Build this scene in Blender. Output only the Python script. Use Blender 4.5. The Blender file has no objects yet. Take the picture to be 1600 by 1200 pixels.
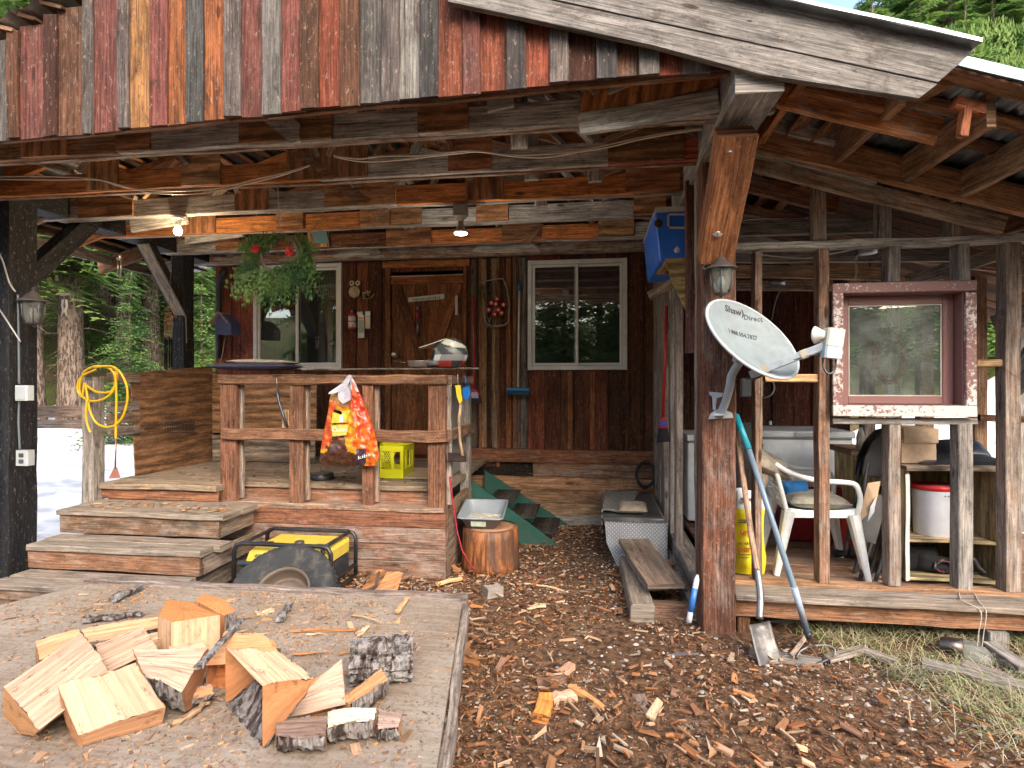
import bpy, math, random
from mathutils import Vector, Matrix, noise
R = math.radians
random.seed(7)
SC = bpy.context.scene
# ---------------------------------------------------------------- camera, sky, sun, exposure
YAW = R(8.0); EYE = 1.5; FPX = 889.0
cam_d = bpy.data.cameras.new("camera"); cam = bpy.data.objects.new("camera", cam_d)
SC.collection.objects.link(cam)
cam.location = (0, 0, EYE); cam.rotation_euler = (R(90), 0, YAW)
cam_d.sensor_width = 36; cam_d.lens = 20.0; cam_d.clip_start = 0.05; cam_d.clip_end = 500
SC.camera = cam
w = bpy.data.worlds.new("World"); SC.world = w; w.use_nodes = True
nt = w.node_tree; nt.nodes.clear()
sky = nt.nodes.new("ShaderNodeTexSky"); sky.sky_type = 'NISHITA'; sky.sun_disc = False
SUN_EL = R(36); SUN_AZ = R(152)          # azimuth from +Y clockwise
sky.sun_elevation = SUN_EL; sky.sun_rotation = SUN_AZ; sky.air_density = 1.0; sky.dust_density = 4.0; sky.ozone_density = 0.6
bg = nt.nodes.new("ShaderNodeBackground"); bg.inputs[1].default_value = 0.15
wo = nt.nodes.new("ShaderNodeOutputWorld")
nt.links.new(sky.outputs[0], bg.inputs[0]); nt.links.new(bg.outputs[0], wo.inputs[0])
sd = bpy.data.lights.new("sun", 'SUN'); sd.energy = 0.6; sd.angle = R(40); sd.color = (1.0, 0.96, 0.9)
sun = bpy.data.objects.new("sun", sd); SC.collection.objects.link(sun)
sdir = Vector((math.sin(SUN_AZ)*math.cos(SUN_EL), math.cos(SUN_AZ)*math.cos(SUN_EL), math.sin(SUN_EL)))
sun.rotation_euler = sdir.to_track_quat('Z', 'Y').to_euler(); sun.location = sdir*30
SC.view_settings.view_transform = 'Standard'; SC.view_settings.look = 'None'
SC.view_settings.exposure = 2.0; SC.view_settings.gamma = 1.0
SC.cycles.max_bounces = 10; SC.cycles.diffuse_bounces = 6; SC.cycles.transparent_max_bounces = 12

# ---------------------------------------------------------------- measuring helpers (photo pixel -> point on a real plane)
CY, SY = math.cos(YAW), math.sin(YAW)
def ray(px, py):
    a = (px-800)/FPX; b = (600-py)/FPX
    return Vector((a*CY-SY, a*SY+CY, b))
def P(px, py, Y):
    d = ray(px, py); t = Y/d.y; return Vector((d.x*t, Y, EYE+d.z*t))
def PX(px, py, X):
    d = ray(px, py); t = X/d.x; return Vector((X, d.y*t, EYE+d.z*t))
def PZ(px, py, Z):
    d = ray(px, py); t = (Z-EYE)/d.z; return Vector((d.x*t, d.y*t, Z))
def xat(px, Y): return P(px, 600, Y).x
def zat(px, py, Y): return P(px, py, Y).z
def s2l(r, g, b):
    f = lambda c: (c/255/12.92) if c/255 <= .04045 else ((c/255+.055)/1.055)**2.4
    return (f(r), f(g), f(b))

# ---------------------------------------------------------------- object bookkeeping
COL = SC.collection
ORG = {}
def tag(o, label=None, cat=None, group=None, kind=None):
    if label: o['label'] = label
    if cat: o['category'] = cat
    if group: o['group'] = group
    if kind: o['kind'] = kind
    return o
def thing(name, label, cat, loc=(0, 0, 0), rot=(0, 0, 0), group=None):
    o = bpy.data.objects.new(name, None); COL.objects.link(o)
    o.location = loc; o.rotation_euler = rot; o.empty_display_size = .1
    ORG[o.name] = Vector(loc)
    return tag(o, label, cat, group)
def copy_tree(o, parent=None):
    c = o.copy(); COL.objects.link(c); c.parent = parent
    for ch in o.children: copy_tree(ch, c)
    return c

class MB:
    """collects faces with uv (grain along u), tint colour and material index; build() links ONE mesh object"""
    def __init__(s):
        s.v = []; s.f = []; s.uv = []; s.c = []; s.mi = []; s.sm = []
        s.M = None
    def av(s, p):
        p = Vector(p)
        if s.M is not None: p = s.M @ p
        s.v.append(p); return len(s.v)-1
    def face(s, idx, uvs=None, col=(1, 1, 1, 0), mi=0, sm=False):
        s.f.append(tuple(idx))
        if uvs is None:
            uvs = [(s.v[i].x+s.v[i].y*.3, s.v[i].z+s.v[i].y*.7) for i in idx]
        s.uv.append(list(uvs)); s.c.append(col if len(col) == 4 else (*col, 0)); s.mi.append(mi); s.sm.append(sm)
    def beam(s, p0, p1, w, h, col=(1, 1, 1), wea=0.0, up=(0, 0, 1), jit=.003, ch=.004, mi=0, var=.12, seg=None, endc=None, taper=1.0):
        p0 = Vector(p0); p1 = Vector(p1); d = p1-p0; L = d.length
        if L < 1e-6: return
        d /= L; up = Vector(up)
        sd_ = d.cross(up)
        if sd_.length < 1e-4: sd_ = d.cross(Vector((0, 1, 0)))
        sd_.normalize(); u_ = sd_.cross(d)
        ch = min(ch, w*.3, h*.3)
        n = seg or max(1, min(16, int(L/.22)))
        prof = [(-w/2+ch, -h/2), (w/2-ch, -h/2), (w/2, -h/2+ch), (w/2, h/2-ch), (w/2-ch, h/2), (-w/2+ch, h/2), (-w/2, h/2-ch), (-w/2, -h/2+ch)]
        per = [0]
        for i in range(8):
            a, b = prof[i], prof[(i+1) % 8]; per.append(per[-1]+math.hypot(b[0]-a[0], b[1]-a[1]))
        ru, rv = random.uniform(0, 90), random.uniform(0, 90)
        k = 1+random.uniform(-var, var); k2 = 1+random.uniform(-var*.4, var*.4)
        c = (col[0]*k, col[1]*k*k2, col[2]*k*k2, min(1, max(0, wea+random.uniform(-.12, .12) if wea > 0 else 0)))
        rings = []
        for j in range(n+1):
            q = p0+d*(L*j/n); ring = []
            sc = 1+(taper-1)*j/n
            j1 = random.uniform(-jit, jit); j2 = random.uniform(-jit, jit)
            for (a, b) in prof:
                ring.append(s.av(q+sd_*(a*sc+j1+random.uniform(-jit, jit)*.5)+u_*(b*sc+j2+random.uniform(-jit, jit)*.5)+(d*random.uniform(-jit, jit)*1.5 if j in (0, n) else d*0)))
            rings.append(ring)
        for j in range(n):
            for i in range(8):
                a, b = rings[j][i], rings[j][(i+1) % 8]; e, f_ = rings[j+1][(i+1) % 8], rings[j+1][i]
                u0, u1 = ru+L*j/n, ru+L*(j+1)/n
                s.face((a, f_, e, b), ((u0, rv+per[i]), (u1, rv+per[i]), (u1, rv+per[i+1]), (u0, rv+per[i+1])), c, mi)
        ec = endc or (c[0]*.8, c[1]*.8, c[2]*.8)
        ec = (*ec[:3], c[3])
        s.face(rings[0], [(ru+prof[i][0]*.2, rv+prof[i][1]) for i in range(8)], ec, mi)
        s.face(rings[-1][::-1], [(ru+prof[7-i][0]*.2, rv+prof[7-i][1]) for i in range(8)], ec, mi)
    def box(s, x0, x1, y0, y1, z0, z1, col=(1, 1, 1), wea=0.0, ax=None, **k):
        dx, dy, dz = x1-x0, y1-y0, z1-z0
        if ax is None: ax = max((abs(dx), 'x'), (abs(dy), 'y'), (abs(dz), 'z'))[1]
        cx, cy, cz = (x0+x1)/2, (y0+y1)/2, (z0+z1)/2
        if ax == 'x': s.beam((x0, cy, cz), (x1, cy, cz), abs(dy), abs(dz), col, wea, (0, 0, 1), **k)
        elif ax == 'y': s.beam((cx, y0, cz), (cx, y1, cz), abs(dx), abs(dz), col, wea, (0, 0, 1), **k)
        else: s.beam((cx, cy, z0), (cx, cy, z1), abs(dx), abs(dy), col, wea, (0, 1, 0), **k)
    def tube(s, pts, r, n=8, col=(1, 1, 1), mi=0, closed=False, cap=True):
        pts = [Vector(p) for p in pts]; m = len(pts)
        rr = r if isinstance(r, (list, tuple)) else [r]*m
        prev = None; rings = []; L = 0
        for i, p in enumerate(pts):
            if closed: t = (pts[(i+1) % m]-pts[i-1])
            else: t = (pts[min(i+1, m-1)]-pts[max(i-1, 0)])
            if t.length < 1e-9: t = Vector((0, 0, 1))
            t.normalize()
            if prev is None:
                a = t.cross(Vector((0, 0, 1)))
                if a.length < .1: a = t.cross(Vector((0, 1, 0)))
            else:
                a = prev-t*prev.dot(t)
                if a.length < 1e-5: a = t.cross(Vector((0, 1, 0)))
            a.normalize(); prev = a; b = t.cross(a)
            rings.append([s.av(p+(a*math.cos(2*math.pi*k/n)+b*math.sin(2*math.pi*k/n))*rr[i]) for k in range(n)])
        c = (*col[:3], col[3] if len(col) > 3 else 0)
        ru = random.uniform(0, 50)
        for i in range(m if closed else m-1):
            q = rings[(i+1) % m]; l1 = (pts[(i+1) % m]-pts[i]).length; pr = 2*math.pi*rr[i]/n
            for k in range(n):
                s.face((rings[i][k], rings[i][(k+1) % n], q[(k+1) % n], q[k]),
                       ((ru+L, k*pr), (ru+L, (k+1)*pr), (ru+L+l1, (k+1)*pr), (ru+L+l1, k*pr)), c, mi, True)
            L += l1
        if cap and not closed:
            s.face(rings[0][::-1], None, c, mi); s.face(rings[-1], None, c, mi)
    def lathe(s, prof, n=24, base=(0, 0, 0), col=(1, 1, 1), mi=0, axis=(0, 0, 1), sm=True, rad=None, sx=1, sy=1, cap=True):
        ax = Vector(axis).normalized(); q = ax.to_track_quat('Z', 'Y').to_matrix(); base = Vector(base)
        c = (*col[:3], col[3] if len(col) > 3 else 0); rings = []
        for (r, z) in prof:
            ring = []
            for k in range(n):
                th = 2*math.pi*k/n; rr = r*(rad(th, z) if rad else 1)
                ring.append(s.av(base+q @ Vector((rr*math.cos(th)*sx, rr*math.sin(th)*sy, z))))
            rings.append(ring)
        for i in range(len(prof)-1):
            for k in range(n):
                a, b = rings[i][k], rings[i][(k+1) % n]
                s.face((a, b, rings[i+1][(k+1) % n], rings[i+1][k]),
                       ((prof[i][1], k*prof[i][0]*6.28/n), (prof[i][1], (k+1)*prof[i][0]*6.28/n), (prof[i+1][1], (k+1)*prof[i+1][0]*6.28/n), (prof[i+1][1], k*prof[i+1][0]*6.28/n)), c, mi, sm)
        if cap and prof[0][0] > 1e-4: s.face(rings[0][::-1], None, c, mi)
        if cap and prof[-1][0] > 1e-4: s.face(rings[-1], None, c, mi)
    def prism(s, pts, off, col=(1, 1, 1), wea=0.0, mi=0, gdir=None):
        """closed outline pts (3D, planar) pushed by vector off"""
        pts = [Vector(p) for p in pts]; off = Vector(off); n = len(pts)
        a = [s.av(p) for p in pts]; b = [s.av(p+off) for p in pts]
        g = Vector(gdir).normalized() if gdir else (pts[1]-pts[0]).normalized()
        nn = off.normalized(); q = nn.cross(g)
        ru, rv = random.uniform(0, 90), random.uniform(0, 90)
        k = 1+random.uniform(-.1, .1); c = (col[0]*k, col[1]*k, col[2]*k, wea)
        uv = [(ru+p.dot(g), rv+p.dot(q)) for p in pts]
        s.face(a, uv, c, mi); s.face(b[::-1], uv[::-1], c, mi)
        for i in range(n):
            j = (i+1) % n
            s.face((a[i], b[i], b[j], a[j]), (uv[i], (uv[i][0], uv[i][1]+off.length), (uv[j][0], uv[j][1]+off.length), uv[j]), c, mi)
    def build(s, name, mats, parent=None, world=True, loc=None, rot=None, solid=None, fix=True):
        if not isinstance(mats, (list, tuple)): mats = [mats]
        vs = s.v
        if parent is not None:
            org = ORG.get(parent.name, Vector((0, 0, 0))) if world else Vector((0, 0, 0))
        elif loc is not None: org = Vector((0, 0, 0))
        else:
            xs = [p.x for p in vs]; ys = [p.y for p in vs]; zs = [p.z for p in vs]
            org = Vector(((min(xs)+max(xs))/2, (min(ys)+max(ys))/2, min(zs)))
        me = bpy.data.meshes.new(name)
        me.from_pydata([tuple(p-org) for p in vs], [], s.f)
        for m in mats: me.materials.append(m)
        uvl = me.uv_layers.new(name="UVMap"); flat = []
        for u in s.uv:
            for q in u: flat += [q[0], q[1]]
        uvl.data.foreach_set("uv", flat)
        ca = me.color_attributes.new("Col", 'FLOAT_COLOR', 'CORNER'); fc = []
        for c, f_ in zip(s.c, s.f): fc += list(c)*len(f_)
        ca.data.foreach_set("color", fc)
        me.polygons.foreach_set("material_index", s.mi)
        me.polygons.foreach_set("use_smooth", s.sm)
        if fix:
            import bmesh
            bm = bmesh.new(); bm.from_mesh(me); bmesh.ops.recalc_face_normals(bm, faces=bm.faces); bm.to_mesh(me); bm.free()
        me.update()
        o = bpy.data.objects.new(name, me); COL.objects.link(o)
        if parent is not None:
            o.parent = parent
            ORG[o.name] = org
        elif loc is not None:
            o.location = loc
            if rot: o.rotation_euler = rot
            ORG[o.name] = Vector(loc)
        else:
            o.location = org; ORG[o.name] = org
        return o

# ---------------------------------------------------------------- materials
MATS = {}
class NT:
    def __init__(s, name):
        s.m = bpy.data.materials.new(name); s.m.use_nodes = True; s.t = s.m.node_tree; s.t.nodes.clear()
        s.out = s.t.nodes.new("ShaderNodeOutputMaterial"); s.b = s.t.nodes.new("ShaderNodeBsdfPrincipled")
        s.t.links.new(s.b.outputs[0], s.out.inputs[0])
    def n(s, ty, **k):
        x = s.t.nodes.new(ty)
        for a, b in k.items(): setattr(x, a, b)
        return x
    def l(s, a, b): s.t.links.new(a, b)
    def put(s, sock, v):
        if isinstance(v, bpy.types.NodeSocket): s.l(v, sock)
        else: sock.default_value = v
    def math(s, op, a, b=0.0, c=None, clamp=False):
        x = s.n("ShaderNodeMath", operation=op, use_clamp=clamp); s.put(x.inputs[0], a); s.put(x.inputs[1], b)
        if c is not None: s.put(x.inputs[2], c)
        return x.outputs[0]
    def mix(s, f, a, b, mode='MIX'):
        x = s.n("ShaderNodeMix", data_type='RGBA', blend_type=mode, clamp_factor=True)
        s.put(x.inputs[0], f)
        for sock, v in ((x.inputs[6], a), (x.inputs[7], b)):
            if isinstance(v, (tuple, list)) and len(v) == 3: v = (*v, 1)
            s.put(sock, v)
        return x.outputs[2]
    def ramp(s, f, lo, hi, a=0.0, b=1.0):
        x = s.n("ShaderNodeMapRange", interpolation_type='SMOOTHSTEP'); s.put(x.inputs[0], f)
        x.inputs[1].default_value = lo; x.inputs[2].default_value = hi; x.inputs[3].default_value = a; x.inputs[4].default_value = b
        return x.outputs[0]
    def noise(s, vec, scale=5, detail=4, rough=.6, dist=0.0, dim='3D'):
        x = s.n("ShaderNodeTexNoise", noise_dimensions=dim); s.l(vec, x.inputs['Vector']); x.inputs['Scale'].default_value = scale
        x.inputs['Detail'].default_value = detail; x.inputs['Roughness'].default_value = rough; x.inputs['Distortion'].default_value = dist
        return x.outputs[0]
    def uv(s, sx=1, sy=1, sz=1, kind='uv'):
        if kind == 'uv': src = s.n("ShaderNodeUVMap").outputs[0]
        elif kind == 'obj': src = s.n("ShaderNodeTexCoord").outputs['Object']
        else: src = s.n("ShaderNodeNewGeometry").outputs['Position']
        m = s.n("ShaderNodeMapping"); s.l(src, m.inputs[0]); m.inputs[3].default_value = (sx, sy, sz); return m.outputs[0]
    def bump(s, h, strength=.3, dist=.01):
        x = s.n("ShaderNodeBump"); s.l(h, x.inputs['Height']); x.inputs['Strength'].default_value = strength; x.inputs['Distance'].default_value = dist
        s.l(x.outputs[0], s.b.inputs['Normal'])
    def set(s, col=None, rough=None, metal=None, spec=None):
        if col is not None: s.put(s.b.inputs['Base Color'], (*col, 1) if isinstance(col, (tuple, list)) and len(col) == 3 else col)
        if rough is not None: s.put(s.b.inputs['Roughness'], rough)
        if metal is not None: s.b.inputs['Metallic'].default_value = metal
        if spec is not None: s.b.inputs['Specular IOR Level'].default_value = spec
        return s.m

def wood_mat(name, rough=.85, grain=1.0, contrast=1.0, knots=True, ply=False, gray=(.30, .275, .25), stain=.5, dust=0.0):
    t = NT(name)
    at = t.n("ShaderNodeAttribute", attribute_name="Col")
    if ply:
        wv = t.n("ShaderNodeTexWave", wave_type='BANDS', bands_direction='Y'); t.l(t.uv(.35, 1.6, 1), wv.inputs[0])
        wv.inputs['Scale'].default_value = 2.2; wv.inputs['Distortion'].default_value = 9; wv.inputs['Detail'].default_value = 3; wv.inputs['Detail Scale'].default_value = 1.2
        g1 = t.math('MULTIPLY_ADD', wv.outputs[1], .16, t.math('MULTIPLY', t.noise(t.uv(3, 40), 1, 5, .7), .84))
    else:
        g1 = t.noise(t.uv(3.2, 95), 1, 6, .72, .3)
    g2 = t.noise(t.uv(2.6, 13), 1.3, 7, .7, .5)
    g3 = t.noise(t.uv(3, 6), 1.5, 7, .74, .3)
    lo = .5-.36*contrast; hi = .5+.62*contrast
    val = t.math('MULTIPLY', t.ramp(g1, .34, .66, 1-.52*contrast, 1+.42*contrast), t.ramp(g2, .3, .7, 1-.45*contrast, 1+.35*contrast))
    wf = t.math('MULTIPLY_ADD', at.outputs['Alpha'], 1.5, t.math('MULTIPLY_ADD', g3, 1.6, -1.3))
    wfac = t.math('MULTIPLY', t.ramp(wf, 0, .45), at.outputs['Alpha'], clamp=True)
    wfac = t.math('MULTIPLY', wfac, 1.25, clamp=True)
    base = t.mix(wfac, at.outputs['Color'], (*gray, 1))
    base = t.mix(1.0, base, t.n("ShaderNodeCombineColor").outputs[0], 'MIX') if False else base
    cc = t.n("ShaderNodeCombineColor"); t.l(val, cc.inputs[0]); t.l(val, cc.inputs[1]); t.l(val, cc.inputs[2])
    base = t.mix(1.0, base, cc.outputs[0], 'MULTIPLY')
    # dark cracks and stains that belong to the boards
    cr = t.noise(t.uv(.55, 34), 1.1, 3, .5, 1.2)
    base = t.mix(t.math('MULTIPLY', t.ramp(cr, .33, .27), .75), base, (.018, .012, .009))
    g4 = t.noise(t.uv(3.4, 7), 1.0, 7, .76, .6)
    base = t.mix(t.math('MULTIPLY', t.ramp(g4, .52, .68), stain), base, (.035, .018, .010))
    if knots:
        vo = t.n("ShaderNodeTexVoronoi"); t.l(t.uv(1.5, 5.0), vo.inputs['Vector']); vo.inputs['Scale'].default_value = 1.3
        base = t.mix(t.math('MULTIPLY', t.ramp(vo.outputs['Distance'], .105, .05), .8), base, (.03, .013, .007))
    # scuffs and nail heads
    sc = t.noise(t.uv(20, 44), 1, 6, .82)
    base = t.mix(t.math('MULTIPLY', t.ramp(sc, .54, .66), .65), base, (.025, .014, .009))
    base = t.mix(t.math('MULTIPLY', t.ramp(sc, .44, .35), .45*(1 if contrast > .9 else 0)), base, (.42, .33, .25))
    if knots:
        nv = t.n("ShaderNodeTexVoronoi"); t.l(t.uv(2.2, 9), nv.inputs['Vector']); nv.inputs['Scale'].default_value = 1.0
        base = t.mix(t.ramp(nv.outputs['Distance'], .032, .022), base, (.02, .012, .01))
    if dust:
        dn = t.noise(t.uv(1, 1, 1, 'pos'), 3.5, 6, .7)
        base = t.mix(t.math('MULTIPLY', t.ramp(dn, .42, .62), dust), base, (.25, .195, .145))
    t.set(base, rough, spec=.25)
    t.bump(t.math('ADD', g1, t.math('MULTIPLY', g2, .8)), .45*grain, .006)
    return t.m
M = {}
M['wood'] = wood_mat('weathered_wood', stain=.6, gray=(.26, .235, .21))
M['siding'] = wood_mat('painted_siding', stain=.85, gray=(.12, .105, .095))
M['trusswood'] = wood_mat('roof_timber', stain=.5, gray=(.44, .415, .38))
M['deckwood'] = wood_mat('deck_wood', dust=.5, stain=.5, gray=(.235, .20, .165))
M['ply'] = wood_mat('plywood', ply=True, knots=False, rough=.75, stain=.35)
M['fresh'] = wood_mat('fresh_split_wood', knots=False, stain=.15, gray=(.5, .42, .33), grain=1.3, contrast=.45)
def slab_mat():
    t = NT('weathered_plywood_top'); p = t.uv(1, 1, 1, 'pos'); n1 = t.noise(p, 2.2, 7, .7); n2 = t.noise(t.uv(4, 60, 1, 'pos'), 1, 4, .6); n3 = t.noise(p, 55, 4, .7); n4 = t.noise(p, 7, 6, .75)
    c = t.mix(t.ramp(n1, .35, .68), (.28, .235, .185), (.19, .135, .092)); c = t.mix(t.ramp(n2, .3, .75, 0, .35), c, (.42, .38, .33)); c = t.mix(t.ramp(n3, .48, .68, 0, .65), c, (.13, .085, .055)); c = t.mix(t.ramp(n4, .56, .72, 0, .6), c, (.17, .11, .07))
    t.set(c, .9, spec=.2); t.bump(t.math('ADD', n3, n4), .5, .006); return t.m
M['slab'] = slab_mat()
def plain(name, col, rough=.6, metal=0.0, vary=.25, scale=8, bump=0.0, spec=None, attr=False, dirt=None, dirtamt=.4):
    t = NT(name)
    nz = t.noise(t.uv(1, 1, 1, 'obj'), scale, 5, .65)
    v = t.ramp(nz, .3, .7, 1-vary, 1+vary)
    cc = t.n("ShaderNodeCombineColor"); [t.l(v, cc.inputs[i]) for i in range(3)]
    if attr: src = t.n("ShaderNodeAttribute", attribute_name="Col").outputs['Color']
    else: src = (*col, 1)
    c = t.mix(1.0, src, cc.outputs[0], 'MULTIPLY')
    if dirt:
        dn = t.noise(t.uv(1, 1, 1, 'obj'), scale*.6, 6, .7, .5)
        c = t.mix(t.math('MULTIPLY', t.ramp(dn, .48, .66), dirtamt), c, (*dirt, 1))
    t.set(c, t.ramp(nz, .3, .7, max(.03, rough-.08), min(1, rough+.1)), metal, spec)
    if bump: t.bump(t.noise(t.uv(1, 1, 1, 'obj'), scale*6, 5, .6), bump, .01)
    return t.m
M['tint'] = plain('painted', (1, 1, 1), .55, attr=True, vary=.12, scale=14, dirt=(.12, .1, .08), dirtamt=.25)
M['plastic'] = plain('plastic', (1, 1, 1), .35, attr=True, vary=.06, scale=10, dirt=(.2, .18, .15), dirtamt=.12)
M['cloth'] = plain('cloth', (1, 1, 1), .95, attr=True, vary=.25, scale=25, bump=.5)
M['metal'] = plain('bare_metal', (.5, .5, .5), .38, metal=.9, attr=True, vary=.2, scale=12, dirt=(.15, .12, .1), dirtamt=.3)
M['rubber'] = plain('rubber', (.022, .024, .026), .8, vary=.3, scale=20, attr=False, dirt=(.11, .095, .075), dirtamt=.5, bump=.5)
M['blackwood'] = wood_mat('charred_wood', gray=(.04, .045, .055), stain=.3, rough=.7)
def flaky():
    t = NT('flaking_paint')
    nz = t.noise(t.uv(1, 1, 1, 'obj'), 38, 6, .75, .3); nb = t.noise(t.uv(1, 1, 1, 'obj'), 4.5, 3, .5)
    at = t.n("ShaderNodeAttribute", attribute_name="Col")
    f = t.math('ADD', nz, t.math('MULTIPLY', t.math('SUBTRACT', at.outputs['Alpha'], .5), .22))
    f = t.math('ADD', f, t.math('MULTIPLY', t.math('SUBTRACT', nb, .5), .45))
    fr = t.ramp(f, .575, .595)
    c = t.mix(fr, at.outputs['Color'], (.55, .50, .47))
    t.set(c, .55); t.bump(t.math('SUBTRACT', 1.0, fr), .5, .004); return t.m
M['flaky'] = flaky()
def glass(name, tint=(.9, .95, .92), rough=.0, dirt=.12):
    t = NT(name); t.t.nodes.remove(t.b)
    tr = t.n("ShaderNodeBsdfTransparent"); tr.inputs[0].default_value = (*tint, 1)
    gl = t.n("ShaderNodeBsdfGlossy"); gl.inputs['Roughness'].default_value = rough
    df = t.n("ShaderNodeBsdfDiffuse"); df.inputs[0].default_value = (.45, .47, .45, 1)
    fr = t.n("ShaderNodeFresnel"); fr.inputs[0].default_value = 1.52
    m1 = t.n("ShaderNodeMixShader"); t.l(t.math('MULTIPLY_ADD', fr.outputs[0], 2.4, .08, clamp=True), m1.inputs[0]); t.l(tr.outputs[0], m1.inputs[1]); t.l(gl.outputs[0], m1.inputs[2])
    m2 = t.n("ShaderNodeMixShader"); nz = t.noise(t.uv(1, 1, 1, 'obj'), 6, 6, .7)
    t.l(t.ramp(nz, .35, .75, dirt*.3, dirt*1.3), m2.inputs[0]); t.l(m1.outputs[0], m2.inputs[1]); t.l(df.outputs[0], m2.inputs[2])
    t.l(m2.outputs[0], t.out.inputs[0]); return t.m
M['glass'] = glass('window_glass', dirt=.03)
M['dustyglass'] = glass('dusty_glass', (.8, .9, .87), dirt=.22)
def emit(name, col, st):
    t = NT(name); t.set(col, .4); t.b.inputs['Emission Color'].default_value = (*col, 1); t.b.inputs['Emission Strength'].default_value = st; return t.m
M['bulb'] = emit('lit_bulb', (1, .82, .5), 9); M['spot'] = emit('lit_spot_bulb', (1, .95, .85), 5)

# tints (linear base colours)
GRAY = (.30, .275, .25); LGRAY = (.42, .39, .355); DGRAY = (.15, .135, .12)
ORAN = (.40, .155, .05); BRN = (.24, .115, .055); DBRN = (.10, .045, .022); RED = (.30, .085, .05); MAUVE = (.27, .12, .105)
TAN = (.45, .28, .14); PLY = (.30, .16, .075); BLK = (.014, .015, .018)
# ================================================================ PORCH ROOF (gable, trusses, beams, posts)
RX, RZ, RP = -1.75, 3.90, 0.31
def zroof(x): return RZ-RP*abs(x-RX)
GY = 2.70
porch = thing('porch_roof', 'rough timber porch roof with red and grey board gable, plywood-plated trusses and heavy posts', 'porch roof', (0.73, 3.58, 0))
# --- gable siding
g = MB()
AG = (.115, .098, .088); AL = (.19, .168, .15); AD = (.06, .055, .052)
SID = [(-260,-225,GRAY),(-225,-160,MAUVE),(-160,-120,BRN),(-120,-60,RED),(-60,-20,LGRAY),(-20,18,GRAY),(18,30,BRN),(30,75,MAUVE),(75,90,DBRN),(90,135,BRN),(135,145,GRAY),(145,190,MAUVE),(190,202,GRAY),
 (202,240,TAN),(240,262,MAUVE),(262,296,ORAN),(296,317,DGRAY),(317,355,ORAN),(355,376,GRAY),(376,415,MAUVE),(415,438,GRAY),(438,474,MAUVE),(474,497,BRN),
 (497,536,RED),(536,560,BRN),(560,601,GRAY),(601,622,GRAY),(622,661,LGRAY),(661,683,DGRAY),(683,728,RED),(728,748,MAUVE),(748,795,RED),(795,819,DGRAY),
 (819,862,RED),(862,885,GRAY),(885,934,DBRN),(934,960,DGRAY),(960,1002,BRN),(1002,1027,GRAY),(1027,1066,RED),(1066,1110,LGRAY),(1110,1152,BRN),(1152,1200,BRN)]
for i, (a, b, c) in enumerate(SID):
    thin = (b-a) < 27
    yb = 222-.1005*((a+b)/2)+random.uniform(-3, 3) if (a+b)/2 > 0 else 222
    Y = GY-.022 if thin else GY
    x0, x1 = xat(a, GY)-.004, xat(b, GY)+.004
    if thin: x0 -= .006; x1 += .006
    z0 = zat((a+b)/2, yb, GY)+(.0 if thin else .006); z1 = zroof((x0+x1)/2)-.06
    if z1-z0 < .06: continue
    cc = {GRAY: AG, LGRAY: AL, DGRAY: AD, MAUVE: (.165, .058, .045), RED: (.20, .055, .028), BRN: (.10, .042, .022), DBRN: (.055, .022, .013), ORAN: (.235, .078, .028), TAN: (.28, .13, .05)}[c]; cc = tuple(.84*k_ for k_ in cc)
    g.beam(((x0+x1)/2, Y+.011, z0), ((x0+x1)/2, Y+.011, z1), x1-x0, .022, cc, .34 if c in (MAUVE, BRN) else (0 if c in (GRAY, LGRAY) else .2), up=(0, 1, 0), jit=.0025, var=.2)
g.build('gable_siding', M['siding'], porch)
g = MB()  # plank under the siding
p0, p1 = P(-150, 236, GY+.06), P(1150, 112, GY+.06)
g.beam(p0+Vector((0, 0, .012)), p1+Vector((0, 0, .012)), .03, .05, BRN, .5, jit=.006, ch=.002)
g.build('gable_sill', M['wood'], porch)
# --- trusses
TR = [
 (2.99, [(150,187,BRN,.3),(187,655,GRAY,.75),(655,905,GRAY,.8),(905,1140,GRAY,.8)],
   [(40,110,1),(187,240,1.0),(378,522,1.3),(655,733,1.0)], [(410,470,522,'d')]),
 (3.57, [(60,500,ORAN,.1),(500,950,GRAY,.8),(950,1100,RED,.2)], [(140,190,1),(288,348,1.1),(452,577,1.3),(702,769,1.1),(950,1068,1.25)], []),
 (4.14, [(120,380,GRAY,.7),(380,620,GRAY,.8),(620,990,ORAN,.08),(990,1080,BRN,.2)], [(127,212,1.1),(370,422,1),(510,620,1.3),(728,787,1),(977,1062,1.2)], []),
 (4.70, [(190,440,ORAN,.1),(440,565,ORAN,.1),(565,990,GRAY,.75),(990,1080,DBRN,.4)], [(290,340,1),(435,476,1),(565,610,1.2),(612,660,1.1),(745,795,1),(990,1040,1.1)], []),
 (5.35, [(280,375,GRAY,.6),(375,605,DBRN,.3),(605,935,ORAN,.15),(935,1040,GRAY,.7)], [(340,376,1),(483,516,1),(605,675,1.1),(785,845,.9),(935,990,1)], []),
]
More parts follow.
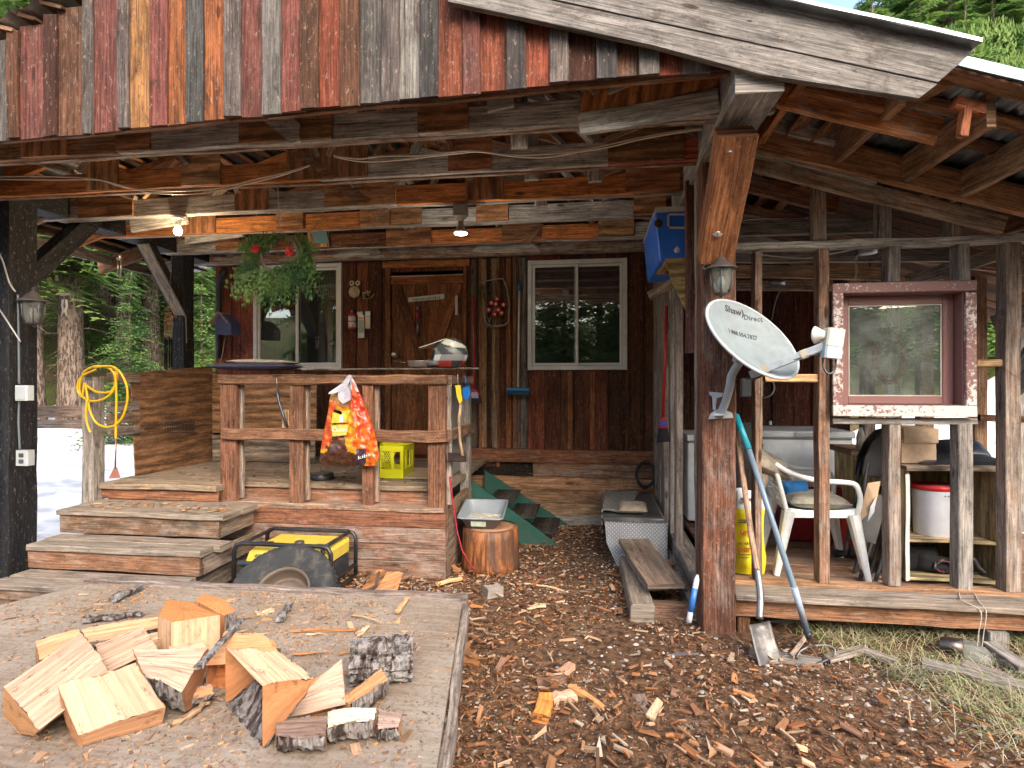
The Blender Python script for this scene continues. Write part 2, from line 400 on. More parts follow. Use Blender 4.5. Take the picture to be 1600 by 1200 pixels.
for ti, (Y, segs, gus, _) in enumerate(TR):
    t = MB(); zb = 2.853+random.uniform(-.006, .006); H = .14
    xs = [xat(s[0], Y) for s in segs]; xs[0] = -4.55; xe = .9
    for i, (a, b, c, wea) in enumerate(segs):
        xa = xs[i]; xb = xs[i+1] if i+1 < len(segs) else xe
        t.box(xa+.002, xb-.002, Y-.019, Y+.019, zb, zb+H+random.uniform(-.008, .004), tuple(1.35*k_ for k_ in c), wea, jit=.003, var=.18)
    # bottom scab strip seen as a paler edge
    t.box(-4.4, .85, Y+.024, Y+.062, zb-.006+random.uniform(-.006, .006), zb+.09, random.choice([BRN, GRAY]), .5, jit=.004)
    # top chords
    for sgn in (-1, 1):
        pe = Vector((RX+sgn*3.4, Y, zroof(RX+sgn*3.4)-.13)); pr = Vector((RX, Y, zroof(RX)-.13))
        if ti >= 0: t.beam(pr, pe, .038, .12, random.choice([BRN, GRAY, ORAN]), .4, up=(0, 0, 1), jit=.004)
    # webs
    nodes = [-3.6, -2.7, -1.75, -.85, 0.05]
    for k, x in enumerate(nodes):
        zt = zroof(x)-.16
        if k % 2 == 0:
            t.beam((x+.03, Y+.002, zb+H*1.02), (x+.33, Y+.002, zroof(x+.33)-.14), .034, .10, random.choice([BRN, GRAY, TAN]), .5, up=(0, 1, 0), jit=.003)
        t.beam((x-.03, Y-.004, zb+H*1.02), (x-.33, Y-.004, zroof(x-.33)-.14), .034, .10, random.choice([BRN, GRAY, DGRAY]), .5, up=(0, 1, 0), jit=.003)
    tro = t.build('truss', M['trusswood'], porch)
    for (a, b, hh) in gus:
        pm = MB(); x0, x1 = xat(a, Y), xat(b, Y)
        pm.box(x0, x1, Y-.019-.0145, Y-.0195, zb+.004, zb+.17*hh+.035, (.36, .18, .085), .2, ax=random.choice('xxz'), jit=.002, var=.35, ch=.002)
        pm.build('gusset_plate', M['ply'], tro)
# triangular gusset and slanted board of the first truss, right side
Y = 2.95
pm = MB(); pm.prism([P(902, 190, Y), P(915, 128, Y), P(1090, 106, Y), P(1130, 130, Y)], (0, .012, 0), (.42, .17, .06), .05)
pm.build('gusset_plate', M['ply'], porch)
pm = MB(); pm.beam(P(905, 196, 2.955), P(1122, 158, 2.955), .03, .11, GRAY, .9); pm.build('scab_board', M['trusswood'], porch)
pm = MB(); Y = 2.94
pm.prism([P(402, 181, Y), P(452, 180, Y), P(467, 192, Y), P(466, 219, Y), P(456, 224, Y)], (0, .03, 0), LGRAY, .9); pm.build('web_board', M['trusswood'], porch)
for (pts, Y) in (([(452,237),(470,233),(522,273),(520,279),(512,279)], 3.53), ([(515,288),(545,288),(580,312),(572,318),(560,318)], 4.10), ([(570,326),(608,322),(606,348),(598,350)], 4.66),
                 ([(785,355),(850,350),(826,382),(805,368)], 5.31), ([(500,352),(512,376),(485,378),(484,358)], 5.31)):
    pm = MB(); pm.prism([P(a, b, Y) for a, b in pts], (0, .02, 0), BRN, .4); pm.build('web_board', M['trusswood'], porch)
pm = MB(); pm.prism([P(487, 359, 5.30), P(509, 358, 5.30), P(514, 380, 5.30), P(490, 380, 5.30)], (0, .004, 0), (.10, .22, .27), 0); pm.build('painted_board', M['tint'], porch)
# back beam against the cabin wall and small paler blocks
pm = MB(); pm.box(-4.5, 1.0, 5.83, 5.92, 2.84, 3.0, BRN, .55, jit=.004); 
pm.prism([P(520, 402, 5.82), P(600, 400, 5.82), P(582, 380, 5.82), P(545, 381, 5.82)], (0, .02, 0), GRAY, .8)
pm.prism([P(735, 396, 5.82), P(845, 393, 5.82), P(830, 378, 5.82), P(750, 380, 5.82)], (0, .02, 0), GRAY, .8)
pm.build('wall_beam', M['trusswood'], porch)
# short diagonal braces at the back left (light boards below truss 5)
for (a, b, c, d, Y, col) in ((290, 372, 380, 360, 4.9, GRAY), (205, 352, 292, 338, 4.3, LGRAY), (800, 150, 760, 158, 2.9, LGRAY)):
    pm = MB(); pm.beam(P(a, b, Y), P(c, d, Y), .03, .12, col, .8); pm.build('web_board', M['trusswood'], porch)
for (px, py0, py1, Y) in ((812, 205, 232, 3.1), (830, 265, 282, 3.65), (845, 313, 322, 4.2), (930, 262, 285, 3.8), (1115, 160, 200, 3.4)):
    pm = MB(); pm.box(xat(px, Y)-.045, xat(px, Y)+.045, Y-.02, Y+.02, zat(px, py1, Y), zat(px, py0, Y)+.3, LGRAY, .8); pm.build('web_board', M['trusswood'], porch)
# roof deck: boards across + metal on top
for sgn in (-1, 1):
    t = MB(); L = 3.30
    n = 22
    for i in range(n):
        d0 = L*i/n; d1 = L*(i+1)/n-.012
        x = RX+sgn*(d0+d1)/2
        gap = random.random() < .12
        t.beam((x, GY-.03, zroof(x)-.022), (x, 6.5, zroof(x)-.022), (d1-d0)*1.03-(.03 if gap else 0), .02, random.choice([BRN, DBRN, BRN, ORAN]), .35, up=(-sgn*-RP*-1, 0, 1), jit=.002, seg=4)
    t.build('roof_boards', M['wood'], porch)
    t = MB()
    xa, xb = RX, RX+sgn*L; nn = 90; pr = None
    for i in range(nn+1):
        x = xa+(xb-xa)*i/nn; z = zroof(x)+.02+.012*(1 if i % 4 < 2 else -1)
        q = (t.av((x, GY-.045, z)), t.av((x, 6.6, z)))
        if pr: t.face((pr[0], q[0], q[1], pr[1]), None, (.42, .47, .5, 0))
        pr = q
    t.build('metal_sheet', M['metal'], porch, fix=False)
# rake boards on the right slope
RY = 2.62
t = MB(); t.prism([P(700, -34, RY), P(1465, 131, RY), P(1436, 153, RY), P(1190, 116, RY), P(1020, 70, RY), P(700, 2, RY)], (0, .035, 0), (.175, .16, .145), 0, gdir=P(1465, 131, RY)-P(700, -34, RY))
t.build('rake_board', M['wood'], porch)
t = MB(); t.prism([P(700, -37, RY), P(1466, 128, RY), P(1524, 77, RY), P(1480, 63, RY), P(700, -106, RY)], (0, .035, 0), (.19, .175, .16), 0, gdir=P(1465, 131, RY)-P(700, -34, RY))
t.build('rake_board', M['wood'], porch)
t = MB(); t.beam(P(1110, -22, RY-.02), P(1527, 68, RY-.02), .06, .022, (.3, .32, .34), 0); t.build('roof_edge', M['metal'], porch)
# --- right bearing beam running front to back and its knee brace, posts
t = MB(); t.box(.63, .84, 2.66, 6.0, 2.80, 3.02, GRAY, .8, jit=.004, endc=(.5, .2, .08)); t.build('bearing_beam', M['wood'], porch)
t = MB(); t.box(.645, .835, 3.47, 3.67, -.05, 2.80, (.14, .058, .034), .38, jit=.004, ch=.008, var=.02); t.build('post', M['wood'], porch)
t = MB(); pa = P(1115, 408, 3.44); pb = P(1150, 195, 2.86)
t.beam(P(1116, 402, 3.40), P(1151, 205, 2.92), .185, .15, (.30, .12, .05), .3, up=(0, 1, 1), jit=.004, ch=.008, var=.03); br = t.build('knee_brace', M['wood'], porch)
t = MB(); c = P(1121, 364, 3.22); t.lathe([(.028, 0), (.028, .006), (.014, .007), (.013, .016), (0, .017)], 18, c, (.45, .43, .4), axis=(0, -1, .35)); 
c = P(1140, 238, 2.90); t.lathe([(.012, 0), (.012, .01), (0, .012)], 8, c, (.3, .3, .28), axis=(0, -1, .4)); t.build('bolt', M['metal'], br)
t = MB(); t.box(.655, .70, 3.72, 3.80, .2, 2.8, GRAY, .6); t.build('stud', M['wood'], porch)
# --- left bearing beam, posts and braces (blackened)
BK = (.018, .020, .024)
t = MB(); t.box(-4.42, -4.24, 2.2, 6.05, 2.86, 3.06, BK, .25, jit=.004); t.build('bearing_beam', M['blackwood'], porch)
t = MB(); t.box(-4.42, -4.24, 3.62, 3.84, -.05, 2.86, BK, .25, jit=.004); lp = t.build('post', M['blackwood'], porch)
t = MB(); t.box(-4.44, -4.25, 3.30, 3.50, -.05, 2.86, DGRAY, .4, jit=.004); t.build('post', M['wood'], porch)
t = MB(); t.box(-4.36, -4.22, 5.40, 5.56, .5, 2.86, BK, .25, jit=.004); t.build('post', M['blackwood'], porch)
def inX(px, py, X): return PX(px, py, X)
t = MB(); t.beam(inX(33, 440, -4.33), inX(140, 345, -4.33), .13, .13, BK, .35, up=(0, 0, 1)); t.build('knee_brace', M['blackwood'], porch)
t = MB(); t.beam(inX(228, 382, -4.30), inX(292, 505, -4.30), .10, .13, BK, .3); kb = t.build('knee_brace', M['blackwood'], porch)
t = MB()
d = Vector((.052, -.0, 0))
t.beam(inX(228, 384, -4.30)+Vector((.03, -.075, .0)), inX(287, 498, -4.30)+Vector((.03, -.075, 0)), .12, .025, LGRAY, .9, jit=.004)
t.beam(inX(287, 495, -4.30)+Vector((.03, -.07, 0)), inX(288, 600, -4.30)+Vector((.03, -.07, -.1)), .10, .025, GRAY, .6, up=(0, 1, 0))
t.build('facing_board', M['wood'], kb)
# left eave: rafter tails, fascia, soffit strip
for Y in (2.99, 3.57, 4.14, 4.7, 5.35, 5.9):
    t = MB(); t.beam((-4.2, Y, zroof(-4.2)-.11), (-5.0, Y, zroof(-5.0)-.11), .038, .12, GRAY, .6); t.build('rafter_tail', M['wood'], porch)
t = MB(); t.beam((-5.0, 2.4, zroof(-5.0)-.1), (-5.0, 6.4, zroof(-5.0)-.1), .03, .10, LGRAY, .8); t.build('fascia', M['wood'], porch)

# ================================================================ CABIN
cabin = thing('cabin', 'dark stained board cabin with two white windows and a braced plank door', 'cabin', (-1.0, 6.2, 0))
WY = 6.1
lw = (xat(398, WY), xat(535, WY), zat(466, 577, WY), zat(466, 413, WY))
rw = (xat(825, WY), xat(980, WY), zat(900, 578, WY), zat(900, 406, WY))
dr = (xat(606, WY), xat(727, WY), .69, zat(666, 421, WY))
wl = MB(); x = -4.36; SK = .80
DKR = (.13, .04, .020); DK = (.085, .032, .016); DKO = (.20, .075, .03); DKG = (.13, .10, .08)
while x < 2.55:
    px = 0
    wdt = random.uniform(.13, .20); x2 = min(2.55, x+wdt)
    for e_ in (*lw[:2], *rw[:2], *dr[:2]):
        if x+.003 < e_ < x2+.03: x2 = e_
    xc = (x+x2)/2
    px_ = 800+FPX*((xc*CY+WY*SY)/(-xc*SY+WY*CY))
    if px_ < 400: c = (.20, .05, .025)
    elif px_ < 730: c = random.choice([DK, DK, DKR])
    elif px_ < 830: c = random.choice([DKO, DKG, DK])
    elif px_ < 1030: c = random.choice([DK, DKR, DK, DKR])
    else: c = random.choice([(.10, .03, .02), (.075, .028, .02)])
    if x < -1.13: segs = [(SK-.2, 3.1)]
    else: segs = [(SK, 3.1)]
    for (a0, a1, b0, b1) in (lw, rw, dr):
        if x2 > a0+.002 and x < a1-.002:
            if x < a0: pass
            s2 = []
            for (z0, z1) in segs:
                if b0 > z0: s2.append((z0, b0+.02))
                if b1 < z1: s2.append((b1-.02, z1))
            segs = [q for q in s2 if q[1]-q[0] > .03]
    # never let a board cross an opening edge: clip x
    xa, xb = x, x2
    for (z0, z1) in segs:
        wl.box(xa+.002, xb-.002, WY-.0, WY+.024, z0, z1, c, .10, ax='z', jit=.002, var=.35, seg=3)
    # batten or dark gap
    if (730 < px_ < 830) or random.random() < .35:
        bc = random.choice([DKO, DKG, (.25, .13, .06)]) if 730 < px_ < 830 else (c[0]*.8, c[1]*.8, c[2]*.8)
        for (z0, z1) in segs:
            if not any(a0-.02 < x2 < a1+.02 and not (z1 <= b0+.03 or z0 >= b1-.03) for (a0, a1, b0, b1) in (lw, rw, dr)):
                wl.box(x2-.02, x2+.02, WY-.019, WY-.001, z0+.003, z1-.003, bc, .25 if 730 < px_ < 830 else .05, ax='z', jit=.002, var=.3, seg=3)
    x = x2
for pxb, cb in ((891, DKO), (926, DKO), (741, DKG), (757, (.25, .15, .07)), (773, (.22, .16, .11)), (818, DGRAY), (795, DKO)):
    xb = xat(pxb, WY)
    wl.box(xb-.028, xb+.028, WY-.022, WY-.003, SK+.01, (rw[2]-.02 if 825 < pxb < 980 else 2.86), cb, .3, ax='z', jit=.002, seg=4)
wl.build('board_wall', M['wood'], cabin)
# skirting planks under the wall
wl = MB()
zs = [.80, .655, .51, .375, .24, .11, -.02]
cols = [(.20, .08, .04), BRN, (.36, .2, .11), (.30, .17, .09), (.32, .2, .12), GRAY]
for i in range(6):
    xa = -1.35 if i == 0 else (-.62 if i == 1 else -1.3)
    wl.box(xa, 1.05, WY-.05+random.uniform(-.006, .006), WY-.004, zs[i+1]+.004, zs[i], cols[i], .35, jit=.003)
wl.build('skirting_planks', M['wood'], cabin)
wl = MB(); wl.box(-1.4, 2.4, WY+.005, WY+.025, .0, .80, (.02, .015, .012), 0); wl.build('gap_shade_board', M['wood'], cabin)  # added near-black board: its colour stands in for shade in the skirting gap
wl = MB(); wl.prism([(-4.4, WY+.03, 3.052), (2.56, WY+.03, 3.052), (RX, WY+.03, 3.80)], (0, .02, 0), DBRN, .2); wl.build('gable_boards', M['wood'], cabin)
# inner room (dark, real): floor, back, sides, ceiling
rm = MB()
def sheet(mb, pts, c): mb.face([mb.av(p) for p in pts], None, (*c, 0))
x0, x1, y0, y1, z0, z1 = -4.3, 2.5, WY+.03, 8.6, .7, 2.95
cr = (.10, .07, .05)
sheet(rm, [(x0, y0, z0), (x1, y0, z0), (x1, y1, z0), (x0, y1, z0)], cr); sheet(rm, [(x0, y1, z0), (x1, y1, z0), (x1, y1, z1), (x0, y1, z1)], cr)
sheet(rm, [(x0, y0, z1), (x1, y0, z1), (x1, y1, z1), (x0, y1, z1)], cr); sheet(rm, [(x0, y0, z0), (x0, y1, z0), (x0, y1, z1), (x0, y0, z1)], cr); sheet(rm, [(x1, y0, z0), (x1, y1, z0), (x1, y1, z1), (x1, y0, z1)], cr)
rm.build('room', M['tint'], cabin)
rm = MB(); rm.box(-4.37, 2.56, 6.14, 8.7, 2.98, 3.05, DBRN, .2); rm.box(-4.37, -4.31, 6.13, 8.7, .0, 2.98, RED, .2); rm.box(2.51, 2.57, 6.13, 8.7, 0, 2.98, DBRN, .2)
rm.build('side_walls', M['wood'], cabin)
WHITE = (.62, .62, .60)
def window(W, mull_px, name='window', sash=None):
    a0, a1, b0, b1 = W
    f = MB(); fw = .045
    for (xa, xb, za, zb) in ((a0, a0+fw, b0, b1), (a1-fw, a1, b0, b1), (a0+fw, a1-fw, b0, b0+fw), (a0+fw, a1-fw, b1-fw, b1)):
        f.box(xa, xb, WY-.035, WY+.05, za, zb, WHITE, 0, jit=.0004, ch=.004, var=0)
    fo = f.build('window', M['plastic'], cabin)
    xm = xat(mull_px, WY)
    s = MB()
    for (xa, xb, yo) in ((a0+fw+.003, xm+.025, -.012), (xm-.025+.002, a1-fw-.003, .012)):
        sw = .03 if sash is None else sash
        for (p, q, za, zb) in ((xa, xa+sw, b0+fw+.003, b1-fw-.003), (xb-sw, xb, b0+fw+.003, b1-fw-.003), (xa+sw, xb-sw, b0+fw+.003, b0+fw+sw), (xa+sw, xb-sw, b1-fw-sw, b1-fw-.003)):
            s.box(p, q, WY+yo-.012, WY+yo+.012, za, zb, WHITE, 0, jit=.0003, ch=.003, var=0)
    s.build('sash', M['plastic'], fo)
    gp = MB(); gp.box(a0+fw+.02, xm, WY-.012-.003, WY-.012+.003, b0+fw+.02, b1-fw-.02, (1, 1, 1), jit=0, ch=.0003); gp.box(xm, a1-fw-.02, WY+.012-.003, WY+.012+.003, b0+fw+.02, b1-fw-.02, (1, 1, 1), jit=0, ch=.0003)
    gp.build('pane', M['glass'], fo); return fo
wo1 = window(lw, 464); wo2 = window(rw, 900)
# left window: curtain folds; right window: dark red blind
def curtain(pts_top, pts_bot, col, folds=9):
    c = MB(); n = folds*6; pr = None
    for i in range(n+1):
        u = i/n; t_ = Vector(pts_top[0]).lerp(Vector(pts_top[1]), u); b_ = Vector(pts_bot[0]).lerp(Vector(pts_bot[1]), u)
        off = Vector((0, .025*math.sin(i/6*2*math.pi), 0)); q = (c.av(t_+off), c.av(b_+off))
        if pr: c.face((pr[0], q[0], q[1], pr[1]), None, (*col, 0), 0, True)
        pr = q
    return c
cz0, cz1 = lw[2]+.05, lw[3]-.05
c = curtain([(xat(485, WY), WY+.12, cz1), (lw[1]-.05, WY+.12, cz1)], [(xat(512, WY), WY+.12, cz0), (lw[1]-.05, WY+.12, cz0)], (.22, .24, .12)); c.build('curtain', M['cloth'], wo1, fix=False)
c = curtain([(lw[0]+.04, WY+.12, cz1), (xat(447, WY), WY+.12, cz1)], [(lw[0]+.03, WY+.12, cz0), (xat(418, WY), WY+.12, cz0)], (.07, .07, .09)); c.build('curtain', M['cloth'], wo1, fix=False)
b = MB(); zz = zat(900, 480, WY); n = 14
for i in range(n):
    za = zz+(rw[3]-.05-zz)*i/n; zb = zz+(rw[3]-.05-zz)*(i+1)/n
    b.box(rw[0]+.05, rw[1]-.05, WY+.07, WY+.085, za+.003, zb, (.16, .03, .04) if i % 3 else (.3, .12, .12), jit=0, ch=.003, ax='x', var=.05)
b.build('blind', M['tint'], wo2)
# door
d = MB(); xa, xb = xat(612, WY), xat(724, WY); za, zb = .70, zat(668, 430, WY)
n = 6
for i in range(n):
    d.box(xa+(xb-xa)*i/n+.001, xa+(xb-xa)*(i+1)/n-.001, WY+.0, WY+.03, za, zb, (.17, .062, .024), .06, ax='z', var=.3, jit=.001, seg=3)
do = d.build('door', M['wood'], cabin)
d = MB(); br = (.21, .075, .028)
d.box(xa, xb, WY-.022, WY-.001, zb-.10, zb, br, .05); d.build('door_brace', M['wood'], do); d = MB(); d.box(xa, xb, WY-.022, WY-.001, za+.02, za+.13, br, .05); 
d.build('door_brace', M['wood'], do); d = MB()
zm = zat(650, 575, WY)
d.beam((xa+.05, WY-.012, zb-.11), (xa+.40, WY-.012, zm), .022, .10, (.10, .035, .016), .0, up=(1, 0, 0)); d.build('door_brace', M['wood'], do); d = MB(); d.beam((xb-.05, WY-.012, zb-.11), (xa+.42, WY-.0125, zm-.06), .022, .10, br, .0, up=(1, 0, 0))
d.build('door_brace', M['wood'], do)
d = MB(); kc = P(618, 554, WY-.02); d.lathe([(.03, 0), (.03, .006), (.012, .01), (.012, .03), (.027, .04), (.03, .055), (.022, .068), (0, .07)], 16, kc, (.75, .73, .7), axis=(0, -1, 0)); d.build('handle', M['metal'], do)
d = MB(); f = (.20, .075, .03)
d.box(dr[0]-.02, xa-.004, WY-.03, WY+.03, .70, dr[3]+.02, f, .05, ax='z'); d.box(xb+.004, dr[1]+.02, WY-.03, WY+.03, .70, dr[3]+.02, f, .05, ax='z'); d.box(dr[0]-.05, dr[1]+.05, WY-.035, WY+.02, dr[3]+.021, dr[3]+.10, ORAN, .05)
d.box(xa, xb, WY-.028, WY-.018, zb-.014, zb-.001, (.5, .33, .22), .1)
d.build('door_frame', M['wood'], cabin)
# stickers and lettering strips on the door
d = MB(); d.prism([P(638, 465, WY-.02), P(694, 459, WY-.02), P(694, 467, WY-.02), P(638, 472, WY-.02)], (0, .002, 0), (.42, .42, .40)); so = d.build('bumper_sticker', M['plastic'], do)
def text_mesh(body, size, mat, parent=None, loc=(0, 0, 0), rot=(R(90), 0, 0), name='lettering', ext=.0008, mtx=None, sx=1.0, shear=0):
    cu = bpy.data.curves.new('t', 'FONT'); cu.body = body; cu.size = size; cu.extrude = ext; cu.align_x = 'LEFT'; cu.resolution_u = 2; cu.shear = shear
    to = bpy.data.objects.new('t', cu); COL.objects.link(to)
    dg = bpy.context.evaluated_depsgraph_get(); me = bpy.data.meshes.new_from_object(to.evaluated_get(dg)); 
    bpy.data.objects.remove(to); bpy.data.curves.remove(cu)
    mm = mtx if mtx is not None else Matrix.Translation(Vector(loc)) @ (Matrix.Rotation(rot[2], 4, 'Z') @ Matrix.Rotation(rot[1], 4, 'Y') @ Matrix.Rotation(rot[0], 4, 'X')) @ Matrix.Diagonal((sx, 1, 1, 1))
    org = ORG.get(parent.name, Vector((0, 0, 0))) if parent is not None else Vector((0, 0, 0))
    me.transform(Matrix.Translation(-org) @ mm)
    me.name = name; me.materials.clear(); me.materials.append(mat)
    o = bpy.data.objects.new(name, me); COL.objects.link(o)
    if parent is not None: o.parent = parent; ORG[o.name] = org
    return o
M['ink'] = plain('ink', (.03, .03, .035), .6, vary=.1)
M['redink'] = plain('red_ink', (.5, .05, .02), .6, vary=.1)
M['whiteink'] = plain('white_ink', (.7, .7, .68), .6, vary=.1)
# roof over the cabin itself (dark underside already by porch roof); gutter pipe on the left corner
d = MB(); d.tube([P(352, 420, 6.0), P(345, 432, 6.02), P(342, 450, 6.05), P(341, 520, 6.06), P(342, 560, 6.06)], .035, 8, BK); d.build('downpipe', M['tint'], cabin)

# ================================================================ DECK
deck = thing('porch_deck', 'weathered plank deck with three wide steps, post railing and plywood side panel', 'deck', (-2.5, 4.3, 0))
DZ = .68
f = MB(); y = 4.40
n = 11
for i in range(n):
    ya = 4.40+(6.08-4.40)*i/n; yb = 4.40+(6.08-4.40)*(i+1)/n
    f.box(-4.05, -1.14, ya+.003, yb-.002, DZ-.04, DZ+random.uniform(-.002, .002), (.25, .17, .105), .6, jit=.002, var=.15)
f.box(-4.05, -2.98, 4.18, 4.398, DZ-.045, DZ, TAN, .5, jit=.003)
f.build('floor', M['deckwood'], deck)
f = MB()
f.box(-4.05, -1.14, 4.43, 4.47, .44, DZ-.042, (.24, .11, .06), .3); f.box(-4.05, -2.98, 4.21, 4.25, .55, DZ-.047, (.25, .11, .055), .25)
f.box(-4.03, -1.13, 4.27, 4.47, .50, .545, (.33, .19, .12), .45, jit=.004)
zz = [.50, .375, .245, .115, -.02]
cs = [(.21, .09, .05), (.235, .11, .065), (.215, .10, .055), (.24, .135, .085)]
for i in range(4): f.box(-3.0, -1.12, 4.28, 4.318, zz[i+1]+.003, zz[i], cs[i], .4, jit=.003)
for i in range(4): f.box(-1.155, -1.117, 4.322, 5.25, zz[i+1]+.003, zz[i]+(.05 if i == 0 else 0), (.24, .14, .085), .5, jit=.003)
f.box(-4.03, -3.99, 4.3, 6.0, 0, .6, GRAY, .5); 
f.build('skirt', M['wood'], deck)
RTZ = 1.572
def dpost(px0, px1, y0=4.275, dy=.05, z0=.547, z1=RTZ-.075, c=(.19, .088, .05)):
    f = MB(); f.box(xat(px0, 4.3), xat(px1, 4.3), y0, y0+dy, z0, z1, c, .3, jit=.003); f.build('railing_post', M['wood'], deck)
for (a, b) in ((347, 372), (454, 475), (567, 584), (670, 697)):
    dpost(a, b)
    f = MB(); f.box(xat(b-4, 4.36), xat(b+10, 4.36), 4.329, 4.365, .56, RTZ-.08, (.30, .19, .13), .6, jit=.003); f.build('railing_post', M['wood'], deck)
f = MB(); f.box(xat(346, 4.3), xat(698, 4.3), 4.25, 4.35, RTZ-.075, RTZ, (.215, .10, .05), .25, jit=.005, ch=.012, seg=16)
f.build('top_rail', M['wood'], deck)
f = MB(); f.box(-1.20, -1.09, 4.36, 5.2, RTZ-.07, RTZ, (.28, .14, .08), .5, jit=.004); f.build('top_rail', M['wood'], deck)
zm = zat(530, 680, 4.26)
f = MB(); f.box(xat(347, 4.25), xat(697, 4.25), 4.235, 4.273, zm-.045, zm+.045, (.20, .10, .055), .3, jit=.005, seg=14); f.box(-1.13, -1.09, 4.29, 5.2, zm-.045, zm+.045, (.27, .14, .08), .5); f.build('middle_rail', M['wood'], deck)
f = MB(); f.box(-1.2, -1.11, 5.10, 5.19, .0, RTZ-.07, GRAY, .7); f.build('railing_post', M['wood'], deck)
f = MB(); f.box(-1.20, -1.19, 4.38, 5.08, .72, RTZ-.09, (.2, .2, .2), 0, ax='z', ch=.002); f.build('grey_panel', M['tint'], deck)
f = MB(); f.box(xat(372, 4.2)+.34, xat(372, 4.2)+.40, 4.262, 4.274, zat(460, 668, 4.3), zat(460, 640, 4.3), TAN, .2); f.build('patch_block', M['wood'], deck)
# side and back plywood
f = MB(); f.prism([PX(205, 583, -4.0), PX(330, 572, -4.0), Vector((-4.0, 5.9, .66)), Vector((-4.0, PX(213, 738, -4.0).y, .67))], (-.015, 0, 0), (.23, .12, .06), .1, gdir=(0, 1, 0)); sp = f.build('side_panel', M['ply'], deck)
f = MB(); f.box(-4.0, -2.83, 5.55, 5.565, .98, 1.6, (.36, .21, .11), .15, ax='x'); f.build('back_panel', M['ply'], deck); f = MB(); f.box(-3.98, -2.83, 5.52, 5.545, .69, .96, (.34, .22, .13), .45, ax='x'); f.build('kick_board', M['ply'], deck)
for (a, b, w_) in ((905, 1015, 14), (1035, 1120, 60), (1128, 1215, 60)):
    pass
st = MB(); random.seed(5)
def X4(x, y): return PX(x, y, -3.984)
for i in range(9): 
    a = 226+i*3.2; st.prism([X4(a, 669), X4(a+2.2, 668), X4(a+2.2, 671-.2*i), X4(a, 672-.2*i)], (.001, 0, 0), BLK)
for (a, b) in ((258, 280), (282, 304)):
    for (u0, v0, u1, v1) in ((a, 659, b, 660), (a, 675, b, 675.8), (a, 659, a+.8, 675), (b-.8, 659, b, 675)):
        st.prism([X4(u0, v0), X4(u1, v0-.4), X4(u1, v1+.3), X4(u0, v1+.6)], (.001, 0, 0), BLK)
    for r in range(2):
        for i in range(5):
            u = a+3+i*3.6; st.prism([X4(u, 662+r*6), X4(u+2.4, 662+r*6), X4(u+2.0, 666+r*6), X4(u, 666+r*6)], (.001, 0, 0), BLK)
st.build('mill_stamp', M['ink'], sp)
# steps
def step(name, x0, x1, yf, yb, zt, hh, c):
    f = MB(); n = max(1, round((yb-yf)/.19))
    for i in range(n):
        f.box(x0+random.uniform(-.01, .02), x1+random.uniform(-.03, .03), yf+(yb-yf)*i/n+.002, yf+(yb-yf)*(i+1)/n-.003, zt-.04, zt+random.uniform(-.003, .003), (.27, .19, .12), .75, jit=.003)
    so = f.build(name, M['deckwood'], deck)
    f = MB(); k = max(1, round(hh/.11)); zt2 = zt-.042
    for i in range(k):
        za, zb = zt2-hh*(i+1)/k+.003, zt2-hh*i/k
        f.box(x0+.02, x1-.03, yf+.02, yf+.06, za, zb, c, .4, jit=.004)
        f.box(x1-.07, x1-.03, yf+.065, 4.24, za, zb, (.2, .13, .08), .6, jit=.004)
        f.box(x0+.02, x0+.06, yf+.065, 4.24, za, zb, (.2, .13, .08), .6, jit=.004)
    f.build('riser', M['wood'], so)
step('step', -4.02, -2.66, 3.78, 4.205, .55, .135, (.19, .105, .06))
step('step', -3.98, -2.60, 3.50, 3.80, .365, .13, (.21, .11, .06))
step('step', -3.95, -2.66, 3.22, 3.52, .19, .13, (.19, .115, .07))
# entry post with outer rails
f = MB(); xp = xat(148, 4.2); f.box(xp-.055, xp+.055, 4.13, 4.24, .3, 1.56, (.27, .18, .12), .7, jit=.004); f.build('entry_post', M['wood'], deck)
f = MB(); f.box(xat(36, 4.35), xp-.06, 4.24, 4.28, zat(90, 652, 4.3), zat(90, 634, 4.3), (.2, .13, .09), .5); f.box(xat(47, 4.3), xp-.06, 4.20, 4.24, zat(90, 668, 4.3), zat(90, 655, 4.3), (.24, .15, .1), .6); f.build('outer_rail', M['wood'], deck)
f = MB()
for (ya, yb) in ((583, 598), (627, 641), (644, 660), (664, 678)):
    f = MB(); f.box(-4.03, -3.99, 4.25, 4.56, zat(180, yb, 4.5), zat(180, ya, 4.5), (.2, .13, .09), .5); f.build('side_rail', M['wood'], deck)

# ================================================================ SHED on the right
shed = thing('open_shed', 'open stud-framed lean-to shed with plank floor on a raised platform right of the porch', 'shed', (2.2, 4.6, 0))
FZ = .24
f = MB(); 
for i in range(12):
    ya = 3.62+(5.95-3.62)*i/12; f.box(.84, 3.6, ya+.003, ya+.19, FZ-.03, FZ+random.uniform(-.002, .002), (.24, .13, .08), .35, jit=.002)
f.build('floor', M['deckwood'], shed)
f = MB(); f.box(.835, 3.5, 3.47, 3.66, FZ-.005, FZ+.03, (.36, .27, .19), .75, jit=.003, seg=16); f.build('front_plank', M['deckwood'], shed)
f = MB(); f.box(.835, 3.5, 3.53, 3.58, FZ-.12, FZ-.008, (.27, .13, .07), .4, jit=.003, seg=16); f.box(.86, .93, 3.54, 3.6, -.05, FZ-.13, DBRN, .3); f.box(2.20, 2.30, 3.52, 3.62, -.05, FZ-.13, GRAY, .6); f.build('rim_joist', M['wood'], shed)
f = MB(); f.box(.84, 3.5, 3.69, 3.78, FZ+.003, FZ+.042, (.28, .15, .08), .35); f.build('bottom_plate', M['wood'], shed)
TPZ = zat(1370, 380, 3.7)
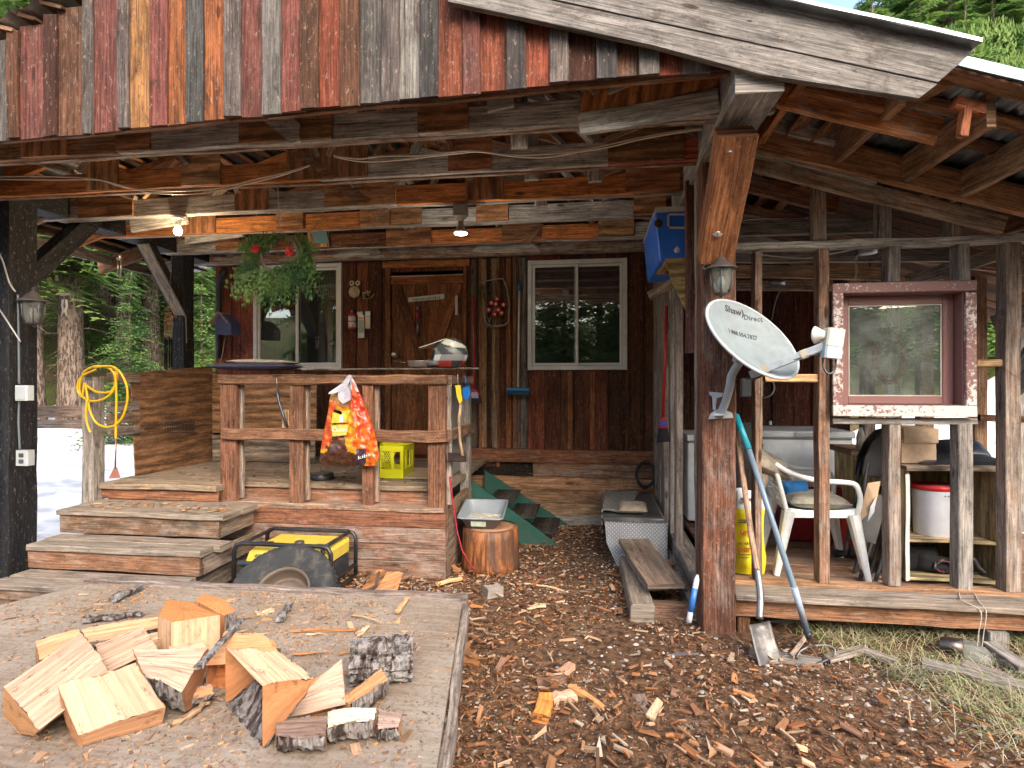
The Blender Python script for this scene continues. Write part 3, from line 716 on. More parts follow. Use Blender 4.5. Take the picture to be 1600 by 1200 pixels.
f = MB(); f.box(.84, 3.5, 3.68, 3.77, TPZ-.02, TPZ+.025, LGRAY, .9, jit=.004, seg=14); f.build('top_plate', M['trusswood'], shed)
wz0, wz1 = zat(1414, 652, 3.66), zat(1414, 441, 3.66)
def stud(a, b, z0, z1, c, wea, y=3.70, dy=.09):
    f = MB(); f.box(xat(a, y), xat(b, y), y, y+dy, z0, z1, c, wea, jit=.003); f.build('stud', M['wood'], shed)
T0 = FZ+.044; T1 = TPZ-.022
stud(1180, 1191, T0, T1, (.26, .15, .10), .5); stud(1280, 1297, T0, T1, (.25, .13, .08), .35)
stud(1389, 1408, T0, wz0-.02, (.25, .15, .10), .5); stud(1498, 1521, T0, wz0-.02, GRAY, .8)
stud(1389, 1408, wz1+.01, T1, (.33, .22, .14), .6); stud(1498, 1517, wz1+.01, T1, GRAY, .8)
stud(1572, 1597, T0, T1, (.30, .21, .15), .6)
stud(1627, 1650, T0, T1, GRAY, .6)
for (a, b) in ((1269, 1291), (1371, 1394), (1480, 1503)):
    f = MB(); y = 3.70; f.box(xat(a, y), xat(b, y), y, y+.05, TPZ+.03, zat((a+b)/2, 250+(a-1269)*.27, y), (.33, .21, .13) if a != 1371 else GRAY, .5); f.build('stud', M['wood'], shed)
f = MB(); y = 3.72
for (a, b, c, d_) in ((1196, 585, 1284, 597), (1528, 562, 1580, 573)): f.box(xat(a, y), xat(c, y), y, y+.07, zat(a, d_, y), zat(a, b, y), TAN, .3)
f.box(xat(1300, y), xat(1524, y), y-.02, y+.07, wz0-.045, wz0-.008, GRAY, .7)
f.build('blocking', M['wood'], shed)
# sloping beams
f = MB(); f.beam(P(1160, 252, 3.64), P(1568, 352, 3.64), .045, .095, (.36, .24, .15), .6, jit=.004); f.build('sloping_brace', M['trusswood'], shed)
f = MB(); f.beam(P(1165, 212, 3.54), P(1640, 325, 3.54), .05, .15, (.34, .19, .10), .4, jit=.004); f.build('rafter', M['trusswood'], shed)
f = MB(); f.beam(P(1180, 178, 3.50), P(1322, 212, 3.50), .035, .14, LGRAY, .9, jit=.004); f.build('rafter', M['trusswood'], shed)
f = MB(); f.beam(P(1190, 122, 2.95), P(1386, 164, 2.95), .05, .075, (.38, .16, .07), .15, jit=.003); f.build('rafter', M['trusswood'], shed)
def zshed(x): return 2.93-.33*(x-1.4)
for (x, c) in ((.98, ORAN), (1.40, (.26, .14, .075)), (1.77, (.27, .15, .08)), (2.07, (.27, .17, .10)), (2.5, BRN), (2.95, BRN), (3.4, BRN)):
    f = MB(); f.beam((x, 3.52 if x < 2 else 3.9, zshed(x)-.085), (x, 2.82, zshed(x)-.085), .042, .15, c, .3, jit=.003); f.build('lookout', M['trusswood'], shed)
# purlins under metal (slope direction) and corrugated metal
for (yy, c) in ((2.78, (.26, .14, .08)), (3.02, (.3, .16, .09)), (3.26, DBRN)):
    f = MB(); f.beam((1.50, yy, zshed(1.50)+.002), (3.7, yy, zshed(3.7)+.002), .10, .02, c, .3); f.build('purlin', M['wood'], shed)
f = MB(); f.beam(P(1322, 214, 3.45), P(1480, 128, 2.80), .08, .03, (.28, .15, .08), .3); f.build('purlin', M['wood'], shed)
c1 = P(1514, 165, 2.84); f = MB(); f.beam(c1+Vector((-.06, 0, .02)), c1+Vector((.06, 0, -.03)), .04, .05, (.45, .15, .07), .1); f.beam(c1+Vector((-.01, 0, -.005)), c1+Vector((-.03, .0, -.14)), .035, .045, (.45, .15, .07), .1, up=(0, 1, 0)); f.build('nailed_block', M['wood'], shed)
f = MB(); pr = None
for i in range(200):
    x = 1.40+2.5*i/199; z = zshed(x)+.026+.009*math.sin(i*2.4*.55)
    q = (f.av((x, 2.70, z)), f.av((x, 6.3, z)))
    if pr: f.face((pr[0], q[0], q[1], pr[1]), None, (.40, .47, .52, 0))
    pr = q
f.build('metal_roof', M['metal'], shed, fix=False)
f = MB(); f.beam((1.43, 2.685, zshed(1.43)+.012), (3.9, 2.685, zshed(3.9)+.012), .012, .05, (.16, .22, .26), 0); f.build('roof_edge', M['metal'], shed)
f = MB()
for i in range(14):
    yy = 3.6+i*.2; f.beam((.86, yy, zshed(.86)-.02), (3.8, yy, zshed(3.8)-.02), .19, .018, random.choice([DBRN, BRN, BRN]), .25, seg=3)
f.build('roof_boards', M['wood'], shed)
# inner rafters and cross boards
inn = [(1150, 395, 1500, 392, 4.3, .15, GRAY), (1150, 424, 1390, 428, 4.7, .10, TAN), (1150, 446, 1300, 447, 5.2, .09, (.30, .18, .1)), (1150, 358, 1370, 352, 4.1, .10, GRAY),
       (1160, 330, 1290, 348, 4.6, .07, (.3, .17, .09)), (1155, 300, 1500, 385, 4.9, .09, (.32, .16, .07)), (1420, 440, 1600, 385, 4.2, .09, GRAY), (1360, 415, 1600, 340, 4.9, .08, BRN),
       (1180, 270, 1300, 312, 5.3, .1, ORAN), (1395, 395, 1600, 420, 4.6, .1, (.3, .18, .1))]
for (a, b, c, d_, Y, h, col) in inn:
    f = MB(); f.beam(P(a, b, Y), P(c, d_, Y), .04, h, col, .45); f.build('ceiling_joist', M['trusswood'], shed)
# far posts and rails at the open back
for (a, b, Y, z1, c) in ((1352, 1368, 5.9, 2.5, (.26, .16, .1)), (1395, 1410, 5.9, 2.5, GRAY), (1438, 1460, 5.6, 2.5, (.28, .16, .09)), (1523, 1543, 5.0, 2.45, (.28, .15, .08)), (1590, 1612, 5.4, 2.3, GRAY)):
    f = MB(); f.box(xat(a, Y), xat(b, Y), Y, Y+.09, FZ, z1, c, .5); f.build('stud', M['wood'], shed)
f = MB(); f.beam(P(1530, 653, 4.9), P(1600, 655, 4.9), .04, .05, DBRN, .4); f.beam(P(1556, 508, 3.95), P(1640, 478, 3.95), .05, .12, GRAY, .9); f.beam(P(1578, 608, 3.86), P(1640, 520, 3.86), .04, .13, GRAY, .9); f.build('blocking', M['wood'], shed)
# left wall of the shed: studs and planks running in depth, seen from the alcove
LW = [(3.80, 3.90, .70, (.28, .17, .10)), (4.62, 4.75, .66, (.28, .18, .12)), (4.98, 5.08, .66, GRAY), (5.25, 5.50, .64, (.27, .20, .15)), (5.55, 5.80, .64, GRAY), (5.85, 6.04, .63, (.27, .2, .15))]
for (ya, yb, x, c) in LW:
    f = MB(); f.box(x, x+.05, ya, yb, .05, 2.79, c, .6, ax='z', jit=.003); f.build('wall_board', M['wood'], shed)
f = MB(); f.box(.655, .79, 3.68, 6.05, .12, .23, (.25, .16, .1), .6, jit=.005); f.box(.62, .80, 3.68, 5.0, -.02, .10, GRAY, .7); f.build('sill_beam', M['wood'], shed)
f = MB(); f.box(xat(1071, 3.9), xat(1092, 3.9), 3.86, 3.92, zat(1080, 552, 3.9), 2.84, (.13, .055, .04), .15, ax='z'); f.build('hanging_board', M['wood'], shed)
# ================================================================ TERRAIN, SNOW, FOREST
def fnoise(x, y, s=1.0, k=0): return noise.noise(Vector((x*s, y*s, k)))
def sstep(a, b, x):
    t = max(0, min(1, (x-a)/(b-a))); return t*t*(3-2*t)
def HH(x, y):
    r = math.hypot((x+.5), (y-2))
    back = sstep(-4, 6, y)
    d = max(0, r-12.5)
    h = (.15+.42*back)*d*sstep(0, 5, d)
    h = min(h, 14+3*back)
    h += fnoise(x, y, .12, 3)*min(1.5, d*.25)+fnoise(x, y, .5, 9)*min(.35, d*.08)
    # snow-side bank left: ground falls slightly then rises
    h += -.12*sstep(-4.6, -6, x)*sstep(12, 9, r)
    near = 1-sstep(5, 9, r)
    h += .018*fnoise(x, y, 1.3, 5)+.02*fnoise(x, y, .4, 6)
    # the litter heap lower right
    h += .05*math.exp(-((x-.9)**2+(y-2.6)**2)/.9)
    return h
axs = []
for i in range(-70, 71):
    t = i/70; axs.append(math.copysign(.5*(math.exp(abs(t)*5.55)-1), t)*.72)
gm = MB(); n = len(axs); ids = {}
for j, yy in enumerate(axs):
    for i, xx in enumerate(axs):
        X_, Y_ = xx+.5, yy+3; ids[i, j] = gm.av((X_, Y_, HH(X_, Y_)))
for j in range(n-1):
    for i in range(n-1):
        a, b, c, d = ids[i, j], ids[i+1, j], ids[i+1, j+1], ids[i, j+1]
        gm.face((a, b, c, d), [(gm.v[k].x, gm.v[k].y) for k in (a, b, c, d)], (1, 1, 1, 0), 0, True)
def ground_mat():
    t = NT('ground_soil'); pos = t.uv(1, 1, 1, 'pos')
    n1 = t.noise(pos, 1.1, 6, .65); n2 = t.noise(pos, 22, 5, .7); n3 = t.noise(pos, 6, 5, .7)
    c = t.mix(t.ramp(n2, .35, .65), (.04, .021, .012), (.17, .095, .052))
    c = t.mix(t.ramp(n1, .50, .70, 0, .5), c, t.mix(t.ramp(n2, .4, .7), (.14, .085, .05), (.30, .22, .155)))
    vo = t.n("ShaderNodeTexVoronoi"); t.l(pos, vo.inputs['Vector']); vo.inputs['Scale'].default_value = 55
    sp = t.math('MULTIPLY', t.ramp(vo.outputs['Distance'], .32, .22), t.ramp(t.noise(pos, 9, 3), .48, .6))
    vc = t.mix(.75, (.42, .37, .31), vo.outputs['Color'], 'MULTIPLY')
    c = t.mix(t.math('MULTIPLY', sp, .5), c, t.mix(.35, (.40, .36, .31), vc))
    # forest floor (moss, needles, litter) away from the yard
    g = t.n("ShaderNodeNewGeometry"); sx = t.n("ShaderNodeSeparateXYZ"); t.l(g.outputs['Position'], sx.inputs[0])
    dx = t.math('ADD', sx.outputs[0], .5); dy = t.math('SUBTRACT', sx.outputs[1], 2)
    rr = t.math('SQRT', t.math('ADD', t.math('MULTIPLY', dx, dx), t.math('MULTIPLY', dy, dy)))
    nf = t.noise(pos, .8, 6, .7); nf2 = t.noise(pos, 3.5, 6, .75)
    ff = t.mix(t.ramp(nf, .42, .58), (.11, .08, .045), (.085, .11, .028))
    ff = t.mix(t.ramp(nf2, .5, .68), ff, (.17, .15, .045)); ff = t.mix(t.ramp(t.noise(pos, 7, 6, .8), .52, .6), ff, (.05, .045, .02))
    c = t.mix(t.ramp(rr, 11.5, 14.5), c, ff)
    t.set(c, .95, spec=.15); t.bump(t.math('ADD', n2, n3), .8, .03); return t.m
M['ground'] = ground_mat()
tag(gm.build('ground', M['ground'], loc=(0, 0, 0), fix=False), kind='structure')
# snow
def snow_mat():
    t = NT('snow'); pos = t.uv(1, 1, 1, 'pos'); n1 = t.noise(pos, 2.5, 6, .6); n2 = t.noise(pos, 60, 4, .6)
    c = t.mix(t.ramp(n1, .45, .66), (.74, .76, .79), (.40, .43, .47)); t.set(c, .6, spec=.3)
    t.b.inputs['Subsurface Weight'].default_value = .0
    t.bump(t.math('ADD', n1, t.math('MULTIPLY', n2, .3)), .5, .05); return t.m
M['snow'] = snow_mat()
def snowpatch(name, x0, x1, y0, y1, f, step=.14):
    s = MB(); nx = int((x1-x0)/step); ny = int((y1-y0)/step); idd = {}
    for j in range(ny+1):
        for i in range(nx+1):
            x = x0+(x1-x0)*i/nx; y = y0+(y1-y0)*j/ny
            idd[i, j] = (s.av((x, y, HH(x, y)+f(x, y))), f(x, y))
    for j in range(ny):
        for i in range(nx):
            q = [idd[i, j], idd[i+1, j], idd[i+1, j+1], idd[i, j+1]]
            if max(k[1] for k in q) > -.04: s.face([k[0] for k in q], None, (1, 1, 1, 0), 0, True)
    return tag(s.build(name, M['snow'], loc=(0, 0, 0), fix=False), kind='structure')
def sleft(x, y):
    e = sstep(-4.55, -5.3, x)*1.0
    far = sstep(-13.2, -11.0, x)*sstep(13.5, 10.5, y)
    b = .10+.34*sstep(-5.0, -8.0, x)+.07*fnoise(x, y, .9, 1)+.03*fnoise(x, y, 3, 2)
    return (b+.12)*e*far*sstep(1.2, 2.5, y)-.12
snowpatch('snow', -14, -4.4, 1.0, 14, sleft)
def sright(x, y):
    b = .18+.10*fnoise(x, y, .7, 1)+.03*fnoise(x, y, 3, 2)
    return (b+.12)*sstep(3.9, 4.8, x+.25*fnoise(x, y, 1, 8))*sstep(16, 13.5, y+.8*fnoise(x, y, .5, 4))*sstep(2.8, 4.5, y)*sstep(16, 14, x)-.12
snowpatch('snow', 3.6, 16.5, 2.5, 16.5, sright, .17)
def spat(cx, cy, r): return lambda x, y: .1*(1-((x-cx)**2+((y-cy)*.8)**2)/r/r)+.03*fnoise(x, y, 3, 2)
for (a, b, r) in ((-10.6, 13.6, .45),): snowpatch('snow', a-r, a+r, b-r*1.3, b+r*1.3, spat(a, b, r), .1)

# ---- conifers
def leaf_mat():
    t = NT('needles'); at = t.n("ShaderNodeAttribute", attribute_name="Col"); pos = t.uv(1, 1, 1, 'pos')
    nn = t.noise(pos, 1.7, 4, .7)
    oi = t.n("ShaderNodeObjectInfo")
    c = t.mix(t.ramp(nn, .35, .68, 0, .7), at.outputs['Color'], (.26, .36, .09))
    c = t.mix(t.math('MULTIPLY', oi.outputs['Random'], .5), c, (.04, .10, .035))
    t.set(c, .6, spec=.3)
    tl = t.n("ShaderNodeBsdfTranslucent"); t.l(c, tl.inputs[0]); ms = t.n("ShaderNodeMixShader"); ms.inputs[0].default_value = .4
    t.l(t.b.outputs[0], ms.inputs[1]); t.l(tl.outputs[0], ms.inputs[2]); t.l(ms.outputs[0], t.out.inputs[0]); return t.m
M['leaf'] = leaf_mat()
def bark_mat(name, c1, c2, sc=1.0, lich=.0):
    t = NT(name); p = t.uv(1, 1, .22, 'obj'); n1 = t.noise(p, 26*sc, 5, .7, .6); n2 = t.noise(t.uv(1, 1, 1, 'obj'), 7*sc, 5, .7)
    c = t.mix(t.ramp(n1, .42, .6), c1, c2)
    if lich: c = t.mix(t.ramp(n2, .5, .65, 0, lich), c, (.34, .35, .34))
    t.set(c, .95, spec=.15); t.bump(t.math('ADD', n1, n2), 1.0, .02); return t.m
M['bark'] = bark_mat('tree_bark', (.06, .042, .032), (.24, .18, .14))
M['logbark'] = bark_mat('log_bark', (.055, .040, .034), (.30, .265, .245), 1.2, .6)
def spray(c, p, d, L, side, cols, n=9, lw=.045):
    """a flat drooping branchlet fan"""
    up = side.cross(d); col0 = random.choice(cols)
    for i in range(n):
        s = (i+.6)/n; base = p+d*(L*s)+Vector((0, 0, -.35*L*s*s))
        for sg in (-1, 1):
            l = L*(.42*(1-s)+.10)*random.uniform(.7, 1.15)
            dd = (d*.62+side*sg*.85+Vector((0, 0, random.uniform(-.35, .05)))).normalized()
            k = random.uniform(.65, 1.3); col = (col0[0]*k, col0[1]*k, col0[2]*k, 0)
            m = 2
            for q in range(m):
                a = base+dd*(l*q/m); b = base+dd*(l*(q+1)/m*1.05)
                wv = dd.cross(up).normalized()*(lw*random.uniform(.6, 1.2))*(1-.3*q)+Vector((0, 0, random.uniform(-.02, .02)))
                mid = (a+b)/2+Vector((0, 0, random.uniform(-.02, .01)))
                c.face([c.av(a), c.av(mid+wv), c.av(b), c.av(mid-wv)], None, col, 0)
CG = [(.08, .16, .04), (.13, .24, .055), (.06, .13, .04), (.19, .27, .07)]
def conifer_meshes(h, r0, crown_from, seed, rmax, nb, lw=.05, trunk_c=None):
    random.seed(seed); tm = MB(); pts = []; rr = []
    n = 14
    for i in range(n+1):
        s = i/n; pts.append(Vector((.06*math.sin(s*5+seed)*s*2, .06*math.cos(s*4+seed)*s*2, h*s-.5*(i == 0)))); rr.append(max(.015, r0*(1.25 if i == 0 else 1)*(1-s)**.8))
    tm.tube(pts, rr, 14, (.2, .15, .12))
    for i in range(int(12+h)):       # dead twigs low on the trunk
        z = random.uniform(.1, .9)*crown_from*1.3+1.0; a = random.uniform(0, 6.28); l = random.uniform(.3, 1.1)
        d = Vector((math.cos(a), math.sin(a), random.uniform(-.4, .1)))
        p = Vector((0, 0, z)); tm.tube([p, p+d*l*.5+Vector((0, 0, .03)), p+d*l+Vector((0, 0, -.15*l))], [.014, .009, .004], 4, (.15, .12, .1))
    cm = MB()
    for i in range(nb):
        s = (i+random.random())/nb; z = crown_from+(h-crown_from)*s
        L = rmax*(1-s)**.75*random.uniform(.55, 1.15)+.12
        a = random.uniform(0, 6.28); d = Vector((math.cos(a), math.sin(a), random.uniform(-.3, .12))).normalized()
        side = Vector((-math.sin(a), math.cos(a), random.uniform(-.3, .3))).normalized()
        p = Vector((0, 0, z))
        cm_n = max(4, int(4+L*4.2)); spray(cm, p+d*.1*L, d, L, side, CG, cm_n, lw)
        if L > .9:
            for sg in (-1, 1):
                d2 = (d*.75+side*sg*.6).normalized(); s2 = (side*.75-d*sg*.6).normalized()
                spray(cm, p+d*L*.3+Vector((0, 0, -.04*L)), d2, L*.5, s2, CG, max(3, int(cm_n*.5)), lw)
    return tm, cm
def tree(name, label, cat, loc, variant, scale=1.0, rz=0.0, group=None, tilt=0.0):
    t = thing(name, label, cat, loc, (tilt, 0, rz), group); t.scale = (scale,)*3
    for nm, me in variant:
        o = bpy.data.objects.new(nm, me); COL.objects.link(o); o.parent = t
    return t
VAR = {}
def mkvar(key, *a, **k):
    tm, cm = conifer_meshes(*a, **k)
    o1 = tm.build('trunk', M['bark'], loc=(0, 0, 0)); o2 = cm.build('crown', M['leaf'], loc=(0, 0, 0), fix=False)
    VAR[key] = [('trunk', o1.data), ('crown', o2.data)]
    bpy.data.objects.remove(o1); bpy.data.objects.remove(o2)
mkvar('big', 17, .27, 4.3, 11, 2.6, 240, .075)
mkvar('mid', 13, .17, 3.4, 12, 2.1, 220, .065)
mkvar('young', 6.0, .07, .4, 13, 1.5, 230, .04)
mkvar('full', 11, .16, .5, 14, 2.4, 330, .07)
random.seed(21)
def at_px(px, d):
    a = (px-800)/FPX; v = Vector((a*CY-SY, a*SY+CY, 0)); v *= d; return v
def gz(x, y): return HH(x, y)
def place(px, d, key, sc, label, cat='tree', name='pine_tree', tilt=0, rz=None, group='forest trees behind the cabin'):
    p = at_px(px, d); return tree(name, label, cat, (p.x, p.y, gz(p.x, p.y)-.1), VAR[key], sc, random.uniform(0, 6.28) if rz is None else rz, group, tilt)
place(112, 12.6, 'big', 1.0, 'thick reddish-barked conifer trunk, widest of those left of the deck, nearest behind the yellow cord')
place(60, 12.2, 'mid', 1.0, 'slim pale grey leaning trunk just right of the black porch post', tilt=R(3), rz=0)
place(193, 14.5, 'mid', 1.1, 'slender grey trunk between the thick trunk and the wind chimes')
place(236, 15.5, 'big', .8, 'dark straight trunk nearest the left of the hanging wind chimes')
place(172, 17.5, 'big', .9, 'conifer further up the mossy slope, between two nearer trunks')
place(28, 13.5, 'mid', 1.0, 'conifer hidden mostly behind the black porch post')
place(205, 10.6, 'young', .62, 'young conifer with bright feathery boughs in front of the trunks left of the chimes', name='young_conifer')
place(318, 12.5, 'young', .75, 'young conifer showing between the black far post and the cabin corner', name='young_conifer')
place(140, 14.5, 'young', .5, 'small young conifer tucked behind the thickest trunk', name='young_conifer')
kk0 = 0
ORDN = ('first', 'second', 'third', 'fourth', 'fifth', 'sixth', 'seventh', 'eighth', 'ninth', 'tenth', 'eleventh', 'twelfth')
for (px, d, key, sc) in ((20, 20, 'full', 1), (85, 19, 'full', .95), (150, 21, 'full', 1.1), (215, 19.5, 'full', 1), (270, 21, 'full', 1.05), (320, 17.5, 'full', .9), (345, 22, 'full', 1.2), (240, 24, 'big', 1.1), (110, 25, 'big', 1.1), (170, 26, 'full', 1.3), (50, 26, 'full', 1.3), (300, 27, 'full', 1.3)):
    place(px, d, key, sc, 'dense conifer high on the mossy slope, %s from the left in the forest wall' % ORDN[(20, 50, 85, 110, 150, 170, 215, 240, 270, 300, 320, 345).index(px)])
for (px, d, key, sc, lb) in ((1557, 17.0, 'full', 1.0, 'dense green conifer seen through the right bay of the shed, nearest behind its snow'), (1505, 14.5, 'full', .9, 'tall dark conifer behind the peeling window frame'), (1440, 15, 'full', .95, 'conifer seen dimly through the dusty pane'),
                             (1600, 17.5, 'full', 1.0, 'tall conifer at the right edge above the metal roof'), (1360, 15.5, 'full', .95, 'conifer behind the left half of the dusty pane')):
    place(px, d, key, sc, lb, group='conifers beyond the shed')
for (px, d, key, sc) in ((1480, 19, 'big', 1.1), (1560, 20, 'full', 1.25), (1640, 20, 'full', 1.2), (1700, 18, 'full', 1.1), (1420, 22, 'full', 1.2)):
    place(px, d, key, sc, 'dark conifer far behind the shed roof, %s from the left' % ORDN[(1420, 1480, 1560, 1640, 1700).index(px)], group='conifers beyond the shed')
# the wood that faces the porch (seen mirrored in the window panes)
for i, (x, y, key, sc) in enumerate(((-4.5, -11, 'full', .8), (-1.2, -12, 'full', .9), (1.6, -11.5, 'full', .8), (4.8, -12.5, 'full', .9), (-8, -13, 'full', 1), (8, -13, 'full', 1), (-3, -16, 'full', 1.2), (3, -16.5, 'full', 1.2), (0.4, -17, 'full', 1.3), (-11, -10, 'full', .9), (11, -11, 'full', 1), (-6, -17, 'full', 1.2), (6.5, -17, 'full', 1.3))):
    tree('pine_tree', 'conifer across the yard facing the porch', 'tree', (x, y, gz(x, y)-.1), VAR[key], sc, i*1.3, 'conifers across the yard')
# near bough above the metal roof, right top
b = MB(); random.seed(3)
# ---- brush pile beyond the snow, right
b = MB(); random.seed(9)
c0 = at_px(1580, 15.5); c0.z = gz(c0.x, c0.y)
for i in range(420):
    p = c0+Vector((random.gauss(0, 2.2), random.gauss(0, .7), random.uniform(0, .9))); a = random.uniform(0, 3.14); l = random.uniform(.3, 1.1)
    d = Vector((math.cos(a), math.sin(a)*.6, random.uniform(-.25, .25)))
    b.tube([p-d*l/2, p+Vector((0, 0, random.uniform(-.05, .08))), p+d*l/2], [.012, .009, .004], 4, random.choice([(.2, .15, .11), (.12, .08, .055), (.28, .22, .17)]))
tag(b.build('brush_pile', M['tint']), 'tangled pile of dead branches beyond the snow at right', 'brush', kind='stuff')
# ---- ground litter
def chip(c, p, l, w_, h, col, tilt=.25, mi=0):
    a = random.uniform(0, 6.28); X = Vector((math.cos(a), math.sin(a), random.uniform(-tilt, tilt))); Yv = Vector((-math.sin(a), math.cos(a), random.uniform(-tilt, tilt)))
    Z = Vector((0, 0, h)); k = random.uniform(.7, 1.25); cl = (col[0]*k, col[1]*k, col[2]*k, 0)
    q = [p+X*l*random.uniform(.35, .55)*sx+Yv*w_*random.uniform(.2, .6)*sy for sx, sy in ((-1, -1), (1, -1), (1, 1), (-1, 1))]
    lo = [c.av(v-Z*.5) for v in q]; hi = [c.av(v+Z) for v in q]
    if random.random() < .35: hi[3] = hi[2]; lo[3] = lo[2]
    ru, rv = random.uniform(0, 50), random.uniform(0, 50); uv = [(ru, rv), (ru+l, rv), (ru+l, rv+w_), (ru, rv+w_)]
    c.face(hi if hi[3] != hi[2] else hi[:3], uv if hi[3] != hi[2] else uv[:3], cl, mi)
    for i in range(4):
        if lo[i] == lo[(i+1) % 4]: continue
        c.face((lo[i], lo[(i+1) % 4], hi[(i+1) % 4], hi[i]), [(ru, rv), (ru+l, rv), (ru+l, rv+h), (ru, rv+h)], cl, mi)
def stone(c, p, r):
    k = random.uniform(.6, 1.3); g_ = random.choice([(.30, .28, .25), (.42, .39, .35), (.24, .21, .19), (.34, .26, .2), (.36, .33, .3)]); cl = (g_[0]*k, g_[1]*k, g_[2]*k, 0)
    sx, sy, sz = random.uniform(.7, 1.3), random.uniform(.7, 1.3), random.uniform(.4, .8); a = random.uniform(0, 3)
    v = [c.av(p+Vector((r*sx*math.cos(a+t*1.2566), r*sy*math.sin(a+t*1.2566), random.uniform(-.1, .2)*r))) for t in range(5)]
    tp = c.av(p+Vector((random.uniform(-.3, .3)*r, random.uniform(-.3, .3)*r, r*sz)))
    bt = c.av(p-Vector((0, 0, r*sz)))
    for t in range(5):
        c.face((v[t], v[(t+1) % 5], tp), None, cl, 0); c.face((v[(t+1) % 5], v[t], bt), None, cl, 0)
random.seed(33)
ch = MB(); CC = [(.40, .20, .10), (.36, .16, .07), (.30, .12, .05), (.45, .29, .18), (.42, .34, .26), (.26, .12, .055), (.22, .10, .05), (.14, .075, .045), (.22, .10, .05), (.15, .08, .045), (.50, .33, .20), (.28, .20, .14), (.10, .055, .035), (.36, .15, .055), (.20, .11, .07)]
def dens(x, y):
    v = fnoise(x, y, .9, 21)+.5*fnoise(x, y, 2.4, 22)
    d = .55+.8*v
    if y < 3.0: d += .35
    if y > 4.4: d -= .35
    if x > 1.3 and y < 3.6: d -= .62*sstep(1.2, 2.0, x-.35*(3-y))
    if x < -.2 and y > 3.2: d += .5
    d -= .55*math.exp(-((x-.15)**2/.25+(y-3.5)**2/.6))
    return d
def free(x, y):
    if y > 4.27 and x < -1.1 : return False
    if x > .62 and y > 3.45: return False
    if y > 6.0: return False
    if x < -2.6 and y > 3.2: return False
    return True
cnt = 0
while cnt < 31000:
    x = random.uniform(-3.4, 4.2); y = random.uniform(.9, 6.0)
    if not free(x, y) or random.random() > dens(x, y): continue
    s = random.random(); l = .010+.038*s**2.6+(.05*random.random() if s > .975 else 0)
    chip(ch, Vector((x, y, HH(x, y)+random.uniform(0, .012)+.02*(s > .9))), l, l*random.choice((.10, .16, .25, .45)), .0015+.004*s*s, random.choice(CC), .35); cnt += 1
for i in range(260):      # bigger shards towards the camera
    x = random.gauss(.25, .75); y = abs(random.gauss(0, .55))+1.55
    l = random.uniform(.04, .10); chip(ch, Vector((x, y, HH(x, y)+random.uniform(.004, .03))), l, l*random.choice((.12, .2, .3, .5)), random.uniform(.003, .010), random.choice(CC[:8]), .5)
tag(ch.build('wood_chips', M['fresh'], loc=(0, 0, 0), fix=False), 'scattered orange and brown wood chips over the yard', 'wood chips', kind='stuff')
st = MB(); cnt = 0
while cnt < 6500:
    x = random.uniform(-2.5, 4.2); y = random.uniform(.9, 6.05)
    if not free(x, y): continue
    if random.random() > .35+1.1*fnoise(x, y, 1.1, 40)+(.25 if y > 4 else 0)+(.2 if x > 1 else 0): continue
    stone(st, Vector((x, y, HH(x, y)+.001)), random.choice([.004, .005, .006, .008, .009, .013])*(1+.4*(random.random() < .06))); cnt += 1
tag(st.build('gravel', M['tint'], loc=(0, 0, 0), fix=False), 'pale grey gravel showing through the chips', 'gravel', kind='stuff')
# gravel band seen past the snow, left and needles litter: same soil material
gr = MB(); cnt = 0; random.seed(8)
while cnt < 17000:
    x = random.uniform(1.15, 4.3); y = random.uniform(1.6, 3.9)
    g = sstep(1.2, 2.0, x-.35*(3-y))*(.5+.9*fnoise(x, y, 1.6, 50))
    if random.random() > g: continue
    a = random.uniform(0, 6.28); l = random.uniform(.06, .24); lean = random.uniform(.5, 1.6)
    d = Vector((math.cos(a), math.sin(a), 0)); s_ = Vector((-d.y, d.x, 0))*random.uniform(.0011, .0022)
    p = Vector((x, y, HH(x, y)))
    col = random.choice([(.40, .34, .2), (.46, .4, .26), (.34, .28, .17), (.13, .19, .05), (.16, .24, .07), (.42, .36, .2)]); pr = None
    for i in range(4):
        s = i/3; q = p+d*l*s*lean*.8+Vector((0, 0, l*.30*math.sin(min(1.57*1.4, s*2.3))))
        e = (gr.av(q-s_*(1-.7*s)), gr.av(q+s_*(1-.7*s)))
        if pr: gr.face((pr[0], pr[1], e[1], e[0]), None, (*col, 0), 0)
        pr = e
    cnt += 1
tag(gr.build('grass', M['tint'], loc=(0, 0, 0), fix=False), 'dry straw and green grass tufts in front of the shed', 'grass', kind='stuff')
# ================================================================ FOREGROUND TABLE AND FIREWOOD
TZ = .30
PALE = (.54, .355, .235); ENDC = (.40, .185, .085); BRK = (.12, .10, .09)
A = PZ(140, 912, TZ); B = PZ(722, 940, TZ); Cx = PZ(692, 1133, TZ); dd = (Cx-B); C_ = B+dd*1.9; E = PZ(-12, 948, TZ)
E2 = E+(E-A)*.0+Vector((-.1, -.6, 0)); D_ = C_+Vector((-3.0, .45, 0))
tab = thing('splitting_platform', 'low weathered plywood platform with split firewood on it, nearest the camera', 'platform', (-1.9, 2.3, 0))
t = MB(); Bc = B+Vector((-.05, .012, 0)); Bd = B+dd*.03
cut = [A, Bc, Bd, C_, D_, E2, E]
t.prism([p+Vector((0, 0, -.022)) for p in cut], (0, 0, .022), (.40, .34, .27), .65, gdir=(1, 0, 0)); t.build('platform_top', M['slab'], tab)
t = MB()
t.beam(A+Vector((-.05, .03, -.012)), B+Vector((.02, .035, -.012)), .05, .075, (.16, .10, .08), .5, jit=.004, seg=20)
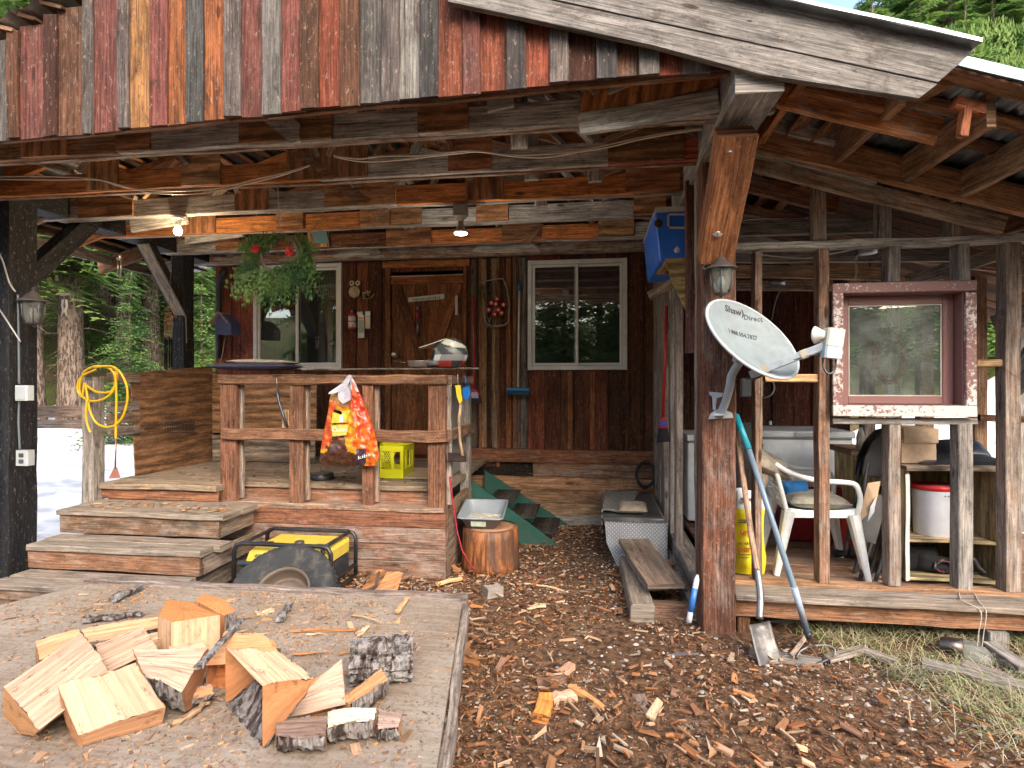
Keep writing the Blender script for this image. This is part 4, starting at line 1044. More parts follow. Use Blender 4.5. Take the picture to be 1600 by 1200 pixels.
t.beam(B+dd*.03+Vector((.022, 0, -.06)), C_+Vector((.022, 0, -.06)), .035, .09, (.22, .16, .12), .7, jit=.004, seg=18)
t.beam(B+dd*.03+Vector((.010, 0, -.13)), C_+Vector((.010, 0, -.13)), .03, .05, (.20, .14, .10), .7, jit=.004, seg=18)
t.beam(E+Vector((0, .02, -.06)), A+Vector((-.02, .02, -.06)), .035, .09, GRAY, .7); t.build('edge_board', M['wood'], tab)
t = MB()
for p in (A+Vector((.3, -.2, 0)), B+Vector((-.35, -.15, 0)), C_+Vector((-.3, .1, 0)), D_+Vector((.3, .1, 0))): t.box(p.x-.1, p.x+.1, p.y-.1, p.y+.1, -.05, TZ-.14, BRN, .5)
t.build('support_block', M['wood'], tab)
# grit and sawdust on the platform
random.seed(44); sw = MB(); n = 0
from mathutils.geometry import intersect_point_tri_2d
def inpoly(x, y, poly):
    c = False; j = len(poly)-1
    for i in range(len(poly)):
        a, b = poly[i], poly[j]
        if (a.y > y) != (b.y > y) and x < (b.x-a.x)*(y-a.y)/(b.y-a.y)+a.x: c = not c
        j = i
    return c
while n < 6500:
    x = random.uniform(-3.2, -.4); y = random.uniform(1.3, 3.1)
    if not inpoly(x, y, cut): continue
    q = .40+1.1*fnoise(x, y, 2.1, 60)+.5*fnoise(x, y, 6, 61)
    if x > -1.1: q -= .35
    if x < -2.3: q -= .15
    q += .5*math.exp(-((x+1.6)**2/.5+(y-2.45)**2/.12))
    if random.random() > q: continue
    s = random.random(); l = .004+.018*s**2+(.05*random.random() if s > .975 else 0)
    chip(sw, Vector((x, y, TZ+.001)), l, l*random.uniform(.15, .6), .0008+.003*s, random.choice([(.40, .25, .15), (.28, .17, .10), (.5, .27, .12), (.2, .13, .09), (.34, .25, .18)]), .15); n += 1
tag(sw.build('sawdust', M['fresh'], loc=(0, 0, 0), fix=False), 'sawdust and small splinters spread over the platform', 'sawdust', kind='stuff')

def logquad(label, quad, h, prof='round', zt=.15, name='firewood', top=PALE, end=ENDC, bark=True, barkv=None, seed=0, dz=(0, 0, 0, 0), under=PALE, mid=0.0, barkcol=BRK, fit=True):
    """split piece: top split face from four photo points at height TZ+zt (u = grain), body hanging h below it"""
    random.seed(seed+100)
    q = [PZ(x, y, TZ+zt+dz[i]) for i, (x, y) in enumerate(quad)]
    nu, nv, nb = 14, 26, 8
    root = thing(name, label, 'firewood', (sum(p.x for p in q)/4, sum(p.y for p in q)/4, TZ), (0, 0, 0), 'split firewood on the platform')
    W = MB(); K = MB()
    def top_pt(u, v): 
        p = q[0]*(1-u)*(1-v)+q[1]*u*(1-v)+q[2]*u*v+q[3]*(1-u)*v
        return p+Vector((0, 0, .012*fnoise(u*.9+seed, v*3, 1, seed)+.007*fnoise(u*1.2, v*19, 1, seed)+.003*fnoise(u*2, v*45, 1, seed)+mid*math.sin(v*3.14)))+(q[1]-q[0])*(.02*fnoise(v*7, seed, 1, 3) if u in (0, 1) else 0)
    def under_pt(u, v):
        if prof == 'round': d = math.sqrt(max(0, 1-(2*v-1)**2)); d = max(d, 0)
        elif prof == 'left': d = (1-v)**.8
        elif prof == 'right': d = v**.8
        elif prof == 'box': d = min(1, min(v, 1-v)*9)
        elif prof == 'vee': d = 1-abs(2*v-1)
        p = top_pt(u, v); d *= h
        dep = p.z-d+.006*fnoise(u*6, v*7, 1, seed+3)
        out = Vector((0, 0, 0))
        return Vector((p.x, p.y, max(TZ+.003, dep)))+out
    T = [[W.av(top_pt(i/nu, j/nv)) for j in range(nv+1)] for i in range(nu+1)]
    L = (q[1]-q[0]).length; Wd = (q[3]-q[0]).length; ru, rv = random.uniform(0, 60), random.uniform(0, 60)
    for i in range(nu):
        for j in range(nv):
            W.face((T[i][j], T[i+1][j], T[i+1][j+1], T[i][j+1]), [(ru+L*i/nu*.5, rv+Wd*j/nv*.6), (ru+L*(i+1)/nu*.5, rv+Wd*j/nv*.6), (ru+L*(i+1)/nu*.5, rv+Wd*(j+1)/nv*.6), (ru+L*i/nu*.5, rv+Wd*(j+1)/nv*.6)], (*top, .0), 0)
    tgt = K if bark else W; col = barkcol if bark else under
    vs = [.5-.5*math.cos(math.pi*j/nb) for j in range(nb+1)]
    def mkshell(mb, push, jit):
        return [[mb.av(under_pt(i/nu, v)+Vector((random.uniform(-jit, jit), random.uniform(-jit, jit), random.uniform(-jit, jit)))) for v in vs] for i in range(nu+1)]
    S = mkshell(tgt, 0, .007 if bark else .002)
    for i in range(nu):
        for j in range(nb):
            tgt.face((S[i][j], S[i][j+1], S[i+1][j+1], S[i+1][j]), [(ru+L*i/nu, vs[j]*.3), (ru+L*i/nu, vs[j+1]*.3), (ru+L*(i+1)/nu, vs[j+1]*.3), (ru+L*(i+1)/nu, vs[j]*.3)], (*col, 0), 0)
    for i, flip in ((0, 0), (nu, 1)):
        a = [W.av(top_pt(i/nu, v)) for v in vs]; b = [W.av(under_pt(i/nu, v)*.985+top_pt(i/nu, v)*.015) for v in vs]
        for j in range(nb):
            W.face((a[j], a[j+1], b[j+1], b[j]), [(rv+vs[j]*.1, ru), (rv+vs[j+1]*.1, ru), (rv+vs[j+1]*.1, ru+.03), (rv+vs[j]*.1, ru+.03)], (*end, 0), 0)
    if bark:
        # rim strip of bark on the long edges
        W.build('split_wood', M['fresh'], root); K.build('bark', M['logbark'], root, fix=False)
    else: W.build('split_wood', M['fresh'], root)
    return root
def chunk(label, pts, zt, h, tilt=(0, 0), top=ENDC, side=PALE, barkside=None, seed=0, name='firewood', lean=(0, 0)):
    random.seed(seed+300)
    P3 = [PZ(x, y, TZ+zt) for x, y in pts]; c = sum(P3, Vector())/len(P3)
    P3 = [p+Vector((0, 0, tilt[0]*(p.x-c.x)+tilt[1]*(p.y-c.y))) for p in P3]
    out = []
    for i in range(len(P3)):
        a, b = P3[i], P3[(i+1) % len(P3)]
        for k in range(4): out.append((a.lerp(b, k/4)+Vector((random.uniform(-.004, .004), random.uniform(-.004, .004), 0)), i))
    root = thing(name, label, 'firewood', (c.x, c.y, TZ), (0, 0, 0), 'split firewood on the platform')
    W = MB(); K = MB(); n = len(out); ru = random.uniform(0, 50)
    cc = W.av(c+Vector((0, 0, .006))); tp = [W.av(p) for p, _ in out]
    for i in range(n): W.face((cc, tp[i], tp[(i+1) % n]), [(ru+.1*k, ru+.1*k) for k in (0, 1, 0)], (*top, .1), 0)
    for i in range(n):
        p, e = out[i]; p2 = out[(i+1) % n][0]; isb = barkside and e in barkside; mb = K if isb else W; j = .006 if isb else .001
        m = 4; prev = None
        for k in range(m+1):
            off = Vector((lean[0]*k/m, lean[1]*k/m, -k/m)); 
            def dn(pp): 
                z = pp.z-h*k/m; return Vector((pp.x+lean[0]*k/m, pp.y+lean[1]*k/m, max(TZ+.002, z)))
            e2 = (mb.av(dn(p)), mb.av(dn(p2)))
            if prev: mb.face((prev[0], prev[1], e2[1], e2[0]), [(ru+h*(k-1)/m, i*.03), (ru+h*(k-1)/m, i*.03+.03), (ru+h*k/m, i*.03+.03), (ru+h*k/m, i*.03)], (*(BRK if isb else side), 0), 0)
            prev = e2
    W.build('split_wood', M['fresh'], root, fix=False)
    if K.f: K.build('bark', M['logbark'], root, fix=False)
    return root
logquad('large pale split log at far left with straight grain and orange cut end lower left', [(5, 1073), (126, 988), (174, 1050), (62, 1140)], .17, 'left', .18, seed=1, dz=(-.07, 0, 0, -.10), bark=False, under=(.58, .33, .17), end=(.42, .21, .09))
logquad('pale split piece wedged behind the large left log', [(148, 1008), (222, 977), (246, 1014), (168, 1052)], .13, 'right', .13, seed=2, bark=False)
logquad('long thin split stick lying behind the pale left pieces', [(126, 984), (247, 964), (250, 980), (140, 1004)], .06, 'round', .08, seed=3, top=(.55, .33, .18))
logquad('short orange-ended stub sticking out behind the large left log', [(55, 1002), (124, 984), (126, 1000), (62, 1032)], .09, 'round', .09, seed=4, top=(.58, .34, .18))
chunk('upright chunk with bright orange sawn top and pale split side facing the camera', [(247, 962), (262, 937), (300, 942), (342, 961), (268, 972)], .17, .17, (.0, .0), top=(.50, .21, .07), side=(.60, .38, .23), seed=5)
chunk('orange chunk with dark bark side at the back right of the upright chunk', [(304, 938), (322, 927), (352, 938), (369, 955), (350, 962)], .14, .14, top=(.58, .25, .09), side=(.5, .22, .09), barkside=(2, 3), seed=6)
logquad('half log lying flat with cream split face up and bark under its front edge', [(207, 1013), (325, 1011), (283, 1082), (226, 1058)], .13, 'round', .14, seed=7, top=(.58, .40, .275))
logquad('cream split block in front at left with bark along its left end', [(90, 1070), (122, 1148), (258, 1105), (215, 1040)], .19, 'box', .2, seed=8, dz=(-.01, -.155, -.14, .01), bark=False, top=(.57, .385, .255), under=(.34, .17, .085), end=(.34, .17, .085))
logquad('orange split piece standing behind the lichen-covered bark slab', [(352, 986), (412, 992), (440, 1024), (322, 1040)], .17, 'right', .17, seed=9, dz=(0, 0, -.03, -.08), bark=False, top=(.60, .30, .14), under=(.5, .18, .06), end=(.40, .17, .07))
logquad('thick wedge with grey lichen bark on its left and orange cut end facing camera', [(352, 1012), (410, 1070), (490, 1060), (436, 1019)], .21, 'left', .21, seed=10, top=(.66, .42, .26), end=(.42, .18, .075), bark=True, under=ENDC)
logquad('clean cream wedge to the right of the bark slab piece', [(488, 1062), (534, 1030), (540, 1102), (430, 1124)], .13, 'right', .13, seed=11, dz=(0, 0, -.04, -.09), bark=False, top=(.58, .40, .285), under=(.55, .3, .15))
logquad('narrow dark-sided wedge between the cream wedge and the grey bark log', [(532, 1092), (596, 1045), (606, 1062), (548, 1100)], .08, 'round', .09, seed=12, top=(.50, .24, .11))
logquad('half round slice with white cut face at the bottom right of the heap', [(512, 1112), (588, 1106), (584, 1128), (512, 1138)], .07, 'round', .08, seed=13, top=(.66, .5, .38))
logquad('bark-covered offcut at the very bottom right of the heap', [(592, 1106), (628, 1118), (622, 1136), (590, 1140)], .06, 'round', .06, seed=14, top=(.42, .30, .24), bark=True)
logquad('low bark-covered piece along the bottom below the cream wedge', [(430, 1124), (512, 1120), (508, 1150), (432, 1150)], .07, 'round', .08, seed=15, top=(.20, .13, .10))
logquad('narrow cream wedge lying between the back stick and the upright chunk', [(196, 1000), (258, 985), (262, 996), (206, 1014)], .07, 'round', .07, seed=21, bark=False, top=(.55, .36, .23))
logquad('short rough splinter block in front of the upright chunk', [(262, 1012), (318, 1003), (322, 1012), (270, 1022)], .10, 'vee', .06, seed=22, bark=False, top=(.50, .33, .22))
logquad('orange-brown split piece lying at the back right of the bark slab piece', [(376, 1006), (424, 1000), (436, 1014), (396, 1022)], .13, 'round', .13, seed=23, top=(.46, .22, .10))
logquad('long cream split piece between the left log and the front block', [(150, 1056), (212, 1036), (222, 1050), (165, 1074)], .12, 'right', .12, seed=24, bark=False, top=(.56, .37, .24))
logquad('low dark-edged wedge under the right side of the half log', [(262, 1086), (330, 1070), (334, 1084), (280, 1098)], .05, 'vee', .05, seed=25, top=(.44, .24, .12))
for i_ in range(34):
    random.seed(500+i_); a_ = random.uniform(-.6, .7); l_ = random.uniform(.06, .22); p_ = PZ(random.uniform(60, 620), random.uniform(950, 1120), TZ+random.uniform(.006, .02)); d_ = Vector((math.cos(a_), math.sin(a_), random.uniform(-.04, .1)))
    if i_ == 0: spl = MB()
    spl.beam(p_-d_*l_/2, p_+d_*l_/2, random.uniform(.006, .02), random.uniform(.003, .008), random.choice([(.5, .3, .17), (.38, .18, .08), (.2, .12, .08), (.55, .4, .27)]), 0, jit=.004, ch=.002, seg=3, taper=.3)
tag(spl.build('splinters', M['fresh']), 'loose long splinters lying among the firewood', 'splinters', kind='stuff')
# big bark log, bark facing camera
random.seed(77); r0 = PZ(548, 1034, TZ+.085); r1 = PZ(645, 1026, TZ+.085); root = thing('firewood', 'thick grey fissured bark log lying crosswise at the right of the heap', 'firewood', ((r0.x+r1.x)/2, (r0.y+r1.y)/2, TZ), (0, 0, 0), 'split firewood on the platform')
K = MB(); d = (r1-r0).normalized(); L = (r1-r0).length; side = d.cross(Vector((0, 0, 1))).normalized(); nn = 26; mm = 34
rings = []
for i in range(nn+1):
    ring = []
    for k in range(mm):
        a = math.pi*(-.42+1.30*k/(mm-1)); v = -side if True else side
        s = i/nn*L; f = abs(noise.noise(Vector((s*7, a*3.2+.9*noise.noise(Vector((s*9, a, 2))), 4))))
        r = .088-.020*(f < .10)-.008*(f < .2)+.004*noise.noise(Vector((s*40, a*14, 1)))
        p = r0+d*s+side*(math.cos(a)*r)+Vector((0, 0, math.sin(a)*r)); ring.append(K.av((p.x, p.y, max(TZ+.004, p.z))))
    rings.append(ring)
for i in range(nn):
    for k in range(mm-1): K.face((rings[i][k], rings[i][k+1], rings[i+1][k+1], rings[i+1][k]), None, (*BRK, 0), 0, False)
W = MB()
for i in (0, nn):
    c = W.av(r0+d*(L*i/nn)); rv_ = [W.av(K.v[k]*.98+(r0+d*(L*i/nn))*.02) for k in rings[i]]
    for k in range(mm-1): W.face((c, rv_[k], rv_[k+1]), None, (.5, .3, .17, 0), 0)
W.face([W.av(K.v[rings[0][0]]), W.av(K.v[rings[nn][0]]), W.av(K.v[rings[nn][-1]]), W.av(K.v[rings[0][-1]])], None, (*PALE, 0), 0)
W.build('split_wood', M['fresh'], root, fix=False); K.build('bark', M['logbark'], root, fix=False)
# lichen patch on the bark slab piece, slivers and dark bark strips
def strip(label, pts, wd, z, col, seed, mat='logbark', name='bark_strip'):
    random.seed(seed); t = MB(); t.beam(PZ(*pts[0], TZ+z[0]), PZ(*pts[1], TZ+z[1]), wd, wd*.6, col, 0, jit=.006, seg=7, ch=.006, taper=.6)
    tag(t.build(name, M[mat]), label, 'bark', 'bark strips on the platform')
strip('long dark bark sliver propped diagonally over the cream half log', ((310, 1042), (381, 967)), .03, (.16, .18), BRK, 1)
strip('dark bark strip lying behind the split pieces at left', ((132, 968), (224, 958)), .045, (.02, .02), (.1, .06, .05), 2)
strip('short dark bark stick near the far edge of the platform', ((175, 936), (222, 915)), .05, (.025, .03), (.1, .07, .05), 3)
strip('reddish bark curl lying in the sawdust at the middle of the platform', ((438, 968), (452, 944)), .04, (.02, .02), (.2, .07, .04), 4)
strip('pale offcut stick near the right far corner of the platform', ((620, 957), (638, 934)), .03, (.015, .02), (.5, .27, .14), 5, 'fresh')
strip('pale flat splinter beside the reddish bark curl', ((400, 960), (428, 953)), .035, (.01, .01), (.6, .42, .26), 6, 'fresh')
strip('flat pale splinter in front of the sawdust line', ((560, 990), (578, 978)), .03, (.01, .01), (.6, .4, .24), 7, 'fresh')
strip('long thin orange splinter lying left to right', ((455, 986), (556, 984)), .02, (.01, .01), (.45, .2, .09), 8, 'fresh')
strip('grey-brown stick in front of the cream half log', ((270, 1130), (326, 1098)), .03, (.015, .02), (.4, .25, .15), 9, 'fresh')
t = MB(); random.seed(5)
for i in range(60):
    u = random.random(); p = PZ(402+random.gauss(0, 5), 1102+random.uniform(-34, 32), TZ+.12); 
# scattered larger chips on the ground in front (single pieces)
random.seed(12)
def gpiece(label, px, py, l, w_, h, col, a, name='wood_offcut', mat='fresh', wea=.0):
    p = PZ(px, py, .03); t = MB(); d = Vector((math.cos(a), math.sin(a), .05)); t.beam(p-d*l/2, p+d*l/2, w_, h, col, wea, jit=.006, ch=.006, seg=4)
    tag(t.build(name, M[mat]), label, 'offcut', 'wood offcuts lying on the ground')
gpiece('grey-brown rectangular offcut in the middle of the chips', 884, 1048, .10, .055, .03, (.42, .25, .16), .9)
gpiece('bright orange splintered stub at the bottom centre', 848, 1108, .16, .07, .05, (.62, .25, .06), 1.5)
gpiece('pale cream offcut right of the orange stub', 880, 1090, .11, .06, .04, (.62, .42, .28), .4)
gpiece('weathered grey offcut near the bottom edge', 1010, 1108, .20, .055, .025, (.24, .17, .13), 1.9)
gpiece('long orange split sliver right of the orange stub', 918, 1090, .22, .03, .03, (.55, .26, .1), 2.4)
gpiece('grey rounded offcut near the platform corner', 770, 925, .12, .10, .08, (.26, .22, .19), .6, wea=.0)
gpiece('thick brown split stick under the right edge of the platform', 728, 1035, .16, .045, .04, (.28, .12, .05), 2.8)
gpiece('brown split stick lying just below the other under the platform edge', 731, 1024, .13, .04, .035, (.24, .11, .05), 2.6)
gpiece('thin straw-coloured stick in front of the stump', 850, 917, .30, .012, .01, (.55, .4, .24), 2.9)
gpiece('pale flat chip in front of the stump', 838, 947, .12, .05, .012, (.6, .42, .24), .2)
gpiece('dark brown weathered offcut left of the grey-brown one', 862, 1063, .14, .04, .03, (.2, .11, .07), 0.1)
gpiece('pale split stick leaning over chips left of the stump', 702, 908, .2, .03, .025, (.55, .33, .17), .7)
# two brown split slabs and a steel bar behind the platform, right of the tyre
t = MB(); t.prism([PZ(562, 923, .05), P(590, 889, 4.0), P(598, 890, 4.0), PZ(578, 926, .05)], (.035, .0, -.01), (.34, .15, .06), .2, gdir=(0, 1, 1)); tag(t.build('split_slab', M['wood']), 'brown split slab leaning beside the steel bar', 'offcut')
t = MB(); t.prism([PZ(588, 925, .05), P(600, 893, 4.0), P(624, 893, 4.0), PZ(612, 926, .05)], (.03, .0, -.01), (.46, .22, .10), .1, gdir=(0, 1, 1)); tag(t.build('split_slab', M['wood']), 'lighter tan split slab, rightmost behind the platform', 'offcut')
t = MB(); t.tube([P(592, 895, 3.9), P(588, 915, 3.35), P(580, 922, 3.2), P(548, 930, 3.08)], .011, 8, (.3, .3, .3)); tag(t.build('steel_bar', M['metal']), 'bent grey steel bar hooked over the far platform edge', 'steel bar')

# ================================================================ TYRE, GENERATOR, STUMP AND THINGS AROUND THE DECK
ty = thing('spare_tyre', 'muddy tyre on a rusty rim leaning back against the generator', 'tyre', (-1.75, 3.4, 0))
axd = Vector((.12, -.66, .75)).normalized(); tc = Vector((-1.62, 3.33, .225)); tc = P(444, 934, 3.42); tc.z = .135
t = MB(); prof = [(.165, -.05), (.19, -.072), (.235, -.092), (.285, -.098), (.315, -.088), (.330, -.07), (.335, 0), (.330, .07), (.315, .088), (.285, .098), (.235, .092), (.19, .072), (.165, .05)]
def tread(th, z):
    return 1.0
t.lathe(prof, 72, tc, (.02, .02, .02), axis=axd, cap=False); 
qm = axd.to_track_quat('Z', 'Y').to_matrix()
for k in range(60):
    a = 2*math.pi*k/60
    for sgn in (-1, 1):
        for (z0, z1) in ((.015, .045), (.052, .084)):
            aa = a+(.05 if z0 > .04 else 0)+(.03 if sgn > 0 else 0); er = Vector((math.cos(aa), math.sin(aa), 0)); r = .336 if z0 < .04 else .327
            p0 = tc+qm @ (er*r+Vector((0, 0, sgn*z0))); p1 = tc+qm @ (er*(r-(.002 if z0 < .04 else .010))+Vector((0, 0, sgn*z1)))
            t.beam(p0, p1, .014, .010, (.02, .02, .02), 0, up=qm @ er, jit=0, seg=1)
t.build('rubber_tyre', M['rubber'], ty)
t = MB(); t.lathe([(.172, .060), (.162, .068), (.155, .04), (.150, -.03), (.135, -.04), (.11, .0), (.085, .012), (.06, .005), (.045, -.03), (0, -.03)], 40, tc, (.10, .07, .05), axis=axd, cap=False); t.build('rim', M['tint'], ty)

gn = thing('portable_generator', 'yellow and black portable generator in a tubular frame behind the tyre', 'generator', (-1.72, 3.95, 0))
gx0, gx1, gy0, gy1, gz1 = xat(367, 3.75), xat(518, 3.75), 3.74, 4.16, .50
t = MB(); r = .016; k = (.014, .015, .018)
g_top = zat(440, 851, 3.75)+.0
def hoop(y):
    return [(gx0, y, .03), (gx0, y, g_top-.05), (gx0+.02, y, g_top-.012), (gx0+.06, y, g_top), (gx1-.06, y, g_top), (gx1-.02, y, g_top-.012), (gx1, y, g_top-.05), (gx1, y, .03)]
t.tube(hoop(gy0), r, 8, k); t.tube(hoop(gy1), r, 8, k)
for x in (gx0+.05, gx1-.05): t.tube([(x, gy0, g_top-.004), (x, gy1, g_top-.004)], r*.9, 8, k)
for x in (gx0, gx1):
    for z in (.04, .12): t.tube([(x, gy0, z), (x, gy1, z)], r*.9, 8, k)
t.tube([(gx1-.08, gy0+.03, g_top-.03), (gx1-.05, gy0+.16, .10)], r*.8, 6, k)
t.build('tube_frame', M['plastic'], gn)
t = MB(); Yc = (.62, .46, .06); tx0, tx1 = gx0+.11, gx1-.03; tz0, tz1 = g_top-.13, g_top-.035
t.prism([(tx0-.03, gy0+.02, tz0), (tx1, gy0+.02, tz0), (tx1, gy0+.03, tz1-.02), (tx1-.02, gy0+.06, tz1), (tx0+.02, gy0+.06, tz1), (tx0-.01, gy0+.03, tz1-.03)], (0, gy1-gy0-.08, 0), Yc); t.build('fuel_tank', M['plastic'], gn)
t = MB(); t.lathe([(.034, 0), (.034, .015), (.026, .02), (0, .021)], 18, ((tx0+tx1)/2, gy0+.17, tz1), (.05, .05, .05)); t.build('fuel_cap', M['plastic'], gn)
t = MB(); t.box(gx0+.03, gx1-.04, gy0+.03, gy1-.04, .08, tz0-.01, (.03, .035, .045), 0, ch=.02); t.box(gx0+.015, gx0+.22, gy0+.005, gy0+.05, .20, tz0-.005, (.035, .045, .06), 0, ch=.015); t.build('engine', M['plastic'], gn)
text_mesh('4000', .042, M['ink'], gn, loc=(tx0+.035, gy0+.012, tz0+.028), shear=.2)
t = MB(); t.box(tx0+.0, tx0+.10, gy0+.10, gy0+.16, tz1, tz1+.012, (.04, .04, .05)); t.box(tx1-.16, tx1-.05, gy0+.12, gy0+.18, tz1, tz1+.003, (.1, .1, .1)); t.build('warning_plate', M['plastic'], gn)

# stump
sx_, sy_ = P(766, 860, 4.62).x, 4.62
stp = thing('stump', 'barkless reddish-brown log round standing on end under the litter tray', 'stump', (sx_, sy_, 0))
t = MB(); random.seed(4); prof = [(.245, -.03), (.24, .05), (.235, .15), (.232, .25), (.228, .325), (.215, .333)]
t.lathe(prof, 64, (sx_, sy_, 0), (.30, .11, .035, 0), rad=lambda th, z: 1+.035*noise.noise(Vector((math.cos(th)*1.4, math.sin(th)*1.4, z*.4)))+.012*noise.noise(Vector((math.cos(th)*9, math.sin(th)*9, z*.5))))
def stump_mat():
    t = NT('stump_wood'); p = t.uv(1, 1, .12, 'obj'); n1 = t.noise(p, 30, 6, .7, .4); n2 = t.noise(t.uv(1, 1, .35, 'obj'), 6, 5, .7)
    c = t.mix(t.ramp(n1, .4, .6), (.10, .032, .010), (.34, .125, .038)); c = t.mix(t.ramp(n2, .48, .62, 0, .75), c, (.07, .045, .035)); c = t.mix(t.ramp(n2, .38, .30, 0, .8), c, (.40, .2, .09))
    t.set(c, .55); t.bump(n1, .7, .012); return t.m
M['stump'] = stump_mat(); t.build('trunk_round', M['stump'], stp)
t = MB(); t.lathe([(.213, .334), (.15, .337), (.07, .339), (0, .34)], 48, (sx_, sy_, 0), (.36, .2, .12, 0)); t.build('cut_top', M['fresh'], stp)
# litter tray
lt = thing('litter_tray', 'grey plastic tray half full of pale litter on the stump', 'tray', (sx_-.04, sy_-.02, .335))
t = MB(); cx, cy = sx_-.055, sy_-.01; z0 = .342
def rrect(w_, d, z, r=.05, n=5, off=(0, 0)):
    pts = []
    for (qx, qy, a0) in ((1, 1, 0), (-1, 1, 90), (-1, -1, 180), (1, -1, 270)):
        for k in range(n):
            a = R(a0+90*k/(n-1)); pts.append(Vector((cx+off[0]+qx*(w_/2-r)+r*math.cos(a), cy+off[1]+qy*(d/2-r)+r*math.sin(a), z)))
    return pts
rings = []
for (w_, d, z, fr) in ((.25, .27, z0, 0), (.27, .29, z0+.03, 0), (.345, .37, z0+.145, 1), (.365, .39, z0+.147, 1), (.365, .39, z0+.135, 1), (.345, .37, z0+.138, 1)):
    pass
def loft(mb, loops, col, sm=True, closed_bottom=True):
    ids_ = [[mb.av(p) for p in lp] for lp in loops]; n = len(ids_[0])
    for i in range(len(ids_)-1):
        for k in range(n): mb.face((ids_[i][k], ids_[i][(k+1) % n], ids_[i+1][(k+1) % n], ids_[i+1][k]), None, (*col, 0), 0, sm)
    if closed_bottom: mb.face(ids_[0][::-1], None, (*col, 0), 0)
    return ids_
GT = (.20, .235, .27)
def low(lp, z_front, z_back):
    for p in lp:
        f = (p.y-cy)/.37+.5; p.z = z_front+(z_back-z_front)*sstep(.1, .75, f)
    return lp
l1 = rrect(.24, .26, z0); l2 = low(rrect(.35, .37, 0), z0+.095, z0+.17); l3 = low(rrect(.375, .395, 0), z0+.097, z0+.172); l4 = low(rrect(.375, .395, 0), z0+.087, z0+.162)
lo_ = loft(t, [l1, l2, l3, l4], GT); lin = low(rrect(.342, .362, 0), z0+.09, z0+.165); lbt = rrect(.232, .252, z0+.006); loft(t, [lbt, lin], GT)
t.build('tray', M['plastic'], lt)
t = MB(); lp = rrect(.28, .30, z0+.055); c = t.av((cx, cy+.01, z0+.062)); ii = [t.av(p+Vector((0, 0, .01*math.sin(i*1.7)))) for i, p in enumerate(lp)]
for i in range(len(ii)): t.face((c, ii[i], ii[(i+1) % len(ii)]), None, (.45, .42, .36, 0), 0)
t.build('litter', M['cloth'], lt)
t = MB(); t.beam((cx-.07, cy-.166, z0+.045), (cx+.05, cy-.166, z0+.045), .002, .04, (.38, .45, .36), 0, jit=0, ch=.0005); t.build('paper_label', M['tint'], lt)
# leash
t = MB(); pts = [P(703, 745, 4.22), P(706, 775, 4.22), P(710, 800, 4.24), P(714, 830, 4.26), P(722, 860, 4.28), P(736, 884, 4.3), P(745, 893, 4.3)]
pts[-1].z = max(.02, pts[-1].z); t.tube(pts, [.009, .008, .008, .007, .007, .006, .006], 6, (.30, .02, .03)); tag(t.build('dog_leash', M['cloth']), 'dark red leash hanging down the deck corner post to the ground', 'leash')

# green stair
gs = thing('stair_ramp', 'green painted step frame with dark perforated treads propped against the deck', 'steps', (-.7, 5.6, 0))
GN = (.022, .10, .08)
for (pa, pb, Y) in (((737, 752), (872, 850), 5.30), ((760, 738), (884, 816), 5.95)):
    a_, b_ = P(*pa, Y), P(*pb, Y); t = MB(); t.prism([a_+Vector((-.02, 0, .02)), a_+Vector((-.02, 0, -.28)), b_+Vector((-.32, 0, -.03)), b_+Vector((.03, 0, -.03))], (0, .022, 0), GN); t.build('stringer', M['tint'], gs)
a_, b_ = P(737, 752, 5.3), P(872, 850, 5.3)
for f in (.22, .47, .72):
    p = a_.lerp(b_, f); t = MB(); 
    for i in range(9):
        t.tube([(p.x-.02+i*.028, 5.32, p.z-.07), (p.x-.02+i*.028, 5.95, p.z-.07)], .006, 4, (.03, .025, .02))
    for i in range(16): t.tube([(p.x-.03, 5.33+i*.04, p.z-.07), (p.x+.215, 5.33+i*.04, p.z-.07)], .006, 4, (.03, .025, .02))
    t.tube([(p.x-.03, 5.32, p.z-.075), (p.x-.03, 5.95, p.z-.075)], .014, 4, (.05, .035, .025)); t.build('tread', M['tint'], gs)

# checker plate tool box
def checker():
    t = NT('checker_plate'); tc_ = t.uv(1, 1, 1, 'pos')
    sp = t.n("ShaderNodeSeparateXYZ"); t.l(tc_, sp.inputs[0])
    x = t.math('ADD', sp.outputs[0], t.math('MULTIPLY', sp.outputs[1], .5)); z = t.math('ADD', sp.outputs[2], t.math('MULTIPLY', sp.outputs[1], .9))
    S = 62.0
    u = t.math('MULTIPLY', t.math('ADD', x, z), S*.5); v = t.math('MULTIPLY', t.math('SUBTRACT', x, z), S*.5)
    su = t.math('ABSOLUTE', t.math('SINE', t.math('MULTIPLY', u, 3.14159))); sv = t.math('ABSOLUTE', t.math('SINE', t.math('MULTIPLY', v, 3.14159)))
    par = t.math('MODULO', t.math('ADD', t.math('FLOOR', u), t.math('ADD', t.math('FLOOR', v), 400.0)), 2.0)
    a = t.math('MULTIPLY', t.math('POWER', su, 1.0), t.math('POWER', sv, 6.0)); b = t.math('MULTIPLY', t.math('POWER', sv, 1.0), t.math('POWER', su, 6.0))
    h = t.mix(par, a, b)
    hm = t.ramp(h, .25, .6); nz = t.noise(t.uv(1, 1, 1, 'obj'), 7, 5, .7)
    c = t.mix(hm, (.42, .44, .46), (.80, .82, .84)); c = t.mix(t.ramp(nz, .5, .7, 0, .5), c, (.25, .23, .2))
    t.set(c, .38, .3); t.bump(hm, .8, .01); return t.m
M['checker'] = checker()
bx0, bx1 = xat(945, 4.76), xat(1043, 4.76); by0, by1 = 4.76, 5.86; bz = zat(995, 812, 4.76)
